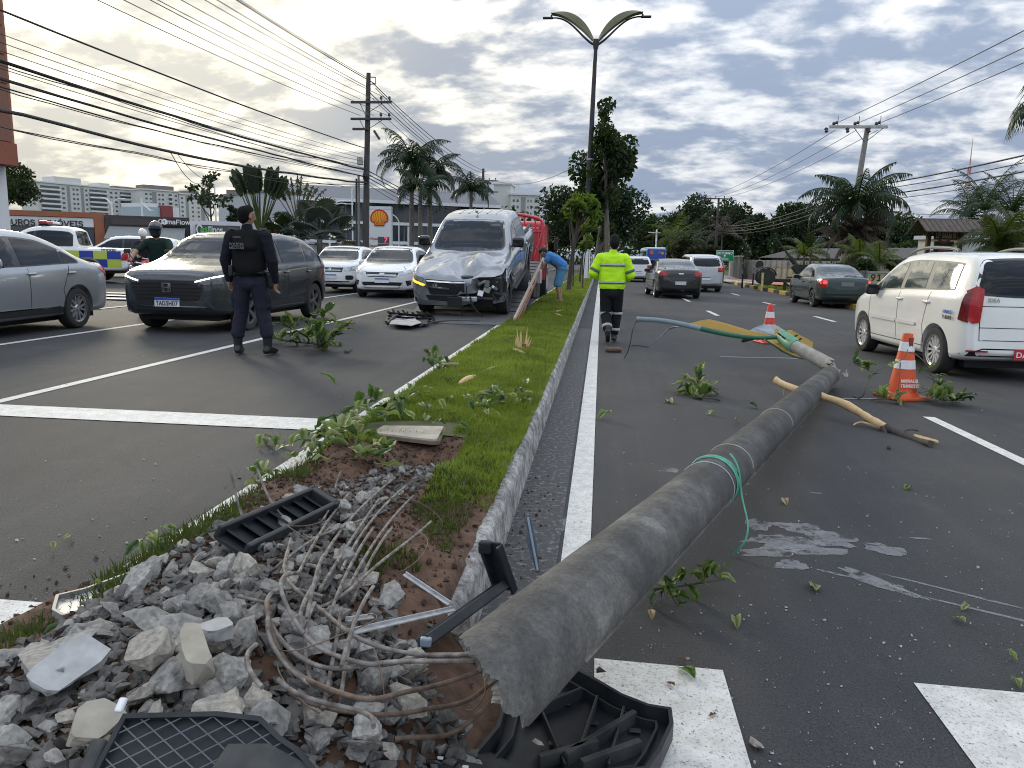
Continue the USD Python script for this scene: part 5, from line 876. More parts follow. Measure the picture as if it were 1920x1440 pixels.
for k in range(5): c.patch('grille_bar',sg.box(-.57+.02*k,.745-.055*k,.57-.02*k,.757-.055*k),'front',BLKG,.012)
c.patch('headlight',hull_of((.44,.79),(.80,.90),(.86,.86),(.83,.76),(.60,.74)),'front',DLENS,.008,both=True,step=.05); c.patch('daytime_lamp',hull_of((.46,.795),(.80,.888),(.80,.862),(.46,.772)),'front',mat('lamp_white',(1.,.98,.9),.3,var=0,emit=1.6),.014,both=True,step=.05)
for pts in ([(-.055,.67),(-.045,.75)],[(.055,.67),(.045,.75)]): pass
lg = sg.LineString([(-.045,.735),(-.035,.645)]).buffer(.011).union(sg.LineString([(.045,.735),(.035,.645)]).buffer(.011)).union(sg.LineString([(-.04,.69),(.04,.69)]).buffer(.011)).union(rr(-.075,.075,.62,.76,.03).difference(rr(-.062,.062,.633,.747,.025)))
c.patch('badge',lg,'front',CHROME,.02,step=.03)
c.patch('lower_grille',sg.Polygon([(-.66,.40),(.66,.40),(.74,.26),(-.74,.26)]),'front',BLKP,.006); c.patch('bumper_strip',sg.box(-.62,.405,.62,.418),'front',CHROME,.010)
c.plate('TAD3H07','front',.47); c.mirrors(.62,1.06); c.handles([-.05,-1.0],.90); seam_set(c,.92,-.1,-1.0,-1.31,.42); c.wheels('wide',5,ALLOYD)
c.seams([[(-.62,.99),(-.72,.86)],[(.62,.99),(.72,.86)]],'front',both=False)
# 2 silver saloon cut by the left edge of the picture
c = Car('silver_saloon','silver saloon car cut off by the left edge, nearest to the camera of all cars','car',(-8.95,10.1,ROAD_L),-87.5*D2R,4.36,1.73,
        [(-2.18,.84),(-2.14,.98),(-2.0,1.03),(-1.62,1.07),(-1.42,1.12),(-.85,1.37),(-.4,1.485),(.05,1.51),(.4,1.47),(.65,1.39),(1.2,1.06),(1.4,1.0),(1.9,.86),(2.1,.76),(2.18,.62)],
        [(-2.18,.93),(-1.3,.98),(0,.94),(1.2,.91),(2.18,.78)],PF,PR,sill=.2,wr=.315,axle=(1.35,-1.17),paint=SILV,tumble=.42,group=TRAFL)
c.finish_body(); inner(c); c.glasshouse(1.15,-1.62,[(.12,.02,.12),(-.86,-.95,.035)]); c.screen('windshield','front',1.04,1.40,.68,.54); c.screen('rear_window','rear',1.15,1.41,.60,.52); sill_trim(c,.27,.36)
c.patch('sill_moulding',sg.Polygon([(-.72,.36),(.9,.36),(.9,.375),(-.72,.375)]),'left',CHROME,.01,both=True)
c.patch('taillight',hull_of((-2.16,.93),(-1.82,.97),(-1.80,.93),(-2.0,.82),(-2.17,.76)),'left',REDL,.008,both=True,step=.05); c.patch('taillight',hull_of((.50,.92),(.80,.95),(.80,.76),(.55,.80)),'rear',REDL,.008,both=True,step=.05)
c.patch('bumper_panel',sg.box(-.62,.24,.62,.40),'rear',BLKP,.006); c.plate('','rear',.62); c.mirrors(.66,1.02,size=(.13,.2,.15)); c.handles([-.12,-1.02],.87); seam_set(c,1.0,-.08,-1.05,-1.17); c.wheels('y',6,ALLOY)
# 3 small white hatchback (tall)
c = Car('white_city_car','small white city car with black wheel arch trim between dark crossover and white hatchback','car',(-8.5,25.2,ROAD_L),-86*D2R,3.73,1.62,
        [(-1.865,.95),(-1.83,1.15),(-1.6,1.38),(-1.2,1.46),(-.4,1.49),(.1,1.47),(.4,1.38),(.95,1.08),(1.1,1.03),(1.6,.95),(1.78,.88),(1.865,.72)],
        [(-1.865,1.0),(-.8,.98),(.9,.94),(1.865,.82)],PF,PR,sill=.24,wr=.30,axle=(1.2,-1.22),paint=WHT,tumble=.33,group=TRAFL)
c.finish_body(); inner(c); c.glasshouse(1.0,-1.5,[(.0,-.06,.09)]); c.screen('windshield','front',1.06,1.41,.64,.53); arch_trim(c)
c.patch('grille',hull_of((-.42,.80),(.42,.80),(.38,.66),(-.38,.66)),'front',BLKG,.006); c.patch('badge',sg.Polygon([(0,.80),(.05,.73),(0,.66),(-.05,.73)]).difference(sg.Polygon([(0,.77),(.025,.73),(0,.69),(-.025,.73)])),'front',CHROME,.014,step=.03)
c.patch('headlight',hull_of((.42,.80),(.72,.84),(.74,.70),(.44,.68)),'front',CLEAR,.008,both=True,step=.05); c.patch('fog_light',rr(.48,.70,.42,.56,.05),'front',BLKP,.008,both=True,step=.05); c.patch('lower_grille',sg.box(-.6,.26,.6,.38),'front',BLKP,.006)
c.plate('','front',.52); c.mirrors(.55,1.0,WHT); c.handles([-.1],.86); c.wheels('wide',5,ALLOYD)
# 4 white hatchback beside the wreck
c = Car('white_hatchback','white hatchback with blank blue topped plate just left of the wrecked pickup','car',(-6.25,23.3,ROAD_L),-86.5*D2R,4.0,1.72,
        [(-2.0,.92),(-1.96,1.08),(-1.75,1.32),(-1.3,1.45),(-.4,1.5),(.1,1.475),(.4,1.39),(1.0,1.04),(1.2,.99),(1.7,.87),(1.9,.79),(2.0,.66)],
        [(-2.0,.98),(-.8,.95),(1.0,.91),(2.0,.77)],PF,PR,sill=.2,wr=.31,axle=(1.2,-1.3),paint=WHT,tumble=.38,group=TRAFL)
c.finish_body(); inner(c); c.glasshouse(1.05,-1.6,[(.05,-.02,.09)]); c.screen('windshield','front',1.02,1.41,.68,.55)
c.patch('grille',sg.Polygon([(-.50,.735),(.50,.735),(.40,.60),(-.40,.60)]),'front',BLKG,.006); c.patch('badge',sg.box(-.07,.66,.07,.715),'front',ALLOY,.012)
c.patch('headlight',hull_of((.44,.755),(.80,.82),(.80,.70),(.50,.63)),'front',CLEAR,.008,both=True,step=.05); c.patch('lower_grille',sg.Polygon([(-.60,.46),(.60,.46),(.48,.29),(-.48,.29)]),'front',BLKP,.006)
c.patch('fog_light',hull_of((.66,.50),(.80,.52),(.78,.38),(.70,.36)),'front',BLKP,.008,both=True,step=.05); c.plate('RXM5D41'[:0],'front',.50); c.mirrors(.58,.99,WHT); c.handles([-.1],.86); c.wheels('y',5,ALLOYD)
c.seams([[(-.55,.90),(-.66,.80)],[(.55,.90),(.66,.80)]],'front',both=False)
# 5 pieces of traffic half hidden behind these
def far_car(name,label,loc,ang,L,W,Hh,paint,kind,group,tail=REDL,plate='',lit=False):
    k = Hh/1.5
    tops = {'suv': [(-L/2,.95*k),(-L/2+.05,1.12*k),(-L/2+.25,1.38*k),(-L*.25,1.49*k),(-.1,1.5*k),(L*.08,1.46*k),(L*.27,1.08*k),(L*.42,.97*k),(L/2,.74*k)],'saloon': [(-L/2,.84*k),(-L/2+.06,1.0*k),(-L/2+.55,1.04*k),(-L*.17,1.42*k),(0,1.5*k),(L*.08,1.47*k),(L*.28,1.04*k),(L*.42,.9*k),(L/2,.66*k)]}[kind]
    c = Car(name,label,'car',loc,ang,L,W,tops,[(-L/2,.98*k),(0,.98*k),(L*.28,.94*k),(L/2,.8*k)],PF,PR,sill=.22,wr=.32,paint=paint,tumble=.36,group=group,nst=50)
    c.finish_body(); inner(c); c.glasshouse(L*.25,-L/2+.3,[(.0,-.05,.09)]); c.screen('windshield','front',1.08*k,1.41*k,.66,.54)
    c.screen('rear_window','rear',(1.05 if kind == 'suv' else 1.08)*k,1.38*k,.62,.52); c.patch('taillight',rr(.52,.80,.80*k,.98*k,.03),'rear',tail,.008,both=True,step=.06); c.patch('taillight',rr(-L/2+.02,-L/2+.2,.8*k,.98*k,.02),'left',tail,.008,both=True,step=.06)
    c.patch('headlight',hull_of((.48,.76*k),(.80,.80*k),(.80,.68*k),(.5,.64*k)),'front',CLEAR,.008,both=True); c.patch('bumper_panel',sg.box(-.7,.24,.7,.42),'rear',BLKP,.006); c.patch('grille',sg.box(-.42,.6*k,.42,.72*k),'front',BLKP,.006)
    c.plate('','rear',.62 if kind == 'suv' else .56); c.mirrors(L*.15,1.0*k); c.wheels('y',5); return c
far_car('white_saloon','white saloon roof and bonnet showing just right behind the dark crossover',(-10.2,23.3,ROAD_L),-80*D2R,4.2,1.72,1.47,WHT,'saloon',TRAFL)
far_car('black_saloon','black car peeping out between white hatchback and wrecked pickup',(-6.3,31.5,ROAD_L),-86*D2R,4.2,1.72,1.46,BLK,'saloon',TRAFL)
far_car('white_sport_utility','white car standing beyond the police pickup tail, near the motorcyclists',(-19.0,29.6,.33),196*D2R,4.3,1.76,1.62,WHT,'suv',TRAFL)
# right carriageway
c = Car('black_saloon','black saloon driving away with pale licence plate, right of the officer in yellow','car',(2.8,31.4,0),94*D2R,4.28,1.74,
        [(-2.14,.88),(-2.1,1.04),(-1.98,1.10),(-1.6,1.11),(-1.35,1.16),(-.75,1.40),(-.3,1.475),(.1,1.48),(.4,1.42),(1.1,1.06),(1.3,1.0),(1.8,.88),(2.05,.76),(2.14,.62)],
        [(-2.14,.98),(-1.2,.99),(1.1,.92),(2.14,.78)],PF,PR,sill=.2,wr=.32,axle=(1.3,-1.25),paint=BLK,tumble=.40,group=TRAFR)
c.finish_body(); inner(c); c.glasshouse(1.1,-1.6,[(.1,.03,.09),(-.85,-.92,.03)]); c.screen('rear_window','rear',1.13,1.42,.64,.53,GLASS2); c.patch('taillight',hull_of((.46,.97),(.80,1.02),(.80,.82),(.52,.86)),'rear',REDL,.01,both=True,step=.05)
c.patch('taillight',hull_of((-2.12,1.0),(-1.86,1.0),(-2.0,.84),(-2.14,.84)),'left',REDL,.008,both=True,step=.05)
c.patch('badge',hull_of((-.10,.93),(-.08,.955),(.08,.955),(.10,.93),(.08,.905),(-.08,.905)),'rear',CHROME,.014,step=.04); c.plate('','rear',.58,mt=mat('plate_grey',(.50,.51,.52),.4,var=.2,scale=50),blue=False); c.mirrors(.62,1.0); c.handles([-.1,-1.0],.88,CHROME); c.patch('bumper_panel',sg.box(-.66,.25,.66,.40),'rear',BLKP,.006)
c.patch('side_moulding',sg.box(-.7,.44,.9,.46),'left',CHROME,.012,both=True); c.wheels('multi',9); c.seams([[(-.70,.80),(.70,.80)]],'rear',both=False)
c = far_car('silver_sport_utility','silver tall car with upright red tail lamp partly hidden behind the black saloon',(4.55,38.0,0),95*D2R,4.2,1.74,1.72,carpaint('pale_silver_paint',(.50,.52,.53),.6,.3),'suv',TRAFR); c.patch('taillight',rr(.66,.80,1.05,1.48,.03),'rear',REDLIT,.01,both=True)
far_car('dark_sport_utility','dark grey tall car beyond the silver tall one beside the pink pavement',(5.55,44.5,0),95*D2R,4.4,1.8,1.74,DKG,'suv',TRAFR)
far_car('white_sport_utility','white car with sloping rear glass just right of the officer in yellow',(2.2,51.0,0),93*D2R,4.3,1.8,1.62,WHT,'suv',TRAFR)
far_car('black_saloon','tiny black car farthest away on the right carriageway beside the officer',(1.0,72,0),92*D2R,4.3,1.76,1.5,BLK,'saloon',TRAFR)
# dark green saloon
c = Car('green_saloon','dark green saloon with glowing brake lamps left of the white people carrier','car',(7.7,27.6,0),91.5*D2R,4.13,1.66,
        [(-2.065,.84),(-2.03,.97),(-1.9,1.0),(-1.42,1.03),(-1.25,1.08),(-.72,1.34),(-.35,1.41),(.1,1.42),(.35,1.37),(1.0,1.02),(1.2,.96),(1.75,.84),(1.98,.72),(2.065,.58)],
        [(-2.065,.92),(-1.2,.93),(1.0,.88),(2.065,.74)],PF,PR,sill=.2,wr=.29,axle=(1.27,-1.17),paint=GRN,tumble=.44,group=TRAFR)
c.finish_body(); inner(c); c.glasshouse(1.02,-1.45,[(.08,.02,.09),(-.80,-.86,.03)]); c.screen('rear_window','rear',1.05,1.36,.62,.52,GLASS2); c.patch('taillight',rr(.60,.80,.66,.92,.03),'rear',REDL,.01,both=True,step=.05); c.patch('brake_lamp',rr(.63,.78,.77,.88,.03),'rear',REDLIT,.016,both=True,step=.05)
c.patch('taillight',rr(-2.05,-1.9,.66,.92,.02),'left',REDL,.008,both=True,step=.05); c.plate('','rear',.78,mt=mat('plate_dull',(.16,.17,.17),.5,var=.2,scale=60),blue=False); c.patch('bumper_panel',sg.box(-.76,.42,.76,.47),'rear',BLKP,.01); c.mirrors(.62,.95); c.handles([-.1,-.95],.80,BLKP); seam_set(c,.95,-.08,-.95,-1.17); c.wheels('multi',8,ALLOYD); c.patch('side_moulding',sg.box(-.8,.50,.9,.53),'left',BLKP,.012,both=True)
# white people carrier, right edge
c = Car('white_people_carrier','white people carrier with red DAL plate beyond the nearest traffic cone','car',(5.3,12.3,0),92.8*D2R,3.95,1.73,
        [(-1.975,1.05),(-1.95,1.28),(-1.86,1.50),(-1.7,1.60),(-1.2,1.635),(-.4,1.65),(.05,1.62),(.4,1.52),(.75,1.33),(1.15,1.10),(1.35,1.04),(1.7,.93),(1.88,.80),(1.975,.62)],
        [(-1.975,1.10),(-1.2,1.09),(0,1.05),(.9,.99),(1.975,.78)],PF,[(0,.80),(.03,.855),(.10,.91),(.25,.955),(.5,.985),(.85,1),(1.5,1)],sill=.2,wr=.31,axle=(1.22,-1.28),paint=WHT2,tumble=.26,group=TRAFR)
c.finish_body(); inner(c); MGL = mat('mirror_glass',(.05,.065,.065),.03,var=0,spec=1.,coat=1.,metal=.35)
c.glasshouse(1.12,-1.62,[(-.02,-.20,.13),(-.94,-.86,.14),(.72,.62,.05)],trim=mat('grey_trim',(.13,.125,.12),.5,var=.1),glass=MGL,top_gap=.13)
c.screen('rear_window','rear',1.12,1.50,.70,.60,GLASS,r=.09); c.patch('taillight',hull_of((.62,1.16),(.70,1.20),(.765,1.14),(.785,.78),(.72,.73),(.64,.75)),'rear',REDL,.02,both=True,step=.05); c.patch('taillight',hull_of((-1.93,1.14),(-1.85,1.10),(-1.80,.77),(-1.93,.74)),'left',mat('dark_red_lens',(.12,.012,.014),.12,var=.3,scale=30,coat=.6),.016,both=True,step=.05)
c.patch('bumper_panel',sg.Polygon([(-.80,.22),(.80,.22),(.78,.34),(.56,.42),(-.56,.42),(-.78,.34)]),'rear',BLKP,.008); c.patch('reflector',sg.box(.50,.37,.74,.39),'rear',REDL,.016,both=True); c.plate('DAL-0A27'[:5],'rear',.35,mt=mat('plate_red',(.42,.02,.03),.4,var=.05),tmt=PLATEW,blue=False,off=.02,y=-.02)
c.seams([[(-.62,.52),(.62,.52)],[(-.62,.52),(-.66,1.1)],[(.62,.52),(.66,1.1)],[(-.64,.95),(.64,.95)],[(-.64,.68),(.64,.68)]],'rear',both=False,w=.009)
c.mirrors(.78,1.05,BLKP,size=(.13,.19,.17),out=.02); c.handles([-.14,-1.0],.95); seam_set(c,.98,-.08,-1.1,-1.28); c.patch('side_moulding',rr(-.72,-.10,.60,.65,.02),'left',WHT2,.022,both=True); c.patch('side_moulding',rr(-.06,.88,.60,.65,.02),'left',WHT2,.022,both=True)
for sd in (1,-1):
    xs_ = np.linspace(.25,-1.2,14); obj('roof_rail',tube([(x,sd*.60,float(c.top(x))+.012+.035*max(0,math.sin(math.pi*i/13))**.4) for i,x in enumerate(xs_)],.022,8),mat('grey_rail',(.12,.115,.11),.4,var=.1),c.path,smooth=50)
tx = text('TR 0498',.05,.003); tx.apply_transform(basis((-1.55,raycast(c.smooth_tri,np.array([[-1.55,.78]]),1,1)[0]+.004,.78),(-1,0,0),(0,1,0))); obj('side_lettering',tx,INK,c.path)
tx = text('MANAUS',.045,.003); tx.apply_transform(basis((-1.55,raycast(c.smooth_tri,np.array([[-1.55,.85]]),1,1)[0]+.004,.85),(-1,0,0),(0,1,0))); obj('side_lettering',tx,mat('sticker_blue',(.05,.14,.45),.4,var=0),c.path)
tx = text('IDEA',.045,.004); tx.apply_transform(basis((-1.985,.50,1.03),(0,-1,0),(-1,0,0))); obj('model_lettering',tx,CHROME,c.path)
c.wheels('multi',12,mat('bright_alloy',(.75,.75,.75),.25,var=.05,metal=.7))
# articulated bus far away
bs = thing('city_bus','blue and white city bus rear with large printed advert, far down the road','bus',(5.6,88,0),92*D2R)
obj('body',rbox(8.6,2.05,2.1,.12,(0,0,1.45)),mat('bus_blue',(.08,.25,.50),.4,var=.1),bs,smooth=40); obj('roof_fairing',rbox(8.0,1.9,.2,.08,(0,0,2.55)),WHT,bs,smooth=40)
obj('rear_advert',rbox(.04,1.85,1.0,.015,(-4.31,0,1.95)),mat('advert_print',(.03,.06,.30),.5,col2=(.05,.10,.42),scale=1.5),bs); obj('rear_window',rbox(.05,1.6,.4,.015,(-4.32,0,1.1)),GLASS,bs)
for y_,z_,r_,mt_ in ((.5,2.12,.22,mat('advert_orange',(.6,.16,.06),.5,var=.4,scale=6)),(-.3,2.12,.11,LOOKS['advert_orange']),(-.62,2.05,.14,mat('advert_yellow',(.6,.4,.1),.5,var=.4,scale=6))): obj('advert_picture',xf(trimesh.creation.cylinder(r_,.03,sections=20),basis((-4.34,y_,z_),(0,1,0),(-1,0,0))),mt_,bs)
for sd in (1,-1): obj('taillight',rbox(.05,.14,.5,.02,(-4.32,sd*.92,1.1)),REDL,bs); obj('side_glazing',rbox(7.8,.04,.7,.015,(0,sd*1.02,1.9)),GLASS,bs)
for ax_ in (2.6,-2.2):
    for sd in (1,-1): obj('wheel',cyl((ax_,sd*.75,.42),(ax_,sd*1.04,.42),.42,sides=24),RUBBER,bs,smooth=40)
# ------------------------------------------------------------------ wrecked pickup on the tow truck ramp, tow truck, police pickup, motorcycles
def pitched(x,y,z,a,b):
    ca,sa_,cb,sb = math.cos(a),math.sin(a),math.cos(b),math.sin(b); M_ = np.eye(4); M_[:3,:3] = np.array([[ca,-sa_,0],[sa_,ca,0],[0,0,1]])@np.array([[cb,0,sb],[0,1,0],[-sb,0,cb]]); M_[:3,3] = (x,y,z); return M_
PKT = lambda: [(-2.65,1.0),(-2.62,1.14),(-1.2,1.16),(-1.12,1.18),(-.98,1.70),(-.8,1.81),(-.1,1.84),(.3,1.79),(.52,1.69),(1.12,1.29),(1.3,1.21),(1.9,1.15),(2.35,1.06),(2.56,.98),(2.65,.82)]
PKF = [(0,.72),(.03,.80),(.12,.90),(.3,.96),(.6,.99),(1.0,1),(1.8,1)]; PKR = [(0,.90),(.03,.95),(.10,.975),(.3,.99),(.6,1),(1.0,1),(1.8,1)]
PM = pitched(-2.795,17.94,.60,-1.603,.197)
c = Car('wrecked_pickup','silver pickup with crumpled bonnet and smashed front corner standing nose down on the tow ramp','pickup',(0,0,0),0,5.3,1.94,PKT(),[(-2.65,1.12),(-1.3,1.14),(.9,1.14),(1.3,1.12),(2.65,.92)],PKF,PKR,sill=.32,wr=.385,axle=(1.72,-1.40),paint=carpaint('wreck_silver',(.24,.25,.265),.7,.28),tumble=.30,M=PM,endz=(.2,.5))
cut = man(hull3([(2.02,.95,.55),(2.02,1.2,.55),(2.9,.18,.52),(2.9,1.2,.52),(2.06,.95,1.02),(2.06,1.2,1.02),(2.9,.12,.86),(2.9,1.2,.9),(1.95,.8,.98),(1.95,1.2,.98)])); bite = man(hull3([(2.3,.30,.2),(2.3,1.2,.2),(2.9,-.15,.2),(2.9,1.2,.2),(2.3,.35,.62),(2.3,1.2,.62),(2.9,-.15,.6),(2.9,1.2,.6)]))
c.B = c.B-cut-bite; bb = unman(c.B.refine_to_length(.085))
def crush(v):
    v = v.copy(); x,y,z = v[:,0].copy(),v[:,1].copy(),v[:,2].copy(); hood = np.clip((x-1.18)/.25,0,1)*np.clip((z-.90)/.12,0,1); d = np.exp(-((y-.12-.25*(x-2.3))/.16)**2); r_ = np.abs(((y*.9+x*.55)*2.1) % 1-.5)*2
    v[:,2] += hood*(-.20*d*np.clip((x-1.7)/.7,0,1)+.13*np.exp(-((y-.36)/.20)**2)*np.clip(1-np.abs(x-1.75)/.55,0,1)+.055*(r_-.5)*np.clip((x-1.35)/.5,0,1)+.06*np.exp(-((y+.33)/.12)**2-((x-1.6)/.22)**2)-.05*np.exp(-((y+.05)/.1)**2-((x-1.9)/.3)**2))
    v[:,0] -= hood*(.16*np.clip((y+.1)/.6,0,1)*np.clip((x-2.0)/.5,0,1)); f = np.clip((x-2.2)/.3,0,1)*np.clip((y+.1)/.5,0,1); v[:,0] -= .12*f; v[:,2] += .04*fbm(v,4,3,5)*f
    return v
bb.vertices = crush(bb.vertices); c.body = bb; st_ = c.smooth_tri.reshape(-1,3); c.smooth_tri = crush(st_).reshape(-1,3,3); c.finish_body(smooth=28); inner(c); c.screen('windshield','front',1.27,1.70,.76,.64,r=.05); c.tri = bb.triangles.copy()
c.glasshouse(1.05,-1.05,[(.18,.10,.11),(-.80,-.86,.03)],top_gap=.15); arch_trim(c,c.paint,1.36,.03)
for k in range(5): y = -.42+.21*k; c.patch('roof_rib',rr(-.75,.05,y-.022,y+.022,.02),'top',c.paint,.010,smooth=30)
c.patch('grille',sg.Polygon([(-.62,.90),(.18,.86),(.18,.60),(-.50,.60)]),'front',BLKP,.012); c.patch('chrome_bar',sg.Polygon([(-.60,.885),(.20,.85),(.20,.825),(-.56,.855)]),'front',CHROME,.022,step=.05); c.patch('chrome_bar',sg.Polygon([(-.78,.80),(-.1,.735),(-.1,.70),(-.62,.755)]),'front',CHROME,.022,step=.05)
c.patch('headlight',hull_of((-.64,.92),(-.92,.98),(-.94,.82),(-.60,.78)),'front',DLENS,.014,step=.05); c.patch('indicator',hull_of((-.90,.89),(-.90,.83),(-.62,.775),(-.60,.80)),'front',mat('amber_lit',(1.,.52,.02),.3,var=0,emit=1.3),.024,step=.05); c.patch('lower_intake',sg.Polygon([(-.60,.58),(.2,.58),(.2,.46),(-.52,.46)]),'front',BLKP,.012)
c.patch('bumper_bar',sg.Polygon([(-.90,.66),(-.70,.50),(-.06,.46),(-.06,.37),(-.74,.39),(-.93,.56)]),'front',c.paint,.045); c.patch('fog_recess',hull_of((-.92,.56),(-.78,.52),(-.80,.36),(-.93,.38)),'front',BLKP,.05); c.patch('fog_light',sg.Point(-.86,.46).buffer(.035),'front',CLEAR,.07); c.patch('lower_lip',sg.box(-.85,.30,.15,.38),'front',BLKP,.03)
tx = text('V6',.06,.004); tx.apply_transform(basis((2.68,-.40,.80),(0,1,0),(1,0,0))); obj('model_lettering',tx,CHROME,c.path); obj('round_emblem',cyl((2.60,-.02,.72),(2.69,-.02,.72),.095,sides=24),BLKP,c.path,smooth=40)
# the torn corner: engine bay clutter
q = np.random.default_rng(12); obj('engine_bay',rbox(.5,.85,.42,.03,(2.13,.46,.70)),INK,c.path)
for k in range(16): p_ = np.array([q.uniform(2.3,2.5),q.uniform(.22,.86),q.uniform(.5,.9)]); obj('engine_part',xf(rbox(*q.uniform(.04,.15,3),.01),trimesh.transformations.euler_matrix(*q.uniform(-.6,.6,3))).apply_translation(p_),[BLKP,ALLOYD,mat('bracket_grey',(.20,.20,.20),.5,var=.3,scale=20,metal=.5),ALLOY][k % 4],c.path)
for k in range(8): a_ = np.array([2.4,q.uniform(.1,.8),q.uniform(.45,.9)]); obj('wiring',tube(spline([a_,a_+q.normal(0,.1,3),a_+np.array([.1,0,-.15])+q.normal(0,.1,3)],10),.010,5),INK,c.path)
obj('bumper_beam',rbox(.08,.62,.10,.02,(2.56,.12,.50)),mat('bracket_bright',(.5,.5,.5),.35,var=.2,metal=.7),c.path); obj('dark_plate',rbox(.03,.30,.2,.01,(2.70,.0,.47)),INK,c.path); obj('dangling_strip',tube(spline([(2.6,.3,.55),(2.66,.42,.30),(2.62,.62,.08),(2.6,.66,.02)],12),.02,5),BLKP,c.path); obj('dangling_strip',tube(spline([(2.55,.1,.45),(2.6,.12,.25),(2.58,.1,.05)],8),.012,5),INK,c.path)
obj('inner_arch',hull3([(1.62,.62,.5),(2.25,.62,.5),(1.7,.62,.9),(2.15,.62,.9),(1.62,.5,.5),(2.25,.5,.5),(1.7,.5,.95),(2.15,.5,.95)]),INK,c.path); obj('bent_wing',hull3([(1.98,.96,.95),(2.22,.99,.78),(2.02,.99,.70),(1.98,.93,1.02),(2.2,.97,.80),(2.25,1.0,.60)]),c.paint,c.path)
c.mirrors(.92,1.36,size=(.15,.26,.22),mt=BLKG); c.handles([.0,-.85],1.02); c.seams([[(.92,.45),(.92,1.12)],[(-.0,.45),(.02,1.13)],[(-.95,.45),(-.98,1.12)],[(-1.12,.42),(-1.12,1.12)],[(.92,.45),(-.95,.45)]]); c.wheels('y',6,ALLOYD,wid=.25)
for sd in (1,-1): obj('side_step',rbox(1.9,.12,.06,.02,(.1,sd*.94,.36)),BLKP,c.path); obj('bed_rail',rbox(1.35,.07,.06,.02,(-1.92,sd*.86,1.19)),BLKP,c.path)
# tow truck with tilted bed
t = thing('tow_truck','red tow truck with white number 6, its bed tilted down under the wrecked pickup','tow truck',(-2.78,0,0)); RB = carpaint('truck_red',(.42,.012,.022),0,.35); DKM = mat('dark_steel',(.035,.033,.032),.6,col2=(.09,.085,.08),scale=12,metal=.4); RSTR = mat('rail_worn',(.40,.27,.17),.6,col2=(.50,.44,.38),scale=9); BEDM = mat('bed_plate',(.10,.10,.105),.5,col2=(.17,.17,.175),scale=7,metal=.5,bump=.003,bscale=60)
def bedz(y): return np.interp(y,[13.9,16.1,24],[.215,.245,1.80])
pts = [(13.9,bedz(13.9)),(16.1,bedz(16.1)),(21.6,bedz(21.6))]
for (y0,z0),(y1,z1),nm in ((pts[0],pts[1],'tail_flap'),(pts[1],pts[2],'tilt_bed')): obj(nm,hull3([(sx_*1.18,y,z+dz) for sx_ in (-1,1) for (y,z) in ((y0,z0),(y1,z1)) for dz in (0,-.06 if nm == 'tilt_bed' else -.012)]),BEDM,t)
for k in range(16): y = 16.3+k*.38; obj('tread_rib',hull3([(sx_*1.05,y+dy,bedz(y)+.003+dz) for sx_ in (-1,1) for dy in (0,.03) for dz in (0,.012)]),DKM,t)
for sd in (1,-1): obj('bed_side_rail',hull3([(sd*(1.18+w),y,z+dz) for (y,z) in ((14.3,.28) if sd > 0 else (17.5,.62),(21.6,1.45)) for w in (0,.035) for dz in (-.04,.035)]),RSTR if sd > 0 else RB,t); obj('red_stripe',hull3([(sd*(1.232+w),y,z+dz) for (y,z) in ((14.4,.22) if sd > 0 else (17.5,.50),(21.6,1.36)) for w in (0,.01) for dz in (-.03,.03)]),RB,t)
obj('chassis',span(-.5,.5,17.6,25.6,.62,.85),DKM,t); obj('side_tank',rbox(.35,.9,.5,.05,(.98,20.5,.62)),DKM,t); obj('tool_box',rbox(.3,.7,.42,.02,(1.02,19.2,.66)),INK,t); obj('control_panel',rbox(.12,.30,.36,.02,(1.2,19.9,.95)),GREYW,t); obj('tail_plate',rbox(.1,.18,.14,.01,(1.12,18.3,.78)),WTXT,t); obj('red_canister',tube([(1.2,20.6,.85),(1.2,20.6,1.2)],.10,12),RB,t,smooth=40)
for y in (18.6,24.6):
    for sd in (1,-1): w = numbered(t,'wheel'); UsdGeom.Xform.Define(stage,w); obj('tyre',cyl((sd*.72,y,.46+.2),(sd*1.08,y,.46+.2),.46,sides=28),RUBBER,w,smooth=40); obj('rim',cyl((sd*.9,y,.66),(sd*1.09,y,.66),.24,sides=20),GREYW,w,smooth=40)
obj('cab',rbox(2.12,1.9,1.75,.14,(0,24.3,1.62)),RB,t,smooth=40); obj('cab_rear_panel',rbox(1.8,.05,1.15,.08,(0,23.34,1.75)),carpaint('truck_red_panel',(.36,.01,.018),0,.35),t,smooth=40); obj('headboard',tube(spline([(1.02,23.1,1.2),(1.02,23.1,2.2),(.96,23.1,2.52),(.8,23.1,2.58),(-.8,23.1,2.58),(-.96,23.1,2.52),(-1.02,23.1,2.2),(-1.02,23.1,1.2)],40),.05,8),RB,t,smooth=50)
for k in range(6): obj('headboard_bar',tube([(-.8+.32*k,23.1,2.15),(-.8+.32*k,23.1,2.56)],.022,6),RB,t)
obj('headboard_bar',tube([(-1.0,23.1,2.18),(1.0,23.1,2.18)],.03,6),RB,t); m_ = text('6',.42,.02); m_.apply_transform(basis((.76,23.30,1.80),(1,0,0),(0,-1,0))); obj('number',m_,WTXT,t)
obj('mirror',rbox(.12,.1,.42,.03,(1.32,25.0,1.85)),INK,t); obj('mirror',rbox(.12,.1,.22,.03,(1.32,25.0,1.5)),INK,t); obj('mirror_arm',tube([(1.05,25.0,2.1),(1.32,25.0,2.08),(1.32,25.0,1.4),(1.05,25.0,1.35)],.02,6),INK,t); obj('winch_arm',tube(spline([(.9,22.4,1.7),(1.1,21.6,1.5),(1.15,20.8,1.25)],8),.03,6),DKM,t)
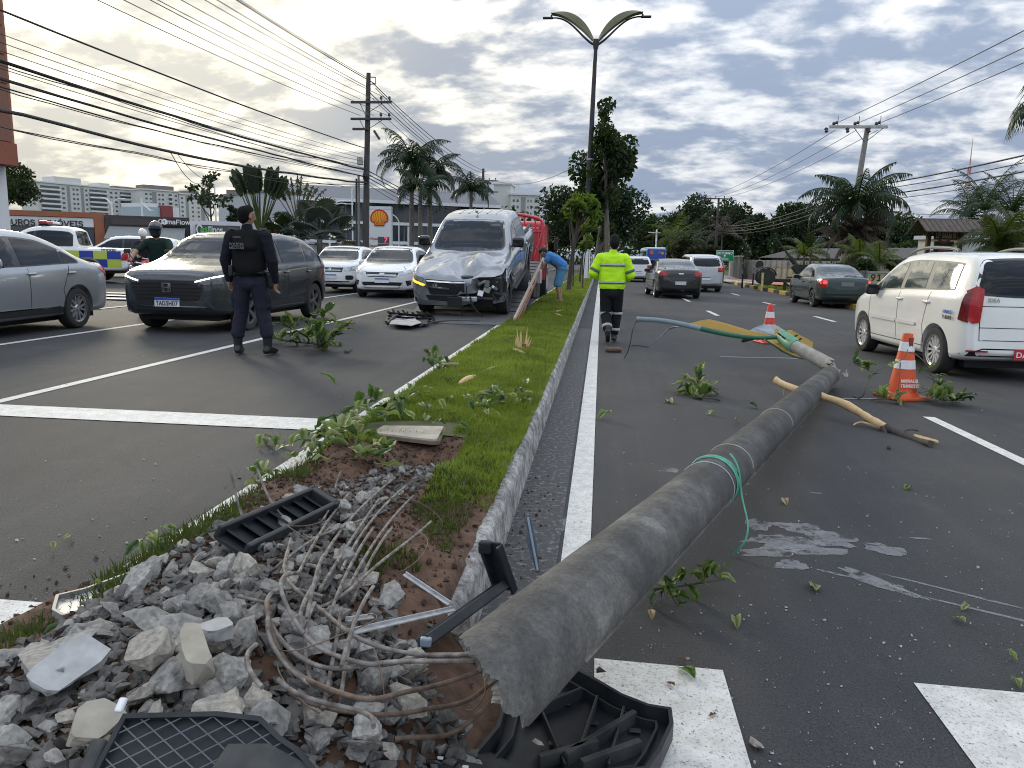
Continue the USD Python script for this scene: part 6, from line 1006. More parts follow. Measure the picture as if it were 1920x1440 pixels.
# police pickup
c = Car('police_pickup','white police pickup with blue and yellow checkered side and red light bar','pickup',(-18.5,24.4,.31),199*D2R,5.3,1.86,PKT(),[(-2.65,1.12),(-1.3,1.14),(.9,1.12),(1.3,1.10),(2.65,.92)],PKF,PKR,sill=.36,wr=.38,axle=(1.72,-1.38),paint=WHT,tumble=.30,group=TRAFL,endz=(.2,.3))
c.finish_body(); inner(c); c.glasshouse(1.0,-.98,[(.22,.14,.09)],top_gap=.16); c.screen('rear_window','rear',1.26,1.66,.62,.55); CB,CY = mat('check_blue',(.015,.035,.26),.45,var=.05),mat('check_yellow',(.42,.50,.06),.45,var=.05)
for i in range(12):
    for j in range(2):
        g = sg.box(-2.42+.42*i,.50+.27*j,-2.0+.42*i,.77+.27*j).difference(shapely.union_all([sg.Point(a_,c.wr).buffer(c.wr*1.2) for a_ in c.axle]))
        if -2.42+.42*i < 2.0: c.patch('check_square',g,'left',CB if (i+j) % 2 else CY,.006,step=.12)
c.patch('taillight',hull_of((.66,1.10),(.90,1.10),(.92,.82),(.80,.70),(.70,.8)),'rear',REDL,.02,step=.06,both=True); c.patch('taillight',hull_of((-2.62,1.10),(-2.44,.92),(-2.42,.74),(-2.64,.74)),'left',REDL,.012,both=True,step=.06)
for k in range(5): c.patch('tailgate_stripe',sg.Polygon([(-.5+.2*k,.74),(-.42+.2*k,.74),(-.26+.2*k,1.06),(-.34+.2*k,1.06)]),'rear',mat('stripe_orange',(.50,.16,.05),.5,var=.05) if k % 2 == 0 else CY,.01)
c.patch('tailgate_handle',rr(-.12,.12,.98,1.04,.02),'rear',BLKP,.02); obj('rear_bumper',rbox(.16,1.7,.16,.03,(-2.70,0,.52)),CHROME,c.path); c.plate('','rear',.78); c.patch('bumper_panel',sg.box(-.85,.38,.85,.62),'rear',BLKP,.01)
tx = text('Ronda',.11,.004); tx.apply_transform(basis((-2.05,raycast(c.smooth_tri,np.array([[-2.05,1.07]]),1,1)[0]+.004,1.085),(-1,0,0),(0,1,0))); obj('side_lettering',tx,INK,c.path)
lb = numbered(c.path,'light_bar'); UsdGeom.Xform.Define(stage,lb); obj('red_lens',rbox(.26,.62,.11,.04,(-.05,.38,1.93)),REDL,lb,smooth=40); obj('white_lens',rbox(.26,.42,.11,.04,(-.05,-.42,1.93)),WTXT,lb,smooth=40); obj('bar_base',rbox(.3,1.2,.06,.02,(-.05,0,1.87)),INK,lb)
c.mirrors(.92,1.3,WHT); c.wheels('wide',6,ALLOYD,wid=.24)
# motorcycles
def motorcycle(name,label,loc,ang,col,group=None):
    t = thing(name,label,'motorcycle',loc,ang)
    for x in (.66,-.62): w = numbered(t,'wheel'); UsdGeom.Xform.Define(stage,w); tor = lathe([(.24+.055*(1+math.cos(a))/1,.05*math.sin(a)) for a in np.linspace(0,2*np.pi,13)],28); tor.apply_transform(rot(math.pi/2,(1,0,0))); tor.apply_translation((x,0,.30)); obj('tyre',tor,RUBBER,w,smooth=40); obj('rim',cat_([tube([(x,0,.30),(x+.24*math.cos(a),0,.30+.24*math.sin(a))],.012,5) for a in np.linspace(0,2*np.pi,6)[:-1]]+[cyl((x,-.05,.3),(x,.05,.3),.05)]),ALLOYD,w)
    for sd in (1,-1): obj('fork',tube([(.66,sd*.08,.30),(.42,sd*.08,.95)],.022,8),CHROME,t,smooth=40); obj('shock',tube([(-.6,sd*.12,.32),(-.42,sd*.12,.66)],.025,8),BLKP,t,smooth=40); obj('grip',tube([(.40,sd*.24,1.02),(.33,sd*.38,1.02)],.018,8),INK,t); m_ = numbered(t,'mirror'); UsdGeom.Xform.Define(stage,m_); obj('mirror_stem',tube([(.40,sd*.26,1.02),(.40,sd*.36,1.18)],.008,5),INK,m_); obj('mirror_shell',rbox(.04,.13,.08,.018,(.40,sd*.38,1.21)),INK,m_,smooth=40); obj('indicator_lamp',rbox(.05,.06,.04,.015,(.52,sd*.17,.86)),mat('amber_lens',(.5,.2,.02),.3,var=0),t)
    obj('handlebar',tube([(.38,-.26,1.0),(.42,-.1,.97),(.42,.1,.97),(.38,.26,1.0)],.014,8),CHROME,t,smooth=40); obj('fuel_tank',rbox(.48,.28,.24,.10,(.12,0,.84)),col,t,smooth=50); obj('seat',rbox(.66,.24,.1,.045,(-.36,0,.80)),INK,t,smooth=50); obj('engine',rbox(.36,.3,.34,.06,(.08,0,.48)),ALLOYD,t,smooth=40); obj('headlight',rbox(.14,.2,.18,.06,(.52,0,.88)),CLEAR,t,smooth=40); obj('front_mudguard',tube([(.66+.33*math.cos(a),0,.30+.33*math.sin(a)) for a in np.linspace(.3,2.4,10)],.055,6,flat=.3),col,t,smooth=50); obj('tail_section',rbox(.3,.16,.12,.04,(-.72,0,.86)),col,t,smooth=50); obj('exhaust',tube([(.2,-.16,.30),(-.3,-.17,.30),(-.75,-.18,.42)],.035,8),CHROME,t,smooth=40); obj('frame',cat_([tube([(.40,0,.95),(.2,0,.3),(-.3,0,.3),(-.62,0,.3)],.025,6),tube([(.4,0,.92),(-.3,0,.72),(-.62,0,.32)],.022,6)]),INK,t)
    return t
MB1 = motorcycle('motorcycle','motorcycle of the rider in green shirt, hidden behind the dark crossover bonnet',(-8.75,14.5,ROAD_L),-80*D2R,INK); MB2 = motorcycle('motorcycle','red motorcycle of the rider in the white helmet beside the police pickup tail',(-12.75,20.6,ROAD_L),-35*D2R,RB)
# display gun on the verge
gp = flat(at(1449,545)); t = thing('display_gun','dark green anti aircraft gun with raised barrel displayed on the verge','artillery gun',(gp[0]+.6,gp[1],.06),rot=.0); GM = mat('gun_green',(.018,.02,.014),.6,var=.3,scale=8); s = gp[1]/1442
X = lambda px: (px-1449)*s-.6
for px,yy in ((1436,0),(1441,1.5)): w = numbered(t,'wheel'); UsdGeom.Xform.Define(stage,w); obj('tyre',cyl((X(px),yy-.14,.60),(X(px),yy+.14,.60),.40,sides=28),RUBBER,w,smooth=40); obj('rim',cyl((X(px),yy-.15,.60),(X(px),yy+.15,.60),.22,sides=20),GM,w,smooth=40); obj('mudguard',tube([(X(px)+.48*math.cos(a),yy,.60+.48*math.sin(a)) for a in np.linspace(.2,2.6,10)],.12,6,flat=.3),GM,w,smooth=50)
z = lambda py: zp(1470,py,gp[1])-.06
obj('carriage_beam',rbox(X(1512)-X(1440),.3,.16,.03,((X(1512)+X(1440))/2,.2,.45)),GM,t); obj('mount',lathe([(0,.4),(.35,.4),(.30,.75),(.18,.95),(.22,1.25),(0,1.25)],18).apply_translation((X(1500),.2,0)),GM,t,smooth=40); obj('receiver',xf(rbox(1.1,.34,.36,.05),basis((X(1496),.2,z(512)),np.array([X(1472)-X(1506),0,z(482)-z(524)]),(0,-1,0))),GM,t,smooth=40)
b0,b1 = np.array([X(1487),.2,z(496)]),np.array([X(1451),.2,z(449)]); obj('barrel',tube([b0,b0+(b1-b0)*.4,b1],[.075,.055,.035],10),GM,t,smooth=50); obj('recoil_sleeve',tube([b0-(b1-b0)*.12,b0+(b1-b0)*.3],.11,10),GM,t,smooth=50); obj('flash_hider',tube([b1-(b1-b0)*.02,b1+(b1-b0)*.05],[.04,.065],8),GM,t)
for a,b,r in (((1490,520),(1472,520),.05),((1500,530),(1514,512),.05),((1478,536),(1466,528),.04),((1505,520),(1515,506),.04),((1486,540),(1512,540),.07),((1470,543),(1490,543),.06)): obj('gun_fitting',tube([(X(a[0]),.0,z(a[1])),(X(b[0]),.0,z(b[1]))],r,6),GM,t)
for px in (1470,1508): obj('outrigger',rbox(.14,.14,.5,.02,(X(px),.1,.25)),GM,t); obj('jack_pad',lathe([(0,0),(.18,0),(.18,.05),(0,.05)],12).apply_translation((X(px),.1,0)),GM,t)
obj('gunner_seat',rbox(.34,.34,.08,.03,(X(1488),-.4,z(530))),GM,t); obj('sight_ring',xf(trimesh.creation.annulus(.13,.17,.03),basis((X(1498),-.1,z(505)),(1,0,0),(0,-1,0))),GM,t)
# ------------------------------------------------------------------ the broken concrete lamp post, rubble, reinforcement, car debris
rr5 = np.random.default_rng(55)
POST = None
def post_mat():
    n = {'g': ('geometry',{}),'n1': ('noise_texture',dict(scale=4.5,detail=9,roughness=.68)),'n2': ('noise_texture',dict(scale=70,detail=5,roughness=.7)),'v': ('voronoi_texture',dict(scale=60.)),'n3': ('noise_texture',dict(scale=1.6,detail=3)),
         'r1': ('rgb_ramp',{'ramp': [(.28,(.045,.044,.042)),(.48,(.075,.073,.070)),(.64,(.125,.12,.112)),(.82,(.26,.25,.23))]}),'r2': ('rgb_ramp',{'ramp': [(.25,(.6,.6,.6)),(.55,(1.05,1.04,1.02)),(.75,(1.3,1.28,1.22))]}),'mx': ('mix',dict(mix_type='multiply',fac=1.)),
         's': ('separate_xyz',{}),'y': ('map_range',dict(from_min=2.0,from_max=4.2,to_min=.10,to_max=-.04,clamp=True)),'a': ('math',dict(math_type='add')),'a2': ('math',dict(math_type='multiply_add',value2=.5,value3=-.25)),'a3': ('math',dict(math_type='add')),
         'p': ('principled_bsdf',dict(roughness=.85,specular_ior_level=.3)),'b': ('bump',dict(strength=.7,distance=.004)),'pit': ('map_range',dict(from_min=0,from_max=.25,to_min=0,to_max=1,clamp=True)),'h': ('math',dict(math_type='add'))}
    L = [('g.position','n1.vector'),('g.position','n2.vector'),('g.position','v.vector'),('g.position','n3.vector'),('g.position','s.vector'),('s.y','y.value'),('n1.fac','a.value1'),('y.result','a.value2'),('n3.fac','a2.value1'),('a.value','a3.value1'),('a2.value','a3.value2'),('a3.value','r1.fac'),('n2.fac','r2.fac'),
         ('r1.color','mx.color1'),('r2.color','mx.color2'),('mx.color','p.base_color'),('v.distance','pit.value'),('pit.result','h.value1'),('n2.fac','h.value2'),('h.value','b.height'),('b.normal','p.normal')]
    return usdkit.material(stage,'/World/Looks/post_concrete',n,L,surface='p.BSDF')
PMAT = post_mat(); FRAC = mat('fractured_concrete',(.20,.185,.16),.95,col2=(.42,.39,.34),scale=26,detail=8,bump=.012,bscale=70); STUB = mat('stub_concrete',(.26,.235,.19),.9,col2=(.40,.37,.31),scale=12,detail=8,bump=.004,bscale=120)
A,B = at(940,1262,.40),at(1556,704,.14); AX = (B-A)/np.linalg.norm(B-A); LN = np.linalg.norm(B-A); PX = np.cross(AX,[0,0,1.]); PX /= np.linalg.norm(PX); PY = np.cross(PX,AX)
post = thing('fallen_lamp_post','broken concrete lamp post lying from the rubble across the right carriageway','lamp post')
def shell(na=110,nl=90,r0=.138,r1=.110,ri=.55):
    a = np.linspace(0,2*np.pi,na,endpoint=False); ca_ = math.atan2((EYE-A)@PY,(EYE-A)@PX); j = -.02-.20*np.cos(a-ca_)+.13*fbm(np.stack([np.cos(a)*2.4,np.sin(a)*2.4,0*a],-1),1.2,4,11)+.035*fbm(np.stack([np.cos(a)*9,np.sin(a)*9,0*a],-1),1.5,3,3)
    s = np.linspace(0,1,nl)**1.35*LN; S = s[:,None]+j[None]*np.clip(1-s/1.1,0,1)[:,None]; R = r0+(r1-r0)*s/LN; R = R[:,None]*np.ones(na)
    q = np.stack([np.cos(a)[None]*7+0*S,np.sin(a)[None]*7+0*S,S*9],-1); R = R+.004*(meshkit.fbm(q,4,2)-.5)+.02*np.minimum(0,meshkit.fbm(q*.9,3,6)-.42)*np.clip(1-S/.3,0,1)
    c = A+S[...,None]*AX; out = c+R[...,None]*(np.cos(a)[None,:,None]*PX+np.sin(a)[None,:,None]*PY)
    k = 14; Si = S[:k]+.05+.004*rr5.normal(size=(k,na)); inn = A+Si[...,None]*AX+(R[:k]*ri*(1+.02*rr5.normal(size=(k,na))))[...,None]*(np.cos(a)[None,:,None]*PX+np.sin(a)[None,:,None]*PY)
    def g(n0,m_,flip,o): i,jj = np.meshgrid(np.arange(n0-1),np.arange(m_),indexing='ij'); j2 = (jj+1) % m_; q_ = np.stack([i*m_+jj,(i+1)*m_+jj,(i+1)*m_+j2,i*m_+j2],-1).reshape(-1,4); return (q_[:,::-1] if flip else q_)+o
    o1 = quads(out.reshape(-1,3),g(nl,na,True,0)); mid = (out[0]*.5+inn[0]*.5)+AX*(.05*fbm(np.stack([np.cos(a)*12,np.sin(a)*12,0*a],-1),1,3,8)+.02)[:,None]
    v = np.concatenate([out[0]+AX*.001,mid,inn[0],inn.reshape(-1,3)]); f = np.vstack([g(3,na,False,0),g(k,na,False,3*na)]); o2 = quads(v,f); e = (A+AX*S[:,:1].mean(1)[k-1]); return o1,o2,out[-1]
o1,o2,lastring = shell(); obj('shaft',o1,PMAT,post,smooth=50); obj('broken_face',o2,FRAC,post); obj('end_cap',hull3(np.vstack([lastring-AX*.02,lastring+AX*.008])),FRAC,post)
for ang,mt in ((-.35,PMAT),(math.pi+.1,PMAT)): obj('mould_seam',tube([A+AX*(.25+t*(LN-.3))+(.138-.028*(.25+t*(LN-.3))/LN+.001)*(math.cos(ang)*PX+math.sin(ang)*PY) for t in np.linspace(0,1,30)],.006,4),mt,post)
for s_ in (.52*LN,.33*LN): 
    ring = [A+AX*(s_+.006*math.sin(3*a))+(.138-.028*s_/LN+.001)*(math.cos(a)*PX+math.sin(a)*PY) for a in np.linspace(.1,2.9,20)]; obj('mould_joint',tube(ring,.004,4),STUB if s_ > 2.5 else PMAT,post)
# upper length, bent back at the break
C0,C1 = at(1572,694,.20),at(1487,647,.44); dC = (C1-C0)/np.linalg.norm(C1-C0); s0 = C0+dC*.12
tb = tube([s0+dC*t*(np.linalg.norm(C1-C0)-.10) for t in np.linspace(0,1,16)],np.linspace(.086,.076,16),24); tb.vertices[:24] += dC*(.03*rr5.normal(size=(24,1))); obj('upper_shaft',tb,STUB,post,smooth=50)
for k in range(9): c = C0+dC*rr5.uniform(-.02,.16)+rr5.normal(0,.045,3); obj('splinter',hull3(c+rr5.normal(0,.022,(8,3))),FRAC,post)
for k in range(5): p0 = C0+rr5.normal(0,.04,3); obj('bent_bar',tube(spline([p0-AX*.06,p0+rr5.normal(0,.02,3),p0+dC*.14],8),.005,5),mat('rust_bar',(.10,.055,.035),.8,var=.3),post)
GRNP = mat('post_green_paint',(.06,.22,.12),.5,col2=(.12,.32,.20),scale=20); DGRN = mat('arm_green',(.015,.10,.05),.45,var=.2,scale=14); ARMG = mat('arm_grey',(.13,.19,.20),.5,col2=(.20,.25,.26),scale=22); LYEL = mat('leaf_panel_yellow',(.58,.36,.09),.55,col2=(.27,.31,.34),scale=6,fac=(.60,.63),detail=6); LGRY = mat('leaf_panel_grey',(.24,.28,.31),.5,col2=(.36,.40,.42),scale=14,detail=6)
D1 = far(1466,630,10.15); col = tube([C1-dC*.04,C1+(D1-C1)*.15,D1],[.088,.094,.080],20); obj('collar',col,GRNP,post,smooth=50)
for k in range(4): a = C1+(D1-C1)*(.25+.18*k); p_ = a+np.array([(-1)**k*.05,-.075,.03]); obj('bolt',cyl(p_,p_+np.array([(-1)**k*.06,-.03,.04]),.012,sides=6),INK,post)
arm_pts = spline([D1+[.03,-.05,0],far(1400,632,10.25),far(1308,614.5,10.65),far(1200,598.5,11.0)],28); obj('arm',tube(arm_pts[:16],np.linspace(.024,.036,16),10),DGRN,post,smooth=50); obj('arm',tube(arm_pts[15:],np.linspace(.0362,.034,13),10),ARMG,post,smooth=50); obj('arm_end',tube([arm_pts[-1],arm_pts[-1]+(arm_pts[-1]-arm_pts[-2])*.6],.037,10),ARMG,post,smooth=50)
def panel(pts,thick=.012,bulge=0.):
    p = np.array([far(px,py,Y) for px,py,Y in pts]); c = p.mean(0); u_,s_,vt = np.linalg.svd(p-c); q = (p-c)@vt[:2].T; n = vt[2]; g = sg.Polygon(q); v,f = trimesh.creation.triangulate_polygon(g,engine='earcut')
    from scipy.interpolate import griddata
    h = (p-c)@n; d = griddata(q,h,v,method='nearest'); top = c+v@vt[:2]+d[:,None]*n; k = len(v); m = len(pts); ring = np.array([np.argmin(np.linalg.norm(v-x,axis=1)) for x in q]); r2 = np.roll(ring,-1)
    return tmesh(np.vstack([top+n*thick/2,top-n*thick/2]),np.vstack([f,f[:,::-1]+k,np.c_[ring,r2,r2+k],np.c_[ring,r2+k,ring+k]]))
z4 = lambda x,y: (1180+x/4.364,560+y/4.364)
def zl(pts,Ya,Yb): xs_ = [p[0] for p in pts]; return [(*z4(x,y),Ya+(Yb-Ya)*(x-1250)/(100-1250)) for x,y in pts]
obj('leaf_panel',panel(zl([(1240,330),(1120,290),(960,255),(800,205),(650,168),(590,176),(540,190),(480,205),(420,222),(470,235),(560,235),(700,270),(850,300),(1000,320),(1120,332)],10.3,11.3)),LYEL,post); obj('leaf_tail',tube([far(*z4(x,y),Y) for x,y,Y in ((430,226,11.0),(370,232,11.1),(320,250,11.1),(270,300,11.05),(220,350,11.0),(165,383,11.0))],[.03,.035,.035,.03,.018,.008],6,flat=.25),LGRY,post,smooth=40)
obj('leaf_panel',panel([(*z4(x,y),10.75+dy) for x,y,dy in ((975,270,.1),(1020,240,.1),(1080,216,.1),(1140,212,.1),(1210,222,.05),(1265,258,0),(1245,300,-.1),(1170,298,-.05),(1060,280,.05))]),LGRY,post); obj('leaf_panel',panel([(*z4(x,y),10.45) for x,y in ((1290,262),(1330,258),(1400,300),(1460,330),(1502,356),(1495,415),(1440,392),(1390,362),(1330,330))],.03),mat('leaf_panel_plain',(.50,.34,.08),.55,var=.15,scale=14),post)
obj('leaf_panel',panel([(*z4(x,y),10.1+dy) for x,y,dy in ((1105,330,.2),(1180,375,.1),(1250,425,0),(1330,462,0),(1425,490,0),(1400,455,0),(1330,400,0),(1250,355,.05),(1170,332,.15))]),LYEL,post); obj('leaf_edge',tube([far(*z4(x,y),10.05) for x,y in ((1105,332),(1180,380),(1250,430),(1330,468),(1425,492))],.012,6),DGRN,post); obj('yellow_frame',panel([(*z4(x,y),10.4) for x,y in ((1190,245),(1200,240),(1245,268),(1240,300),(1188,300))],.03),LOOKS['leaf_panel_plain'],post)
obj('stub_pipe',tube([far(*z4(925,345),10.3),far(*z4(1010,325),10.2)],.024,8),INK,post,smooth=50)
obj('lamp_cable',tube(spline([arm_pts[-1],far(1190,607,11),far(1184,630,11),at(1190,648,.01),at(1216,651,.01)],30),.007,5),WIRE,post); obj('trailing_rod',tube([at(1350,669,.01),at(1500,672,.01)],.005,5),GREYW,post)
# straps and tie wire round the shaft
def ring_pts(s,a0,a1,n=26,off=.006,skew=0.,rad=None): return [A+AX*(s+skew*(t-.5))+((rad or (.138-.028*s/LN))+off)*(math.cos(a)*PX+math.sin(a)*PY) for t,a in zip(np.linspace(0,1,n),np.linspace(a0,a1,n))]
SA = np.linalg.norm(at(1335,905,.3)-A); STRAP = mat('strap_green',(.03,.22,.13),.4,col2=(.10,.36,.24),scale=30)
d_ = [(abs(pix(A+AX*s)[0]-1335),s) for s in np.linspace(1,LN-1,200)]; SA = min(d_)[1]
# --- scattered rubble: stacked on a height field so that the pieces lie on one another
HX0,HY0,HS = -2.6,.6,.01; hx,hy = np.meshgrid(np.arange(HX0,.6,HS),np.arange(HY0,5.4,HS),indexing='ij'); HF = heap_edge(hx,hy); HF = np.where(hx > -.46,np.maximum(.002,HF),HF); HF = np.where(hx < -1.9,np.maximum(HF,ROAD_L),HF)
def hget(x,y): i,j = int((x-HX0)/HS),int((y-HY0)/HS); return HF[min(max(i,0),HF.shape[0]-1),min(max(j,0),HF.shape[1]-1)]
def settle(x,y,r,sink=.30):
    i,j,k = int((x-HX0)/HS),int((y-HY0)/HS),max(1,int(r*.7/HS)); w = HF[max(0,i-k):i+k+1,max(0,j-k):j+k+1]
    if not w.size: return None
    z = np.percentile(w,62)+r*(1-sink)*.62; I,J = np.meshgrid(np.arange(max(0,i-k),min(HF.shape[0],i+k+1)),np.arange(max(0,j-k),min(HF.shape[1],j+k+1)),indexing='ij'); dd = ((I-i)**2+(J-j)**2)*HS*HS; top = z+np.sqrt(np.maximum(0,1-dd/(r*r)))*r*.45
    HF[I,J] = np.where(dd < (r*.72)**2,np.maximum(HF[I,J],top-.01),HF[I,J]); return z
ZONE = sg.Polygon([(-1.66,1.75),(-1.57,2.2),(-1.47,2.9),(-1.38,3.5),(-1.2,4.2),(-.95,4.42),(-.80,4.2),(-.98,3.5),(-.98,3.0),(-.78,2.5),(-.55,2.15),(-.3,1.9),(-.16,1.3),(-1.75,1.25)])
RUB = [mat(f'rubble_{k}',c,.95,col2=c2,scale=s,detail=9,bump=.014,bscale=75) for k,(c,c2,s) in enumerate((((.15,.143,.13),(.40,.385,.35),55),((.125,.12,.11),(.34,.325,.30),45),((.19,.172,.145),(.45,.415,.355),60),((.11,.105,.096),(.31,.295,.27),50)))]
PALE = mat('rubble_pale_face',(.34,.34,.335),.8,var=.2,scale=18,bump=.002,bscale=140)
def rock(r,seed,flat_=.75,n=16,elong=1.25):
    q = np.random.default_rng(seed); p = q.normal(size=(n,3)); p /= np.linalg.norm(p,axis=1,keepdims=True); p *= q.uniform(.72,1.05,(n,1))*np.array([elong,1,flat_])*r
    if seed % 3 == 0: p[:,2] = np.minimum(p[:,2],r*flat_*.45)
    if seed % 4 == 1: p[:,0] = np.minimum(p[:,0],r*.6)
    m = hull3(p); m = (m.subdivide().subdivide().subdivide() if r > .033 else m.subdivide().subdivide()) if r > .021 else m
    if r > .021:
        m.merge_vertices(); m.vertices += (r*.34*(meshkit.fbm(m.vertices/r*1.9+seed,3,seed)-.5)+r*.16*(meshkit.fbm(m.vertices/r*6+seed,3,seed+1)-.5))[:,None]*m.vertices/(np.linalg.norm(m.vertices,axis=1,keepdims=True)+1e-9)
    e = q.uniform(0,6.3,3); m.apply_transform(trimesh.transformations.euler_matrix(e[0]*.12,e[1]*.12,e[2])); return m
def zone_pt(q,z=None):
    x0,y0,x1,y1 = ZONE.bounds
    while True:
        x,y = q.uniform(x0,x1),y0+(y1-y0)*q.random()**1.1
        if ZONE.contains(sg.Point(x,y)): return x,y
q = np.random.default_rng(77); small = []
for k in range(4600):
    x,y = zone_pt(q); r = .006+.025*q.random()**1.4*(1 if y < 3.2 else .7); z = settle(x,y,r)
    if z is not None: m = rock(r,5000+k,n=9); m.apply_translation((x,y,z)); small.append(m)
for k in range(260):                                               # bits thrown clear of the heap
    x,y = q.normal(-1.0,.55),q.uniform(1.3,5.0); r = q.uniform(.005,.016)
    if -2.1 < x < -.3: z = hget(x,y); m = rock(r,9000+k,n=8); m.apply_translation((x,y,z+r*.4)); small.append(m)
obj('rubble_grit',cat_(small),ids_mat('rubble_bits',[(0,(.12,.113,.105)),(.5,(.24,.23,.21)),(.9,(.40,.38,.345)),(1,(.40,.29,.21))],.95,var=.25,vscale=40),kind='stuff',label='small grey concrete crumbs filling the gaps of the rubble heap',cat='rubble')
GRB = 'broken concrete chunks heaped at the foot of the fallen lamp post'; nb = 0
order = sorted([(q.choice([.022,.029,.038,.050,.064],p=[.34,.32,.20,.10,.04])*q.uniform(.8,1.2)) for _ in range(285)])
for k,r in enumerate(order):
    for _try in range(6):
        x,y = zone_pt(q)
        if r < .05 or (y < 2.9 and x < -.6): break
    else: continue
    if y > 3.0 and r > .045: r *= .6
    z = settle(x,y,r)
    if z is None: continue
    m = rock(r,100+k,elong=q.uniform(1.0,1.7),flat_=q.uniform(.5,.9)); obj_p = obj('concrete_chunk',m,RUB[k % 4],smooth=22,label='grey broken concrete chunk in the rubble heap beside the fallen post',cat='rubble',group=GRB)
    UsdGeom.Xformable(stage.GetPrimAtPath(obj_p)).AddTranslateOp().Set(Gf.Vec3d(float(x),float(y),float(z)))
def hp(px,py,dz=.02):
    z = .35
    for _ in range(8): p = at(px,py,z); z = .5*z+.5*(hget(p[0],p[1])+dz)
    return at(px,py,z)
def slab(pa,pb,w,t,label,mt,seed,lift=.03,tilt=0.,name='concrete_slab'):
    a,b = hp(*pa,lift),hp(*pb,lift); L = np.linalg.norm(b-a); q = np.random.default_rng(seed); e = np.linspace(0,2*np.pi,13)[:-1]+q.normal(0,.12,12); k_ = q.uniform(.78,1.05,12)
    top = np.stack([L/2*k_*np.sign(np.cos(e))*np.abs(np.cos(e))**.7,w/2*k_*np.sign(np.sin(e))*np.abs(np.sin(e))**.7,0*e+t],1); m = hull3(np.vstack([top,top*[.9,.85,0]+q.normal(0,.006,(12,3))])).subdivide().subdivide(); m.vertices += .012*(meshkit.fbm(m.vertices*30,3,seed)-.5)[:,None]*(m.vertices[:,2:] < t*.9); m.apply_transform(basis((a+b)/2,b-a,(math.sin(tilt)*.7,-math.sin(tilt),math.cos(tilt)))); return obj(name,m,mt,label=label,cat='rubble')
slab((48,1305),(190,1215),.11,.028,'long flat pale concrete slab at the left edge of the rubble heap',PALE,1,.06,.5); slab((378,1205),(436,1185),.07,.035,'small pale concrete flake lying on the middle of the rubble heap',PALE,2,.05); slab((150,1410),(205,1330),.09,.03,'tan faced concrete flake at the lower left of the rubble',STUB,3,.05,.6); slab((250,1240),(330,1215),.09,.04,'large angular concrete block left of the reinforcement',RUB[2],4,.05,.3)
slab((60,1240),(110,1300),.08,.05,'tan and grey wedge of concrete below the long flat slab',RUB[0],5,.02,.3); slab((355,1205),(385,1290),.06,.06,'upright smooth faced concrete piece in the middle of the heap',STUB,6,.06,.9)
for k,(px,py,r,lab) in enumerate(((735,1138,.085,'big angular concrete block lying by itself right of the reinforcement'),(335,1310,.10,'largest concrete block in the lower middle of the heap'),(535,1110,.075,'tall rounded concrete lump beneath the reinforcement bars'),(560,1200,.085,'pale concrete lump wrapped by reinforcement bars'),(430,1290,.08,'rough concrete lump left of the thick ribbed bars'),(640,1240,.06,'smooth faced broken piece in front of the post end'),(780,1260,.075,'concrete lump beneath the post end'),(700,1300,.07,'triangular concrete piece under the ribbed bars'),(860,1195,.06,'concrete piece wedged against the broken post end'),(770,1225,.05,'flat concrete fragment left of the post end'),(480,1330,.06,'dome shaped concrete lump above the bent grille'),(590,1400,.05,'concrete lump at the bottom edge right of the grille'),(690,1420,.06,'concrete lump at the bottom edge below the ribbed bars'))):
    r *= .72; p = hp(px,py,0); z = settle(p[0],p[1],r); m = rock(r,31*k+7,elong=1.2,flat_=.85,n=18); m.apply_translation((p[0],p[1],z if z is not None else p[2])); obj('concrete_chunk',m,RUB[k % 4],smooth=22,label=lab,cat='rubble')
p = at(1418,1392,.02); m = rock(.022,12,elong=1.6); m.apply_translation(p); obj('concrete_chunk',m,RUB[2],smooth=22,label='lone concrete chip lying on the asphalt right of the striped crossing',cat='rubble')
p = at(1255,1120,.02)
# --- reinforcement
def ribbed():
    n = {'g': ('geometry',{}),'n': ('noise_texture',dict(scale=30,detail=6)),'r': ('rgb_ramp',{'ramp': [(.3,(.07,.058,.05)),(.5,(.17,.15,.135)),(.7,(.30,.28,.255))]}),'p': ('principled_bsdf',dict(roughness=.75,metallic=.15))}
    return usdkit.material(stage,'/World/Looks/rebar_dusty',n,[('g.position','n.vector'),('n.fac','r.fac'),('r.color','p.base_color')],surface='p.BSDF')
REB = ribbed(); REBR = mat('rebar_rusty',(.07,.045,.032),.75,col2=(.19,.135,.10),scale=30,metal=.1)
def rebar(pts,r,label,mt=REB,rib=True,group=None,n=None,name='reinforcement_bar',wild=False):
    P_ = np.array([p if len(p) == 3 and isinstance(p,np.ndarray) else (hp(p[0],p[1],p[2]) if not wild else at(p[0],p[1],p[2])) for p in pts],float); L = np.linalg.norm(np.diff(P_,axis=0),axis=1).sum(); k = n or int(min(320,max(16,L/.005))) if rib else int(max(14,L/.03)); c = spline(P_,k); c[:,2] = np.maximum(c[:,2],[hget(x,y)-.012 if i < .7*k else -9 for i,(x,y,_) in enumerate(c)]) if not wild else c[:,2]; r = r*.58; c[:,2] = np.convolve(np.pad(c[:,2],6,'edge'),np.hanning(15)[1:-1]/np.hanning(15).sum(),'valid')
    rad = np.full(k,r); rad[::2] *= (1.2 if rib else 1); return obj(name,tube(c,rad,7),mt,label=label,cat='steel bar',group=group,smooth=60)
E1 = lambda a,d: A+AX*.06+(.085*d)*(math.cos(a)*PX+math.sin(a)*PY)
base1 = hp(490,1045,.03)
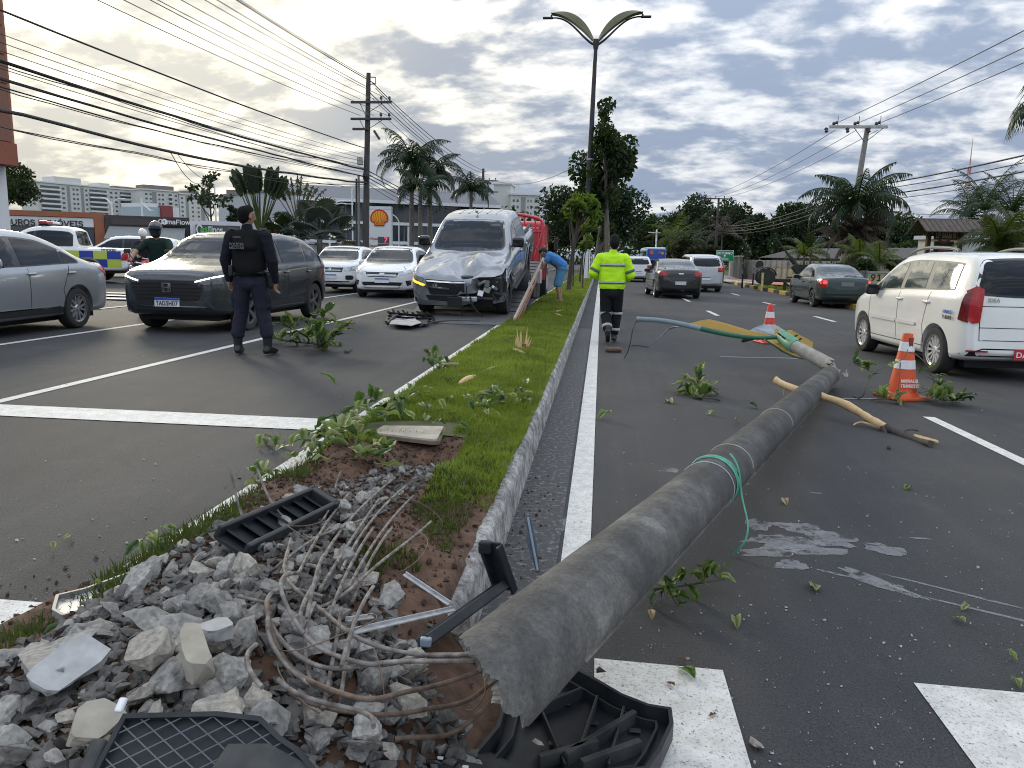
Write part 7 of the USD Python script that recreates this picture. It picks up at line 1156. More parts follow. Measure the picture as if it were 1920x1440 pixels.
rebar([far(428,862,2.62),far(442,925,2.60),far(462,990,2.58),far(488,1040,2.55),hp(515,1060,.05),hp(560,1030,.05),hp(600,1003,.04),hp(625,985,.03)],.0085,'bent reinforcement bar standing upright at the far left of the bundle',wild=True,rib=False); rebar([far(479,858,2.85),far(492,905,2.83),far(520,960,2.82),far(556,1000,2.8),hp(590,1003,.06),hp(640,985,.05),hp(700,940,.03)],.0085,'second upright bent bar right beside the leftmost upright one',wild=True,rib=False)
rebar([far(640,872,3.75),far(632,905,3.72),hp(622,945,.03),hp(600,985,.02)],.008,'short upright bar end behind the black louvre panel',wild=True,rib=False)
GP = 'straight parallel bars lying on the upper rubble'
for k,pts in enumerate((((735,900),(660,970),(610,1040)),((760,912),(690,985),(640,1070)),((712,935),(660,1010),(600,1105)),((775,930),(700,1020),(655,1100)),((735,990),(690,1060),(660,1130)),((700,990),(650,1075),(615,1160)),((655,925),(600,1000),(560,1075)))): rebar([(x,y,.05) for x,y in pts],.0085,'grey straight reinforcement bar among the parallel ones on the upper heap',group=GP)
rebar([(808,978,.10),(745,1030,.09),(690,1075,.06),(620,1130,.05),(560,1145,.05)],.0085,'longest straight bar pointing up to the right from the heap'); rebar([(445,1118,.07),(480,1125,.07),(512,1133,.06)],.008,'short bar sticking out to the left of the bundle',rib=False)
for k,(pts,ends,lab) in enumerate(([((545,1010,.06),(533,1060,.07),(560,1110,.08),(610,1150,.09),(680,1200,.10),(750,1222,.12)),E1(2.6,.7),'long bar curving from the upper heap down into the post end'],[((510,1130,.06),(512,1190,.08),(540,1245,.09),(600,1285,.11),(670,1308,.12),(750,1300,.14),(830,1282,.16)),E1(3.5,.75),'thick ribbed bar sweeping into the broken post end, uppermost of the lower ones'],[((545,1300,.05),(620,1328,.07),(720,1340,.09),(810,1328,.11),(880,1312,.12)),E1(4.0,.8),'thick ribbed bar second from the bottom at the post end'],[((740,1385,.06),(800,1382,.08),(870,1362,.10)),E1(4.5,.85),'lowest rusty ribbed bar above the torn bumper'],[((575,1060,.07),(570,1130,.09),(600,1215,.10),(690,1245,.11),(790,1230,.13)),E1(2.9,.7),'bar bent in a tight bow left of the post end'],[((605,1120,.06),(560,1230,.09),(610,1252,.10),(700,1245,.10),(760,1240,.12)),E1(3.1,.6),'bar looping under the others near the post end'])):
    rebar([*pts,ends,ends+AX*.15],.0098,lab,REBR if k in (1,2,3) else REB)
for k,pts in enumerate((((590,1130),(572,1200),(585,1290)),((640,1140),(625,1230),(605,1330)),((665,1160),(650,1235),(640,1300)),((505,1150),(520,1225),(570,1275),(640,1300)),((480,1210),(468,1255),(492,1290)),((520,1270),(580,1310),(660,1330),(700,1360)),((560,1075),(545,1150),(570,1190)),((700,1100),(660,1180),(640,1250)),((610,1040),(585,1110),(575,1160)))): rebar([(x,y,.06+.012*k) for x,y in pts],.0088,'dusty bent reinforcement bar tangled in the middle of the bundle',group='tangled bars in the middle of the rubble')
GW = 'thin tie wires curling over the reinforcement'
for k,pts in enumerate((((690,960,.06),(760,930,.12),(800,950,.08),(775,1000,.04)),((600,1000,.06),(640,1060,.10),(670,1090,.10),(700,1140,.06)),((745,880,.05),(760,860,.12),(790,862,.12),(760,910,.05)),((525,1230,.07),(560,1210,.12),(650,1180,.14),(690,1155,.08)),((520,1245,.08),(545,1290,.10),(600,1345,.06)),((700,1215,.12),(715,1260,.18),(725,1370,.06)),((780,1000,.08),(770,1060,.10),(745,1085,.05)),((905,1270,.18),(900,1310,.2),(870,1345,.1)))): rebar(pts,.0032,'thin dark tie wire curling over the reinforcement bars',REBR,rib=False,group=GW,name='tie_wire')
# straps (after the heap: the tail hangs to the road)
t = thing('green_strap','green plastic straps wound round the fallen post with one end hanging down','strap')
for k in range(3): obj('strap_loop',tube(ring_pts(SA+.015*k,2.6-.15*k,-.75,off=.004+.003*k,skew=.03*(k-1)),.010,6,flat=.25),STRAP,t,smooth=50)
q0 = ring_pts(SA+.03,1.0,-.2,6,.012); tl = at(1374,1040,.008); obj('strap_tail',tube(spline([q0[0]+[0,0,.04],q0[3],q0[5]+[.01,-.01,-.02],(q0[5]+tl)/2+[.05,-.02,.02],tl],20),.010,6,flat=.3),STRAP,t,smooth=50)
obj('tie_wire',tube(ring_pts(SA-.1,2.5,-.9,off=.003,skew=.08),.003,5),GREYW,label='pale tie wire looped round the fallen post beside the green straps',cat='wire')
# --- torn car parts
PLAS = mat('torn_plastic',(.008,.010,.012),.45,col2=(.022,.024,.027),scale=12,detail=7,spec=.28); PLASD = mat('dusty_plastic',(.012,.014,.016),.6,col2=(.06,.06,.057),scale=9,detail=8,spec=.25)
def local(o,xdir,zdir=(0,0,1)): return basis(o,xdir,zdir)
# louvred black panel in the earth at the left
a,b = hp(430,1022,.06),hp(608,938,.08); L = np.linalg.norm(b-a); t = thing('black_louvre_panel','black plastic louvre panel from a car lying in the dirt left of the bars','car part'); place(t,None,M=local((a+b)/2,b-a,(.25,-.75,.65)))
obj('panel',span(-L/2,L/2,-.06,.06,-.012,0),PLAS,t); obj('rim',rbox(L,.02,.05,.006,(0,-.06,.015)),PLAS,t); obj('rim',rbox(L,.02,.05,.006,(0,.06,.015)),PLAS,t)
for k in range(7): obj('louvre',box(.05,.10,.008,(-L/2+.06+L*.13*k,0,.012),R=rot(.45,(0,1,0))),PLAS,t)
obj('bracket',rbox(.05,.15,.06,.006,(L/2-.04,0,.01)),PLAS,t)
# angled black bumper bracket right of the heap
t = thing('black_bumper_bracket','bent black bumper bracket leaning on the kerb beside the fallen post','car part'); a,b,c = hp(800,1212,.05),at(952,1100,.22),at(925,1022,.40)
for (p0,p1,w) in ((a,b,.05),(b,c,.075)):
    n_ = np.linalg.norm(p1-p0); M_ = local((p0+p1)/2,p1-p0,(-.5,-.8,.4)); nm = 'lower_arm' if w < .06 else 'upper_arm'; obj(nm,xf(rbox(n_+.03,w,.012,.004),M_),PLAS,t); obj('flange',xf(rbox(n_+.03,.012,.045,.004,(0,w/2,.016)),M_),PLAS,t); obj('flange',xf(rbox(n_+.02,.012,.035,.004,(0,-w/2,.012)),M_),PLAS,t)
obj('tab',rbox(.05,.03,.05,.008,c+np.array([-.03,0,-.01])),PLAS,t); obj('clip',rbox(.035,.02,.03,.006,a+np.array([.0,-.01,.02])),mat('clip_grey',(.25,.3,.34),.4,var=.1),t)
# blue-grey blade standing in the gutter
t = thing('grey_trim_blade','blue grey plastic trim blade standing in the gutter between kerb and white line','car part'); a,b = at(1008,1072,.01),far(990,965,3.45); sd = np.array([.035,0,0]); mid = (a+b)/2
obj('blade',hull3([a-sd*.2,a+sd*.3,mid-sd*.8,mid+sd*.5,b-sd*.25,b+sd*.25,*(p_+np.array([0,.018,0]) for p_ in (a,mid-sd*.5,mid+sd*.4,b))]),mat('trim_bluegrey',(.07,.09,.115),.35,var=.3,scale=30),t); obj('rib',tube([a+[0,-.006,.01],b+[0,-.006,-.01]],.006,5),LOOKS['clip_grey'],t)
for pa,pb,w,lab,dz in (((655,1196),(850,1150),.022,'scuffed silver trim strip lying across the dirt below the big block',.05),((757,1083),(842,1140),.016,'short silver strip on the turf right of the bars',.03),((650,1172),(700,1165),.012,'thin dark strip beside the silver trim strip',.05)):
    a,b = hp(*pa,dz),hp(*pb,dz); c = (a+b)/2+[0,0,.012]; obj('trim_strip',xf(cat_([rbox(np.linalg.norm(b-a),w,.006,.002),rbox(np.linalg.norm(b-a),.005,.014,.002,(0,w/2,.004))]),local(c,b-a)),mat('scuffed_silver',(.30,.31,.32),.4,col2=(.5,.5,.5),scale=30,metal=.3) if 'silver' in lab else PLAS,label=lab,cat='trim strip')
# silver bumper skin piece at the left
t = thing('silver_bumper_skin','torn silver bumper skin piece lying on the dirt beside the left edge line','car part'); g = sg.Polygon([at(x,y,.29)[:2] for x,y in ((103,1150),(110,1124),(160,1112),(215,1092),(258,1076),(258,1104),(225,1124),(170,1146),(120,1160))]).buffer(.008); zb = .285
obj('skin',sheet(g.buffer(-.006),zb,.006),mat('dirty_silver',(.50,.49,.46),.45,col2=(.13,.085,.055),scale=22,fac=(.55,.66),detail=8),t); obj('rim',sheet(g.difference(g.buffer(-.010)),zb-.002,.024),mat('rim_grey',(.16,.165,.17),.5,var=.2),t)
# torn wire grille, bottom left
t = thing('torn_mesh_grille','torn black grille with silver diamond mesh at the bottom edge of the rubble','car part'); O = hp(410,1395,.10); XD = at(585,1370,O[2])-at(270,1352,O[2]); M_ = local(O,XD,(.1,-.55,.8)); place(t,None,M=M_)
outl = sg.Polygon([(-.21,.045),(-.02,.06),(.07,.055),(.12,.02),(.16,.0),(.235,-.06),(.22,-.22),(-.24,-.22)]); hole = sg.Polygon([(.02,.0),(.10,.005),(.2,-.035),(.19,-.06),(.06,-.075),(.0,-.055)])
obj('backing',sheet(outl.buffer(-.004),-.02,.012),PLAS,t); obj('torn_panel',sheet(hole,-.006,.010),PLASD,t); obj('frame',sheet(outl.difference(outl.buffer(-.010)),-.016,.024),PLAS,t); MSH = mat('mesh_grey',(.17,.18,.19),.4,var=.2,metal=.4)
for sl in (.62,-.62):
    for k in range(-14,15):
        l = sg.LineString([(-.4,k*.034-.4*sl),(.4,k*.034+.4*sl)]).intersection(outl.buffer(-.008).difference(hole))
        for g in getattr(l,'geoms',[l]):
            if g.length > .01: c_ = np.array(g.coords); obj('mesh_wire',tube([(*c_[0],.002),(*c_[-1],.002)],.0014,4),MSH,t)
obj('side_bracket',rbox(.03,.09,.025,.006,(-.235,-.05,.0)),PLASD,t); obj('white_clip',rbox(.016,.03,.012,.004,(-.22,.06,.01)),WHITEW,t)
# hollow bumper lying on the crossing, bottom middle
t = thing('hollow_bumper','hollow black bumper shell lying upside down on the crossing under the post','car part'); O = at(1075,1400,.06); O[2] = .03; n_ = 40
pin = [(1000,1255),(1060,1258),(1110,1285),(1165,1318),(1215,1338),(1258,1345),(1262,1375),(1240,1425),(1215,1462),(1100,1475),(960,1475),(880,1440),(930,1380),(950,1310)]
g = sg.Polygon([at(x,y,.06)[:2] for x,y in pin]).buffer(.015).buffer(-.015)
def dish(g,z0,h,mt,parent,name,w=.012):
    obj(name,sheet(g.buffer(-.003),z0,.008),mt,parent); obj(name+'_rim',sheet(g.difference(g.buffer(-w)),z0+.004,h),mt,parent)
dish(g,.035,.055,PLAS,t,'shell'); g2 = g.buffer(-.045); obj('inner_rim',sheet(g2.difference(g2.buffer(-.007)),.04,.03),PLAS,t)
for (x0,y0,x1,y1,w,h,mt) in ((985,1345,1090,1300,.012,.045,PLAS),(1060,1425,1190,1345,.018,.05,PLASD),(1010,1430,1120,1400,.016,.05,PLASD),(1090,1440,1200,1400,.02,.05,PLASD),(1000,1300,1060,1440,.008,.03,PLAS),(1120,1310,1090,1400,.008,.03,PLAS),(1170,1330,1140,1440,.008,.03,PLAS)):
    a,b = at(x0,y0,.06),at(x1,y1,.06); obj('stiffening_rib',xf(rbox(np.linalg.norm(b-a),w,h,.003),local((a+b)/2,b-a)),mt,t)
for x,y in ((1060,1318),(1110,1355),(1190,1370),(1040,1395)): p = at(x,y,.05); obj('slot',rbox(.035,.02,.006,.002,p),INK,t)
p = at(1010,1393,.07); m = rock(.018,3,elong=1.7); m.apply_translation(p); obj('concrete_chunk',m,RUB[2],label='small pale concrete chip lying inside the hollow bumper',cat='rubble')
t = thing('splash_shield','crumpled dark splash shield with clips at the bottom edge below the bars','car part'); pts = [at(x,y,z) for x,y,z in ((690,1368,.20),(730,1400,.20),(790,1425,.19),(870,1450,.17),(960,1470,.15))]; lo = [at(x,y,z) for x,y,z in ((700,1345,.12),(760,1362,.10),(840,1385,.08),(900,1400,.06),(980,1440,.05))]
v = [*pts,*lo]; obj('shield',quads(v+[p_-np.array([0,0,.008]) for p_ in v],[(i,i+1,i+6,i+5) for i in range(4)]+[(i+10,i+15,i+16,i+11) for i in range(4)]+[(i,i+10,i+11,i+1) for i in range(4)]+[(i+5,i+6,i+16,i+15) for i in range(4)]),PLASD,t); obj('edge_bead',tube(spline(pts,20),.006,6),PLAS,t)
for k in range(4): p = pts[1]+(pts[3]-pts[1])*k/3+np.array([.0,.02,.004]); obj('clip_hole',rbox(.016,.008,.006,.002,p),WTXT,t)
obj('paper_label',xf(rbox(.07,.03,.003,.001),local(at(850,1385,.10)+[0,0,.02],(1,.3,0))),WTXT,t); obj('curled_end',tube(spline([pts[0],pts[0]+[-.02,.01,.03],pts[0]+[.01,.02,.05],pts[0]+[.04,.01,.04]],12),.008,6),PLAS,t)
p = at(1118,1262,.03); obj('black_shard',hull3(p+np.array([[0,0,0],[.03,.005,.003],[.01,.02,.015],[.035,.015,.0],[0,.01,.01],[.02,0,.012]])),PLAS,label='tiny black plastic shard at the corner of the white crossing stripe',cat='shard')
# --- wreck debris left of the ramp
MTB = mat('matte_black',(.01,.01,.011),.95,var=.2,spec=.03); t = thing('crumpled_grille','crumpled black grille lattice and torn white sheet on the left carriageway before the pickup','car part'); Y0 = 13.3; pz = lambda x,y,z=ROAD_L: at(x,y,z)
for k in range(9):
    a,b = pz(728+9*k,584+rr5.uniform(-3,3),.30),pz(740+9*k,602+rr5.uniform(-3,3),.22); obj('lattice_bar',tube(spline([a,(a+b)/2+rr5.normal(0,.03,3),b],6),.022,5),MTB,t)
for k in range(3): obj('lattice_bar',tube(spline([pz(728,586+6*k,.31-.03*k),pz(765,590+6*k,.33-.03*k),pz(808,592+6*k,.27-.03*k)],8),.022,5),MTB,t)
g = sg.Polygon([pz(x,y,.22)[:2] for x,y in ((722,605),(728,583),(760,580),(808,588),(800,612))]); m = sheet(g,.22,.03).subdivide().subdivide(); m.vertices[:,2] += .06*fbm(m.vertices,4,3,8); obj('black_backing',m,PLAS,t,smooth=30); g = sg.Polygon([pz(x,y,.24)[:2] for x,y in ((730,612),(738,600),(755,594),(778,602),(790,610),(770,615))]); m = sheet(g,.275,.01); m = m.subdivide().subdivide(); m.vertices[:,2] += .05*fbm(m.vertices,5,3,4); obj('torn_sheet',m,mat('torn_white',(.50,.50,.50),.6,col2=(.2,.2,.2),scale=12),t,smooth=40); obj('dark_edge',tube(spline([pz(727,607,.24),pz(735,598,.3),pz(752,592,.28),pz(775,600,.26)],12),.03,6),PLAS,t); obj('hose',tube(spline([pz(785,612,.23),pz(805,606,.24),pz(845,602,.22),pz(900,603,.22)],16),.018,6),PLAS,t,smooth=50)
# --- pale service cover in the lawn, splintered stump, timber
t = thing('service_cover','pale worn concrete service cover set in the lawn behind the torn earth','cover'); g = sg.Polygon([at(x,y,.262)[:2] for x,y in ((700,812),(718,799),(832,800),(818,826))]).buffer(-.02).buffer(.02); obj('slab',sheet(g,.245,.022),mat('cover_concrete',(.50,.45,.38),.85,col2=(.34,.29,.23),scale=9,detail=8,bump=.004),t); obj('frame',sheet(g.buffer(.02).difference(g.buffer(.004)),.235,.022),mat('cover_frame',(.14,.10,.07),.9,var=.3),t)
WOODP = mat('fresh_wood',(.50,.33,.15),.7,col2=(.64,.47,.25),scale=26,stretch=(1,1,.3)); WOODB = mat('wet_bark',(.05,.042,.036),.8,var=.4,scale=30,bump=.004)
st = at(978,655,.24); t = thing('splintered_stump','splintered pale tree stump sticking out of the lawn','tree stump',st)
for k in range(9): a = rr5.uniform(0,6.3); h = rr5.uniform(.12,.34); c = np.array([.055*math.cos(a),.055*math.sin(a),0]); obj('splinter',hull3([c+np.array([dx,dy,-.03]) for dx in (-.022,.022) for dy in (-.016,.016)]+[c*1.5+np.array([rr5.normal(0,.03),0,h])]),WOODP,t)
obj('core',hull3([(x,y,z) for x in (-.06,.06) for y in (-.05,.05) for z in (-.04,.08)]),mat('stump_core',(.20,.10,.05),.9,var=.3,scale=30),t); obj('bark_flap',hull3([(.08,0,.0),(.2,.03,.02),(.19,-.04,.0),(.09,.05,.05),(.07,-.05,.04)]),WOODB,t)
for (pa,pb,w,mt,lab) in (((942,640),(978,630),.02,WOODB,'dark stick on the lawn behind the splintered stump'),((955,655),(985,663),.018,WOODP,'pale splinter lying before the stump'),((905,697),(945,685),.012,WOODP,'thin pale stick lying on the lawn'),((862,720),(895,705),.03,WOODP,'tan strip of bark lying on the lawn'),((850,705),(868,700),.012,WOODB,'short twig near the median edge'),((1035,586),(1060,582),.02,WOODP,'pale stick on the lawn near the ramp'),((1035,589),(1052,592),.02,WOODP,'second pale stick on the lawn near the ramp')):
    a,b = at(*pa,.27),at(*pb,.27); obj('stick',tube(spline([a,(a+b)/2+[0,0,.012],b],6),[w*.7,w,w*1.1,w,w*.8,w*.4],6),mt,label=lab,cat='stick')
p = at(1150,658,.02); obj('bark_piece',xf(rbox(.26,.10,.07,.025),local(p+[0,0,.02],(1,.1,0))),mat('brown_bark',(.12,.07,.045),.85,var=.4,scale=18,bump=.006),label='brown slab of bark lying behind the walking officer heels',cat='bark',smooth=40)
# peeled branch lying across the post
bp = [far(1452,712,7.75),far(1510,735,7.6),far(1570,752,7.42),far(1630,785,7.1),far(1662,802,6.95)]; t = thing('peeled_branch','peeled yellow branch with dark broken bark end lying across the fallen post','branch')
obj('peeled_wood',tube(spline(bp,22),np.linspace(.038,.034,22)+.003*rr5.normal(size=22),10),WOODP,t,smooth=50); obj('bark_end',tube(spline([bp[-1],far(1690,815,6.8),at(1745,832,.03)],12),np.linspace(.042,.025,12)+.004*rr5.normal(size=12),8),WOODB,t,smooth=50); obj('side_twig',tube(spline([far(1655,800,6.95),far(1660,815,6.9),at(1666,838,.02)],8),np.linspace(.026,.014,8),7),WOODB,t,smooth=50); obj('split_wood',tube([far(1715,818,6.75),at(1758,828,.03)],[.02,.012],6),WOODP,t); obj('side_twig',tube(spline([far(1690,812,6.8),far(1708,805,6.8),far(1722,808,6.8)],6),.008,5),WOODB,t)
for x,y in ((1470,742),(1476,740)): obj('hanging_splinter',tube([far(x-3,722,7.7),far(x,y,7.7)],[.008,.003],4),WOODP,t)
obj('bark_ribbon',tube(spline([far(1655,802,6.95),far(1630,795,7.05),far(1610,792,7.1),far(1600,797,7.1)],10),.008,5),WOODP,t)
# ------------------------------------------------------------------ people (local frame: x to their right, y forward, z up)
SKIN = mat('skin_brown',(.22,.115,.07),.55,var=.12,scale=20); SKINL = mat('skin_tan',(.30,.17,.11),.55,var=.12,scale=20); HAIR = mat('hair_black',(.005,.0045,.004),.9,var=.2,scale=60,spec=.15)
def cloth(name,col,rough=.85,col2=None): return mat(name,col,rough,var=.14,scale=7,col2=col2,bump=.012,bscale=16,bdetail=3,spec=.2)
NAVY,NAVYD,VEST = cloth('navy_trousers',(.016,.0165,.028)),cloth('navy_shirt',(.008,.008,.013)),cloth('black_vest',(.004,.004,.005)); BOOT = mat('black_boot',(.008,.008,.008),.35,var=.2)
def sph(p,r): return m3.Manifold.sphere(float(r),14).translate(tuple(map(float,p)))
def hullb(*prs): return m3.Manifold.batch_hull([sph(p,r) for p,r in prs])
def flesh(parts,edge=.03,it=8,fold=0.,seed=0):
    m_ = m3.Manifold.batch_boolean(parts,m3.OpType.Add).refine_to_length(edge); b = unman(m_); b.merge_vertices(); trimesh.smoothing.filter_taubin(b,iterations=it)
    if fold: b.vertices += b.vertex_normals*(fold*(meshkit.fbm(b.vertices*[9,9,22],3,seed)-.5))[:,None]
    return b
def slice_(parts,z0,z1,grow=.0,axis=None):
    m_ = m3.Manifold.batch_boolean(parts,m3.OpType.Add); bx = m3.Manifold.cube((3,3,z1-z0),True)
    if axis is not None: bx = bx.transform(np.asarray(axis)[:3,:].tolist())
    else: bx = bx.translate((0,0,(z0+z1)/2))
    return unman(m_^bx)
def limb(a,ra,b,rb): return hullb((a,ra),(b,rb))
def foot(ank,toe,r=.045): a,t_ = np.array(ank,float),np.array(toe,float); return hullb((a+[0,0,.02],r*1.05),(a-(t_-a)*.25-[0,0,.02],r*.8),(t_,r*.75),((a+t_)/2,r*.85))
def hand(w,d,side,curl=.5,palm_dir=None,sc=1.):
    """five bent fingers and a palm; w wrist, d direction of the fingers, side = towards the thumb"""
    w,d,s = (np.asarray(v,float) for v in (w,d,side)); d /= np.linalg.norm(d); s -= (s@d)*d; s /= np.linalg.norm(s); n = np.cross(d,s); P_ = [hullb((w,.024*sc),(w+d*.075*sc+s*.026*sc,.014*sc),(w+d*.075*sc-s*.028*sc,.013*sc),(w+d*.03*sc+s*.022*sc,.016*sc))]
    for k,(o,l) in enumerate(((.027,.070),(.009,.080),(-.010,.074),(-.028,.058))):
        b = w+d*.078*sc+s*o*sc; e1 = b+(d*math.cos(curl*.5)+n*math.sin(curl*.5))*l*.45*sc; e2 = e1+(d*math.cos(curl*1.3)+n*math.sin(curl*1.3))*l*.55*sc; P_ += [limb(b,.0088*sc,e1,.0082*sc),limb(e1,.0082*sc,e2,.007*sc)]
    t0 = w+d*.02*sc+s*.026*sc; t1 = t0+(d*.6+s*.7+n*.2)*.035*sc; P_ += [limb(t0,.012*sc,t1,.010*sc),limb(t1,.010*sc,t1+(d*.9+s*.2+n*.2)*.03*sc,.008*sc)]; return P_
def head(c,fwd,up=(0,0,1),s=1.):
    c,f,u = np.asarray(c,float),np.asarray(fwd,float),np.asarray(up,float); f /= np.linalg.norm(f); u = u-(u@f)*f; u /= np.linalg.norm(u); r = np.cross(f,u); q = lambda a,b,d: c+(r*a+f*b+u*d)*s
    base = [hullb((q(0,-.015,.035),.085*s),(q(0,.025,.045),.072*s),(q(0,.03,-.03),.060*s)),hullb((q(0,.045,-.085),.030*s),(q(.03,.0,-.055),.04*s),(q(-.03,.0,-.055),.04*s),(q(0,.04,0),.058*s)),hullb((q(0,.098,.005),.010*s),(q(0,.112,-.022),.014*s),(q(0,.085,-.028),.02*s))]
    for k in (1,-1): base += [hullb((q(k*.082,-.01,.01),.014*s),(q(k*.088,-.022,-.012),.016*s),(q(k*.082,-.012,-.03),.010*s)),hullb((q(k*.04,.078,.03),.014*s),(q(k*.015,.085,.03),.012*s))]
    base.append(hullb((q(.022,.083,-.055),.009*s),(q(-.022,.083,-.055),.009*s))); eyes = [tmesh(*(lambda e: (e.vertices,e.faces))(trimesh.creation.icosphere(1,.011*s).apply_translation(q(k*.032,.080,.012)))) for k in (1,-1)]
    hair = hullb((q(0,-.035,.045),.085*s),(q(0,.02,.075),.070*s),(q(0,-.05,-.02),.065*s)) ; return base,hair,eyes
def person(label,loc,rz,body,hairm,eyes,wear,skin=SKIN,group=None):
    t = thing('person',label,'person',loc,rz,group); obj('body',flesh(body,.02,5),skin,t,smooth=True)
    if hairm is not None: obj('hair',flesh([hairm],.02,4,.008),HAIR,t,smooth=True)
    if eyes: obj('eyes',cat_(eyes),INK,t,kind='stuff')
    for nm,m_,mt in wear: obj(nm,m_,mt,t,smooth=True)
    return t
def torso(z0,z1,w0,w1,d=.11,y=0.,lean=(0,0)): l = np.array([lean[0],lean[1]]); return hullb(((-w0/2+d*.8,y,z0),d*.9),((w0/2-d*.8,y,z0),d*.9),((-w1/2+d*.7+l[0],y+l[1],z1),d*.72),((w1/2-d*.7+l[0],y+l[1],z1),d*.72))
# --- police officer seen from behind
p0 = at(474,665,ROAD_L); S = lambda x,y,z: np.array([x,y,z])
hip,kn,an = {},{},{}
for s_,ax_,ay in ((-1,-.17,.0),(1,.19,.02)): hip[s_],kn[s_],an[s_] = S(s_*.095,0,.92),S(s_*.135,.03,.50),S(ax_,ay-.02,.10)
sh = {-1: S(-.205,-.01,1.43),1: S(.205,-.01,1.43)}; el = {-1: S(-.285,-.03,1.14),1: S(.29,-.03,1.13)}; wr_ = {-1: S(-.262,.02,.90),1: S(.285,.05,.89)}
bh,hr,ey = head(S(-.02,.01,1.655),S(.45,.9,0)); body = bh+[limb(S(-.01,-.01,1.44),.06,S(-.02,-.0,1.6),.052),torso(.92,1.40,.30,.38)]
for s_ in (-1,1): body += [limb(sh[s_],.055,el[s_],.042),limb(el[s_],.042,wr_[s_],.028),limb(hip[s_],.085,kn[s_],.058),limb(kn[s_],.055,an[s_],.04)]+hand(wr_[s_],S(s_*.02,.08,-1),S(0,1,0),.7)
legs = [torso(.88,1.0,.33,.34,.125)]; 
for s_ in (-1,1): legs += [limb(hip[s_],.108,kn[s_],.086),limb(kn[s_],.086,S(*(an[s_]+[0,0,.16])),.080),hullb((S(s_*.20,0,.72),.05),(S(s_*.205,.02,.60),.05))]
shirt = [torso(.98,1.42,.36,.44,.125),limb(S(-.01,-.01,1.46),.075,S(-.012,-.005,1.53),.066)]
for s_ in (-1,1): shirt += [limb(sh[s_],.082,el[s_],.066),limb(el[s_],.066,wr_[s_]+[0,0,.02],.050)]
vest = [torso(1.05,1.40,.385,.40,.148,-.005),hullb((S(-.10,-.05,1.46),.05),(S(.10,-.05,1.46),.05),(S(-.1,-.1,1.3),.05),(S(.1,-.1,1.3),.05))]
boots = [q_ for s_ in (-1,1) for q_ in (limb(S(*(an[s_]+[0,0,.20])),.062,an[s_],.05),foot(an[s_]-[0,0,.03],an[s_]+S(s_*.03,.17,-.06),.05))]
belt = slice_([torso(.90,1.08,.39,.40,.15)],.97,1.03)
t = person('police officer in black vest seen from behind, standing before the dark crossover',p0,.06,body,hr,ey,[('trousers',flesh(legs,.025,4,.022,1),NAVY),('shirt',flesh(shirt,.025,4,.018,2),NAVYD),('vest',flesh(vest,.03,6,.006,3),VEST),('boots',flesh(boots,.02,4),BOOT),('belt',belt,BOOT),('holster',flesh([hullb((S(.235,.0,.98),.04),(S(.245,.02,.84),.035))],.02,2),BOOT),('radio',rbox(.05,.05,.13,.015,(-.18,-.13,1.02)),BOOT)])
GRYT = mat('grey_letters',(.11,.115,.12),.6,var=0)
for s_,dz in (('POLÍCIA',0),('MILITAR',-.045)): m_ = text(s_,.030,.006); m_.apply_transform(basis((-.085,-.158,1.335+dz),(1,0,0),(0,-1,.05))); obj('vest_lettering',m_,GRYT,t)
m_ = text('POLÍCIA',.016,.005); m_.apply_transform(basis((-.08,-.152,1.415),(1,0,0),(0,-1,.2))); obj('vest_lettering',m_,GRYT,t); obj('epaulette',rbox(.07,.05,.012,.004,(.185,-.03,1.515)),GRYT,t); obj('epaulette',rbox(.07,.05,.012,.004,(-.185,-.03,1.515)),GRYT,t)
# --- traffic officer in yellow, walking away
HV = cloth('hi_vis_yellow',(.43,.78,.012),.7,col2=(.53,.90,.03)); REFL = mat('reflective_tape',(.38,.40,.38),.5,var=.1); TRB = cloth('black_trousers',(.010,.011,.013))
p1 = at(1143,643); sh = {-1: S(-.205,0,1.45),1: S(.205,0,1.45)}; el = {-1: S(-.33,-.02,1.20),1: S(.31,.0,1.18)}; wr_ = {-1: S(-.22,.22,1.12),1: S(.24,.22,1.08)}
hp_ = {-1: S(-.09,0,.93),1: S(.09,0,.93)}; kn = {-1: S(-.085,.06,.50),1: S(.10,.15,.52)}; an = {-1: S(-.045,-.20,.20),1: S(.07,.12,.10)}
bh,hr,ey = head(S(.015,.02,1.68),S(0,1,-.12)); body = bh+[limb(S(0,0,1.46),.06,S(.01,.0,1.62),.053),torso(.93,1.42,.32,.40)]
for s_ in (-1,1): body += [limb(sh[s_],.06,el[s_],.045),limb(el[s_],.045,wr_[s_],.03),limb(hp_[s_],.085,kn[s_],.06),limb(kn[s_],.055,an[s_],.04)]+hand(wr_[s_],S(-s_*.5,.8,-.2),S(0,.2,1),.9)
legs = [torso(.88,1.02,.35,.37,.14)]
for s_ in (-1,1): legs += [limb(hp_[s_],.118,kn[s_],.096),limb(kn[s_],.094,an[s_]+(kn[s_]-an[s_])*.22,.078)]
jk = [torso(1.0,1.44,.43,.46,.15),limb(S(0,-.0,1.48),.085,S(.005,.0,1.55),.075)]; arms = []
for s_ in (-1,1): arms += [limb(sh[s_],.092,el[s_],.082),limb(el[s_],.080,wr_[s_],.055)]
body_j = [torso(.995,1.445,.446,.476,.158)]; boots = [limb(an[-1]+S(0,.03,.08),.055,an[-1],.05),hullb((an[-1]+S(0,-.03,.02),.045),(an[-1]+S(.0,-.03,-.04),.042),(an[-1]+S(.01,.11,-.15),.038)),limb(an[1]+S(0,0,.1),.055,an[1],.05),foot(an[1]-S(0,0,.02),an[1]+S(.02,.17,-.06),.05)]
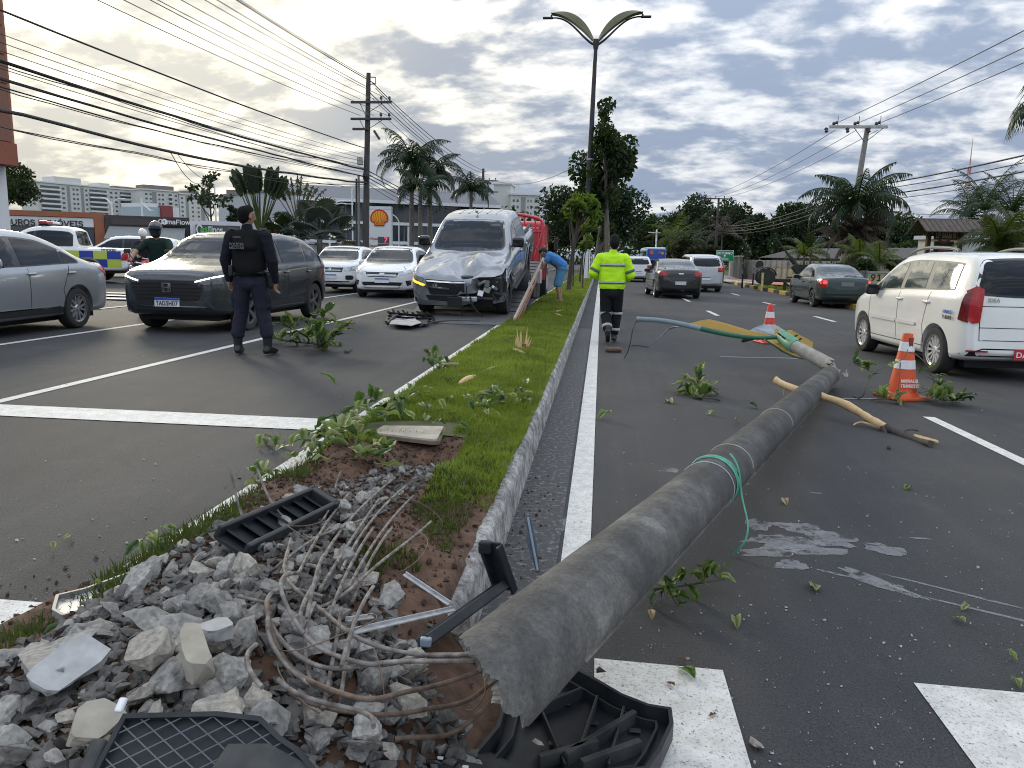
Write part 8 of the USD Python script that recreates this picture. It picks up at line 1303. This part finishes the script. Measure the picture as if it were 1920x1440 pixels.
cap = [hullb((S(.015,-.01,1.725),.092),(S(.015,.035,1.735),.082),(S(.015,-.01,1.79),.076),(S(.015,.03,1.785),.07))]; tapes = [slice_(body_j,1.315,1.365),slice_(body_j,1.02,1.07)]
wear = [('jacket',flesh(jk+arms,.025,4,.022,5),HV),('trousers',flesh(legs,.025,4,.016,6),TRB),('boots',flesh(boots,.02,4),BOOT),('cap',flesh(cap,.02,3),mat('cap_dark',(.009,.012,.010),.9,var=.2,scale=20,spec=.2)),('cap_peak',hull3([(.015+.085*math.cos(a),.10+.085*math.sin(a),1.735-.03*math.sin(a)+dz) for a in np.linspace(.3,2.84,9) for dz in (0,.008)]),INK)]+[('reflective_band',m_,REFL) for m_ in tapes]
for s_ in (-1,1):
    for f_,w_,nm in ((.97,.085,0),(.30,.092,1)): c_ = an[s_]+(kn[s_]-an[s_])*f_; d_ = (kn[s_]-an[s_])/np.linalg.norm(kn[s_]-an[s_]); wear.append(('reflective_band',tube([c_-d_*.025,c_+d_*.025],(.104,.090)[nm],16),REFL))
    c_ = (sh[s_]*.2+el[s_]*.8); d_ = (el[s_]-sh[s_])/np.linalg.norm(el[s_]-sh[s_]); wear.append(('sleeve_band',tube([c_-d_*.022,c_+d_*.022],.091,16),mat('sleeve_grey',(.10,.12,.13),.7,var=.2)))
person('traffic officer in bright yellow jacket and cap walking away beside the kerb',p1,.0,body,hr,ey,wear)
# --- man in blue bending over the tow truck controls (faces left)
p2 = at(1047,568,.24); BLU = cloth('blue_shirt',(.05,.17,.42),.85,(.075,.23,.52)); JEAN = cloth('blue_shorts',(.07,.19,.32),.85,(.10,.26,.42))
hp_ = {-1: S(-.09,-.06,.90),1: S(.09,-.06,.90)}; kn = {-1: S(-.10,.05,.48),1: S(.12,.0,.48)}; an = {-1: S(-.10,-.02,.09),1: S(.14,-.08,.09)}; sh = {-1: S(-.19,.28,1.24),1: S(.19,.28,1.24)}; el = {-1: S(-.22,.42,1.03),1: S(.22,.36,1.01)}; wr_ = {-1: S(-.16,.50,.84),1: S(.18,.36,.74)}
bh,hr,ey = head(S(0,.43,1.30),S(0,.72,-.70),S(0,.65,.75)); tr_ = [hullb((S(-.09,-.05,.95),.125),(S(.09,-.05,.95),.125),(S(-.1,.12,1.12),.135),(S(.1,.12,1.12),.135)),hullb((S(-.1,.12,1.12),.135),(S(.1,.12,1.12),.135),(S(-.13,.28,1.22),.105),(S(.13,.28,1.22),.105))]
body = bh+tr_+[limb(S(0,.31,1.25),.065,S(0,.40,1.29),.055)]
for s_ in (-1,1): body += [limb(sh[s_],.06,el[s_],.046),limb(el[s_],.046,wr_[s_],.03),limb(hp_[s_],.10,kn[s_],.066),limb(kn[s_],.062,an[s_],.042),foot(an[s_]-S(0,0,.04),an[s_]+S(0,.17,-.07),.042)]+hand(wr_[s_],S(0,.5,-.8),S(-s_,.3,0),.8)
tee = [hullb((S(-.09,-.06,1.0),.145),(S(.09,-.06,1.0),.145),(S(-.1,.12,1.13),.155),(S(.1,.12,1.13),.155)),hullb((S(-.1,.12,1.13),.155),(S(.1,.12,1.13),.155),(S(-.13,.28,1.23),.125),(S(.13,.28,1.23),.125))]+[limb(sh[s_],.092,sh[s_]+(el[s_]-sh[s_])*.55,.078) for s_ in (-1,1)]; sho = [hullb((S(-.09,-.06,.93),.148),(S(.09,-.06,.93),.148),(S(0,-.02,.98),.14))]+[limb(hp_[s_],.128,kn[s_]+S(0,0,.03),.105) for s_ in (-1,1)]
cap = [hullb((S(0,.42,1.36),.092),(S(0,.47,1.365),.08),(S(0,.43,1.40),.07))]; sand = [hullb((an[s_]+S(.03*q_,-.05+.0,-.075),.014),(an[s_]+S(.035*q_,.2,-.075),.014),(an[s_]+S(-.03*q_,.2,-.075),.014),(an[s_]+S(-.03*q_,-.05,-.075),.014)) for s_ in (-1,1) for q_ in (1,)]
person('man in blue shirt and shorts bending towards the tow truck on the lawn',p2,math.pi/2+.15,body,hr,ey,[('shirt',flesh(tee,.025,4,.02,8),BLU),('shorts',flesh(sho,.025,4,.02,9),JEAN),('cap',flesh(cap,.02,3),mat('cap_navy',(.008,.009,.014),.8,var=.2)),('cap_peak',hull3([(.075*math.cos(a),.52+.075*math.sin(a)*.8,1.355-.07*math.sin(a)+dz) for a in np.linspace(.2,2.94,9) for dz in (0,.008)]),LOOKS['cap_navy']),('sandals',flesh(sand,.02,1),INK)],SKINL)
# --- motorcyclists
def rider(label,loc,rz,shirt,helm,helm_mt,full=True):
    hp_ = {-1: S(-.11,-.25,.88),1: S(.11,-.25,.88)}; kn = {-1: S(-.19,.14,.74),1: S(.19,.14,.74)}; an = {-1: S(-.19,.0,.36),1: S(.19,.0,.36)}; sh = {-1: S(-.20,-.12,1.38),1: S(.20,-.12,1.38)}; el = {-1: S(-.34,.08,1.20),1: S(.34,.08,1.20)}; wr_ = {-1: S(-.34,.33,1.05),1: S(.34,.33,1.05)}
    bh,hr,ey = head(S(0,-.06,1.62),S(.0 if full else .7,1,-.1)); body = bh+[limb(S(0,-.12,1.40),.06,S(0,-.08,1.56),.052),hullb((S(-.09,-.25,.9),.11),(S(.09,-.25,.9),.11),(S(-.13,-.13,1.36),.085),(S(.13,-.13,1.36),.085))]
    for s_ in (-1,1): body += [limb(sh[s_],.058,el[s_],.046),limb(el[s_],.046,wr_[s_],.031),limb(hp_[s_],.09,kn[s_],.062),limb(kn[s_],.06,an[s_],.042)]+hand(wr_[s_],S(0,.7,-.4),S(-s_,0,.2),1.3)
    top = [hullb((S(-.09,-.25,.93),.13),(S(.09,-.25,.93),.13),(S(-.13,-.13,1.37),.102),(S(.13,-.13,1.37),.102))]+[limb(sh[s_],.082,sh[s_]+(el[s_]-sh[s_])*.75,.07) for s_ in (-1,1)]; tr_ = [hullb((hp_[-1],.125),(hp_[1],.125))]+[q_ for s_ in (-1,1) for q_ in (limb(hp_[s_],.11,kn[s_],.085),limb(kn[s_],.083,an[s_]+S(0,0,.04),.066))]; bts = [foot(an[s_]-S(0,0,.02),an[s_]+S(0,.17,-.06),.048) for s_ in (-1,1)]
    c_ = S(0,-.06,1.65); hm = hullb((c_+S(0,-.01,.03),.128),(c_+S(0,.03,.0),.122),(c_+S(0,.02,-.08),.105)) if full else hullb((c_+S(0,-.01,.04),.122),(c_+S(0,.0,.02),.122)); wear = [('shirt',flesh(top,.025,4,.016,3),shirt),('trousers',flesh(tr_,.025,4,.016,4),TRB),('boots',flesh(bts,.02,3),BOOT),('helmet',flesh([hm],.02,3),helm_mt)]
    if full: wear.append(('visor',flesh([hm.scale((1.0,1.0,1.0))^m3.Manifold.cube((.25,.2,.10),True).translate((0,.09,1.655))],.02,1).apply_transform(np.array([[1.02,0,0,0],[0,1.02,0,.0035],[0,0,1,0],[0,0,0,1.]])),GLASS))
    return person(label,loc,rz,body,None,ey,wear,SKINL)
rider('motorcyclist in black full face helmet and dark green shirt beside the dark crossover',(-8.75,14.5,ROAD_L),(-80-90)*D2R,cloth('dark_green_shirt',(.012,.028,.022)),1,mat('helmet_black',(.012,.012,.013),.12,var=0,coat=1.)); rider('motorcyclist in white open helmet and dark blue shirt before the brown shop',(-12.75,20.6,ROAD_L),(-35-90)*D2R,cloth('dark_blue_shirt',(.014,.016,.026)),1,mat('helmet_white',(.60,.60,.58),.2,var=0,coat=1.),False)
# ------------------------------------------------------------------ cones, branches, fallen leaves
CO = mat('cone_orange',(.62,.085,.022),.45,var=.12,scale=20); CW = mat('cone_white',(.66,.66,.66),.4,var=.06,scale=25); COR = mat('cone_red',(.60,.05,.03),.45,var=.12,scale=20)
def cone(label,loc,H,mt,bands,rb,rt,lean=0.):
    t = thing('traffic_cone',label,'traffic cone',loc,.3); R_ = lambda f: rb+(rt-rb)*f; edges = [0]+[e for b in bands for e in b]+[1.]
    obj('base',rbox(rb*2.7,rb*2.7,.035,.012,(0,0,.018)),mt,t); obj('foot_ring',lathe([(R_(0)*1.08,.03),(R_(0)*1.12,.035),(R_(0),.075),(0,.075),(0,.03)],28),mt,t,smooth=40)
    for k in range(len(edges)-1):
        a,b = edges[k],edges[k+1]; w = any(abs(a-q_[0]) < 1e-6 for q_ in bands); e = .0025 if w else 0; nm = 'white_band' if w else 'orange_section'
        obj(nm,lathe([(0,.035+a*H),(R_(a)+e,.035+a*H),(R_(b)+e,.035+b*H)]+([(0,.035+b*H)] if k < len(edges)-2 else [(R_(1)*.72,.035+H),(R_(1)*.6,.035+H*.94),(0,.035+H*.94)]),28),CW if w else mt,t,smooth=40)
    return t
c1 = at(1690,746); H1 = zp(1692,625,c1[1])-.035; t = cone('large orange traffic cone with branches draped over it, nearest to the camera',c1,H1,CO,[(.30,.43),(.58,.74)][:0]+[(.44,.58),(.72,.87)],.155,.05)
for s_,dz,w in (('MANAUS',.15,.18),('TRÂNSITO',.10,.19)): m_ = text(s_,.035,.003,width=w); m_.apply_transform(basis((-.03,-.155+.10*dz,dz+.06),(1,-.2,0),(-.2,-1,.18))); obj('cone_lettering',m_,CW,t)
obj('handle_slot',rbox(.05,.02,.10,.006,(0,-.062,H1*.92)),mat('cone_slot',(.20,.03,.01),.6,var=0),t)
c2 = at(1440,643); cone('small red and white traffic cone standing behind the fallen lamp arm',c2,zp(1443,571,c2[1])-.03,COR,[(.30,.46),(.64,.80)],.145,.045)
LF = ids_mat('fresh_leaf',[(0,(.05,.10,.015)),(.35,(.10,.17,.025)),(.75,(.20,.27,.05)),(1,(.30,.36,.12))],.45,trans=.35,var=.2,vscale=30); LFL = [mat(f'fallen_leaf_{k}',c_,.5,var=.22,scale=45,trans=.3) for k,c_ in enumerate(((.085,.15,.025),(.15,.22,.05),(.24,.31,.09),(.30,.34,.14),(.06,.115,.03)))]; LDRY = [mat('dry_leaf_brown',(.14,.065,.04),.7,var=.3,scale=40),mat('dry_leaf_tan',(.32,.24,.13),.7,var=.3,scale=40)]
def leaf(L,w,seed,curl=.25,fold=.2):
    r = np.random.default_rng(seed); n = 7; t = np.linspace(0,1,n); wd = w*np.sin(np.pi*np.clip(t*.93+.05,0,1))**.75*(1-.25*t); x = L*t; z = L*(curl*r.uniform(.3,1.2)*np.sin(np.pi*t*.9)+r.normal(0,.04,n)); V = [(x[i],0,z[i]) for i in range(n)]
    for s_ in (1,-1): V += [(x[i]+wd[i]*.1,s_*wd[i]*.5,z[i]+fold*wd[i]*r.uniform(.2,1.3)) for i in range(n)]
    F_ = []
    for s_ in (1,2):
        for i in range(n-1): q_ = [i,i+1,n*s_+i+1,n*s_+i]; F_ += [(q_[0],q_[1],q_[2]),(q_[0],q_[2],q_[3])]
    stem = tube([(0,0,z[0]),(-L*.22,.02*L,z[0]+.03*L)],L*.014,4); return cat_([tmesh(V,F_),stem])
def put_leaf(px,py,z,L,seed,label,mt,group=None,w=None,el=None,name='fallen_leaf',p=None,parent='/World',az=None):
    r = np.random.default_rng(seed); m_ = leaf(L,w or L*r.uniform(.5,.68),seed,r.uniform(.1,.35),r.uniform(.05,.45)); m_.apply_transform(trimesh.transformations.euler_matrix(r.normal(0,.25),(el if el is not None else r.normal(0,.2)),az if az is not None else r.uniform(0,6.3))); p = at(px,py,z) if p is None else p; m_.apply_translation(np.asarray(p)-[0,0,m_.bounds[0,2]-.003] if parent == '/World' else p)
    return obj(name,m_,mt,parent,smooth=True,label=label,cat='leaf' if parent == '/World' else None,group=group)
for k,(px,py,L,mi,lab) in enumerate(((1275,1255,.085,0,'flat olive leaf on the corner of the white crossing stripe'),(1522,1095,.10,3,'curled pale green leaf lying alone right of the cement smears'),(1382,1180,.07,3,'small pale leaf scrap right of the fallen post'),(1803,1145,.06,3,'pale leaf, upper of the two near the right edge'),(1790,1160,.06,2,'thin pale leaf strip, lower of the two near the right edge'),(1708,915,.08,1,'green leaf on the asphalt between post and right edge'),(1400,762,.16,4,'dark green leaf left of the peeled branch'),(1122,788,.18,1,'pair like leaf lying on the white edge line'),(1325,778,.10,3,'pale leaf before the upright green sprig'),(1385,792,.08,3,'small pale leaf left of the fallen post middle'),(1475,948,.08,-1,'tan dry leaf right of the green straps'),(1250,752,.16,-1,'dry tan leaf left of the upright green sprig'),(1222,1162,.06,-1,'dry brown leaf with thin stalk right of the fallen post'),(1905,1242,.05,2,'leaf scrap at the right edge, upper one'),(1912,1292,.05,2,'leaf scrap at the right edge, lower one'),(510,832,.14,2,'cluster forming leaf on the left carriageway, left one'),(520,828,.14,1,'cluster forming leaf on the left carriageway, right one'),(498,838,.12,3,'cluster forming leaf on the left carriageway, lower one'),(545,837,.05,3,'tiny pale leaf beside the leaf cluster on the left carriageway'),(100,1033,.05,3,'tiny green leaf on the far left asphalt'),(118,1015,.05,2,'second tiny green leaf on the far left asphalt'),(180,1100,.09,2,'green leaf lying on the torn silver bumper skin'),(80,1198,.08,4,'green leaf in the dirt at the left edge'),(1270,1240,.04,-2,'dark red leaf on the white crossing stripe'),(1250,1282,.045,-2,'reddish leaf in the middle of the white crossing stripe'),(1330,1345,.03,-2,'reddish chip like leaf low on the white crossing stripe'),(500,910,.15,3,'pale leaf on the edge line behind the upright bars'),(640,770,.10,1,'lone leaf on the stop line'))):
    put_leaf(px,py,.004 if px > 950 else (ROAD_L+.006 if px > 90 and py < 1060 else .27),L,300+k,lab,LFL[mi] if mi >= 0 else LDRY[0 if mi == -2 else 1])
q = np.random.default_rng(9); GL = 'fresh leaves strewn along the left side of the median'; n_ = 0
for (cx,cy,sx_,sy_,n,Ls) in ((640,820,55,28,34,(.09,.15)),(740,770,60,22,34,(.10,.16)),(600,850,40,18,16,(.10,.15)),(960,750,32,12,18,(.10,.17)),(820,770,80,25,14,(.08,.13)),(690,865,40,16,12,(.11,.17)),(860,745,60,18,10,(.07,.12)),(280,1045,28,10,9,(.07,.11)),(500,905,25,8,6,(.09,.14))):
    for k in range(n):
        px,py = q.normal(cx,sx_*.7),q.normal(cy,sy_*.7); z = .27 if px > 560 else .225; p = at(px,py,z+.0); 
        if p[1] < 5.0: p[2] = max(p[2],hget(p[0],p[1])+.01)
        put_leaf(px,py,z,q.uniform(*Ls),2000+n_,'fresh green leaf torn from the street tree lying on the median',LFL[n_ % 5],GL,el=q.normal(0,.35),p=p+[0,0,q.uniform(0,.05)]); n_ += 1
def branch(label,stems,leaves,L,seed,rad=.012,name='leafy_branch',spread=.05,mt=WOODB):
    """stems: polylines of points; leaves: how many on each stem"""
    r = np.random.default_rng(seed); t = thing(name,label,'branch'); k_ = 0
    for i,(st_,n) in enumerate(zip(stems,leaves)):
        c_ = spline(st_,14); obj('stem',tube(c_,np.linspace(rad*(1 if i == 0 else .6),rad*.3,14),6),mt,t,smooth=50)
        for k in range(n):
            f = .35+.65*(k+r.random())/n; b = c_[min(13,int(f*13))]; d = c_[-1]-c_[0]; a = math.atan2(d[1],d[0])+r.normal(0,1.3); put_leaf(0,0,0,L*r.uniform(.7,1.25),seed*100+k_,None,LFL[int(r.integers(0,5))],None,el=r.normal(-.25,.55),name='leaf',p=b+r.normal(0,spread*.3,3)*[1,1,.4]+[0,0,.012],parent=t,az=a); k_ += 1
    return t
F = lambda px,py,Y: far(px,py,Y); z_ = ROAD_L+.02
branch('large leafy branch lying on the lane line right of the police officer',[[at(648,660,z_),at(600,645,z_),at(545,640,z_+.05),at(515,625,z_+.1)],[at(600,645,z_),F(605,610,9.55),F(610,575,9.6)],[at(600,645,z_),F(625,630,9.4),F(660,600,9.5)],[at(575,643,z_),F(545,615,9.4),F(520,605,9.4)],[at(590,645,z_),F(585,615,9.2),F(570,600,9.3)]],[26,24,20,18,14],.19,21,.022)
branch('upright green sprig on the right carriageway left of the fallen post',[[at(1350,750,.01),at(1310,745,.03),F(1290,735,8.5),F(1283,700,8.55)],[at(1310,745,.03),F(1308,720,8.5),F(1312,700,8.5)],[at(1315,746,.03),F(1325,735,8.45),F(1335,722,8.45)]],[14,12,9],.17,22,.010)
branch('leafy twig beneath the fallen post beside the cement smears',[[at(1215,1105,.03),at(1265,1100,.05),at(1320,1092,.07),at(1360,1086,.06)],[at(1255,1100,.05),at(1262,1120,.06),at(1270,1138,.03)]],[13,16],.085,23,.007)
Yc = c1[1]-.22
branch('bare forked branch with leaf tufts leaning over the large orange cone',[[at(1600,742,.02),F(1620,738,Yc-.05),F(1637,700,Yc-.05),F(1690,675,Yc),F(1702,655,Yc+.02)],[F(1647,700,Yc-.05),F(1620,690,Yc-.1),F(1597,678,Yc-.1)],[F(1704,660,Yc),F(1740,690,Yc+.05),F(1765,740,Yc+.1),at(1800,755,.03)],[F(1688,680,Yc),F(1686,715,Yc-.03),F(1684,735,Yc-.03)]],[3,9,20,0],.13,24,.012,mt=BARKG)
branch('low leafy twig at the foot of the large orange cone',[[at(1632,750,.02),at(1660,748,.04),at(1690,752,.03)],[at(1720,752,.03),at(1760,750,.06),at(1812,752,.05)],[at(1740,750,.05),F(1752,735,c1[1]-.1),F(1775,722,c1[1]-.1)]],[12,18,10],.15,25,.008)
branch('small leafy twig with torn bark at the left edge of the lawn',[[at(855,685,.26),at(830,680,.24),at(800,668,.24)],[at(838,682,.25),at(825,690,.25),at(812,692,.23)]],[10,8],.15,26,.016); p = at(845,688,.25); obj('bark_piece',xf(rbox(.2,.09,.05,.02),local(p+[0,0,.02],(1,.4,0))),mat('pale_bark',(.36,.27,.18),.85,col2=(.10,.07,.05),scale=20),label='pale and brown bark lump beside the small leafy twig',cat='bark',smooth=40)
m_ = leaf(.16,.08,5); m_.apply_transform(PM@np.array([[1,0,0,.1],[0,1,0,.0],[0,0,1,1.86],[0,0,0,1.]])); obj('fallen_leaf',m_,LFL[1],smooth=True,label='green leaf stuck on the roof of the wrecked pickup',cat='leaf')
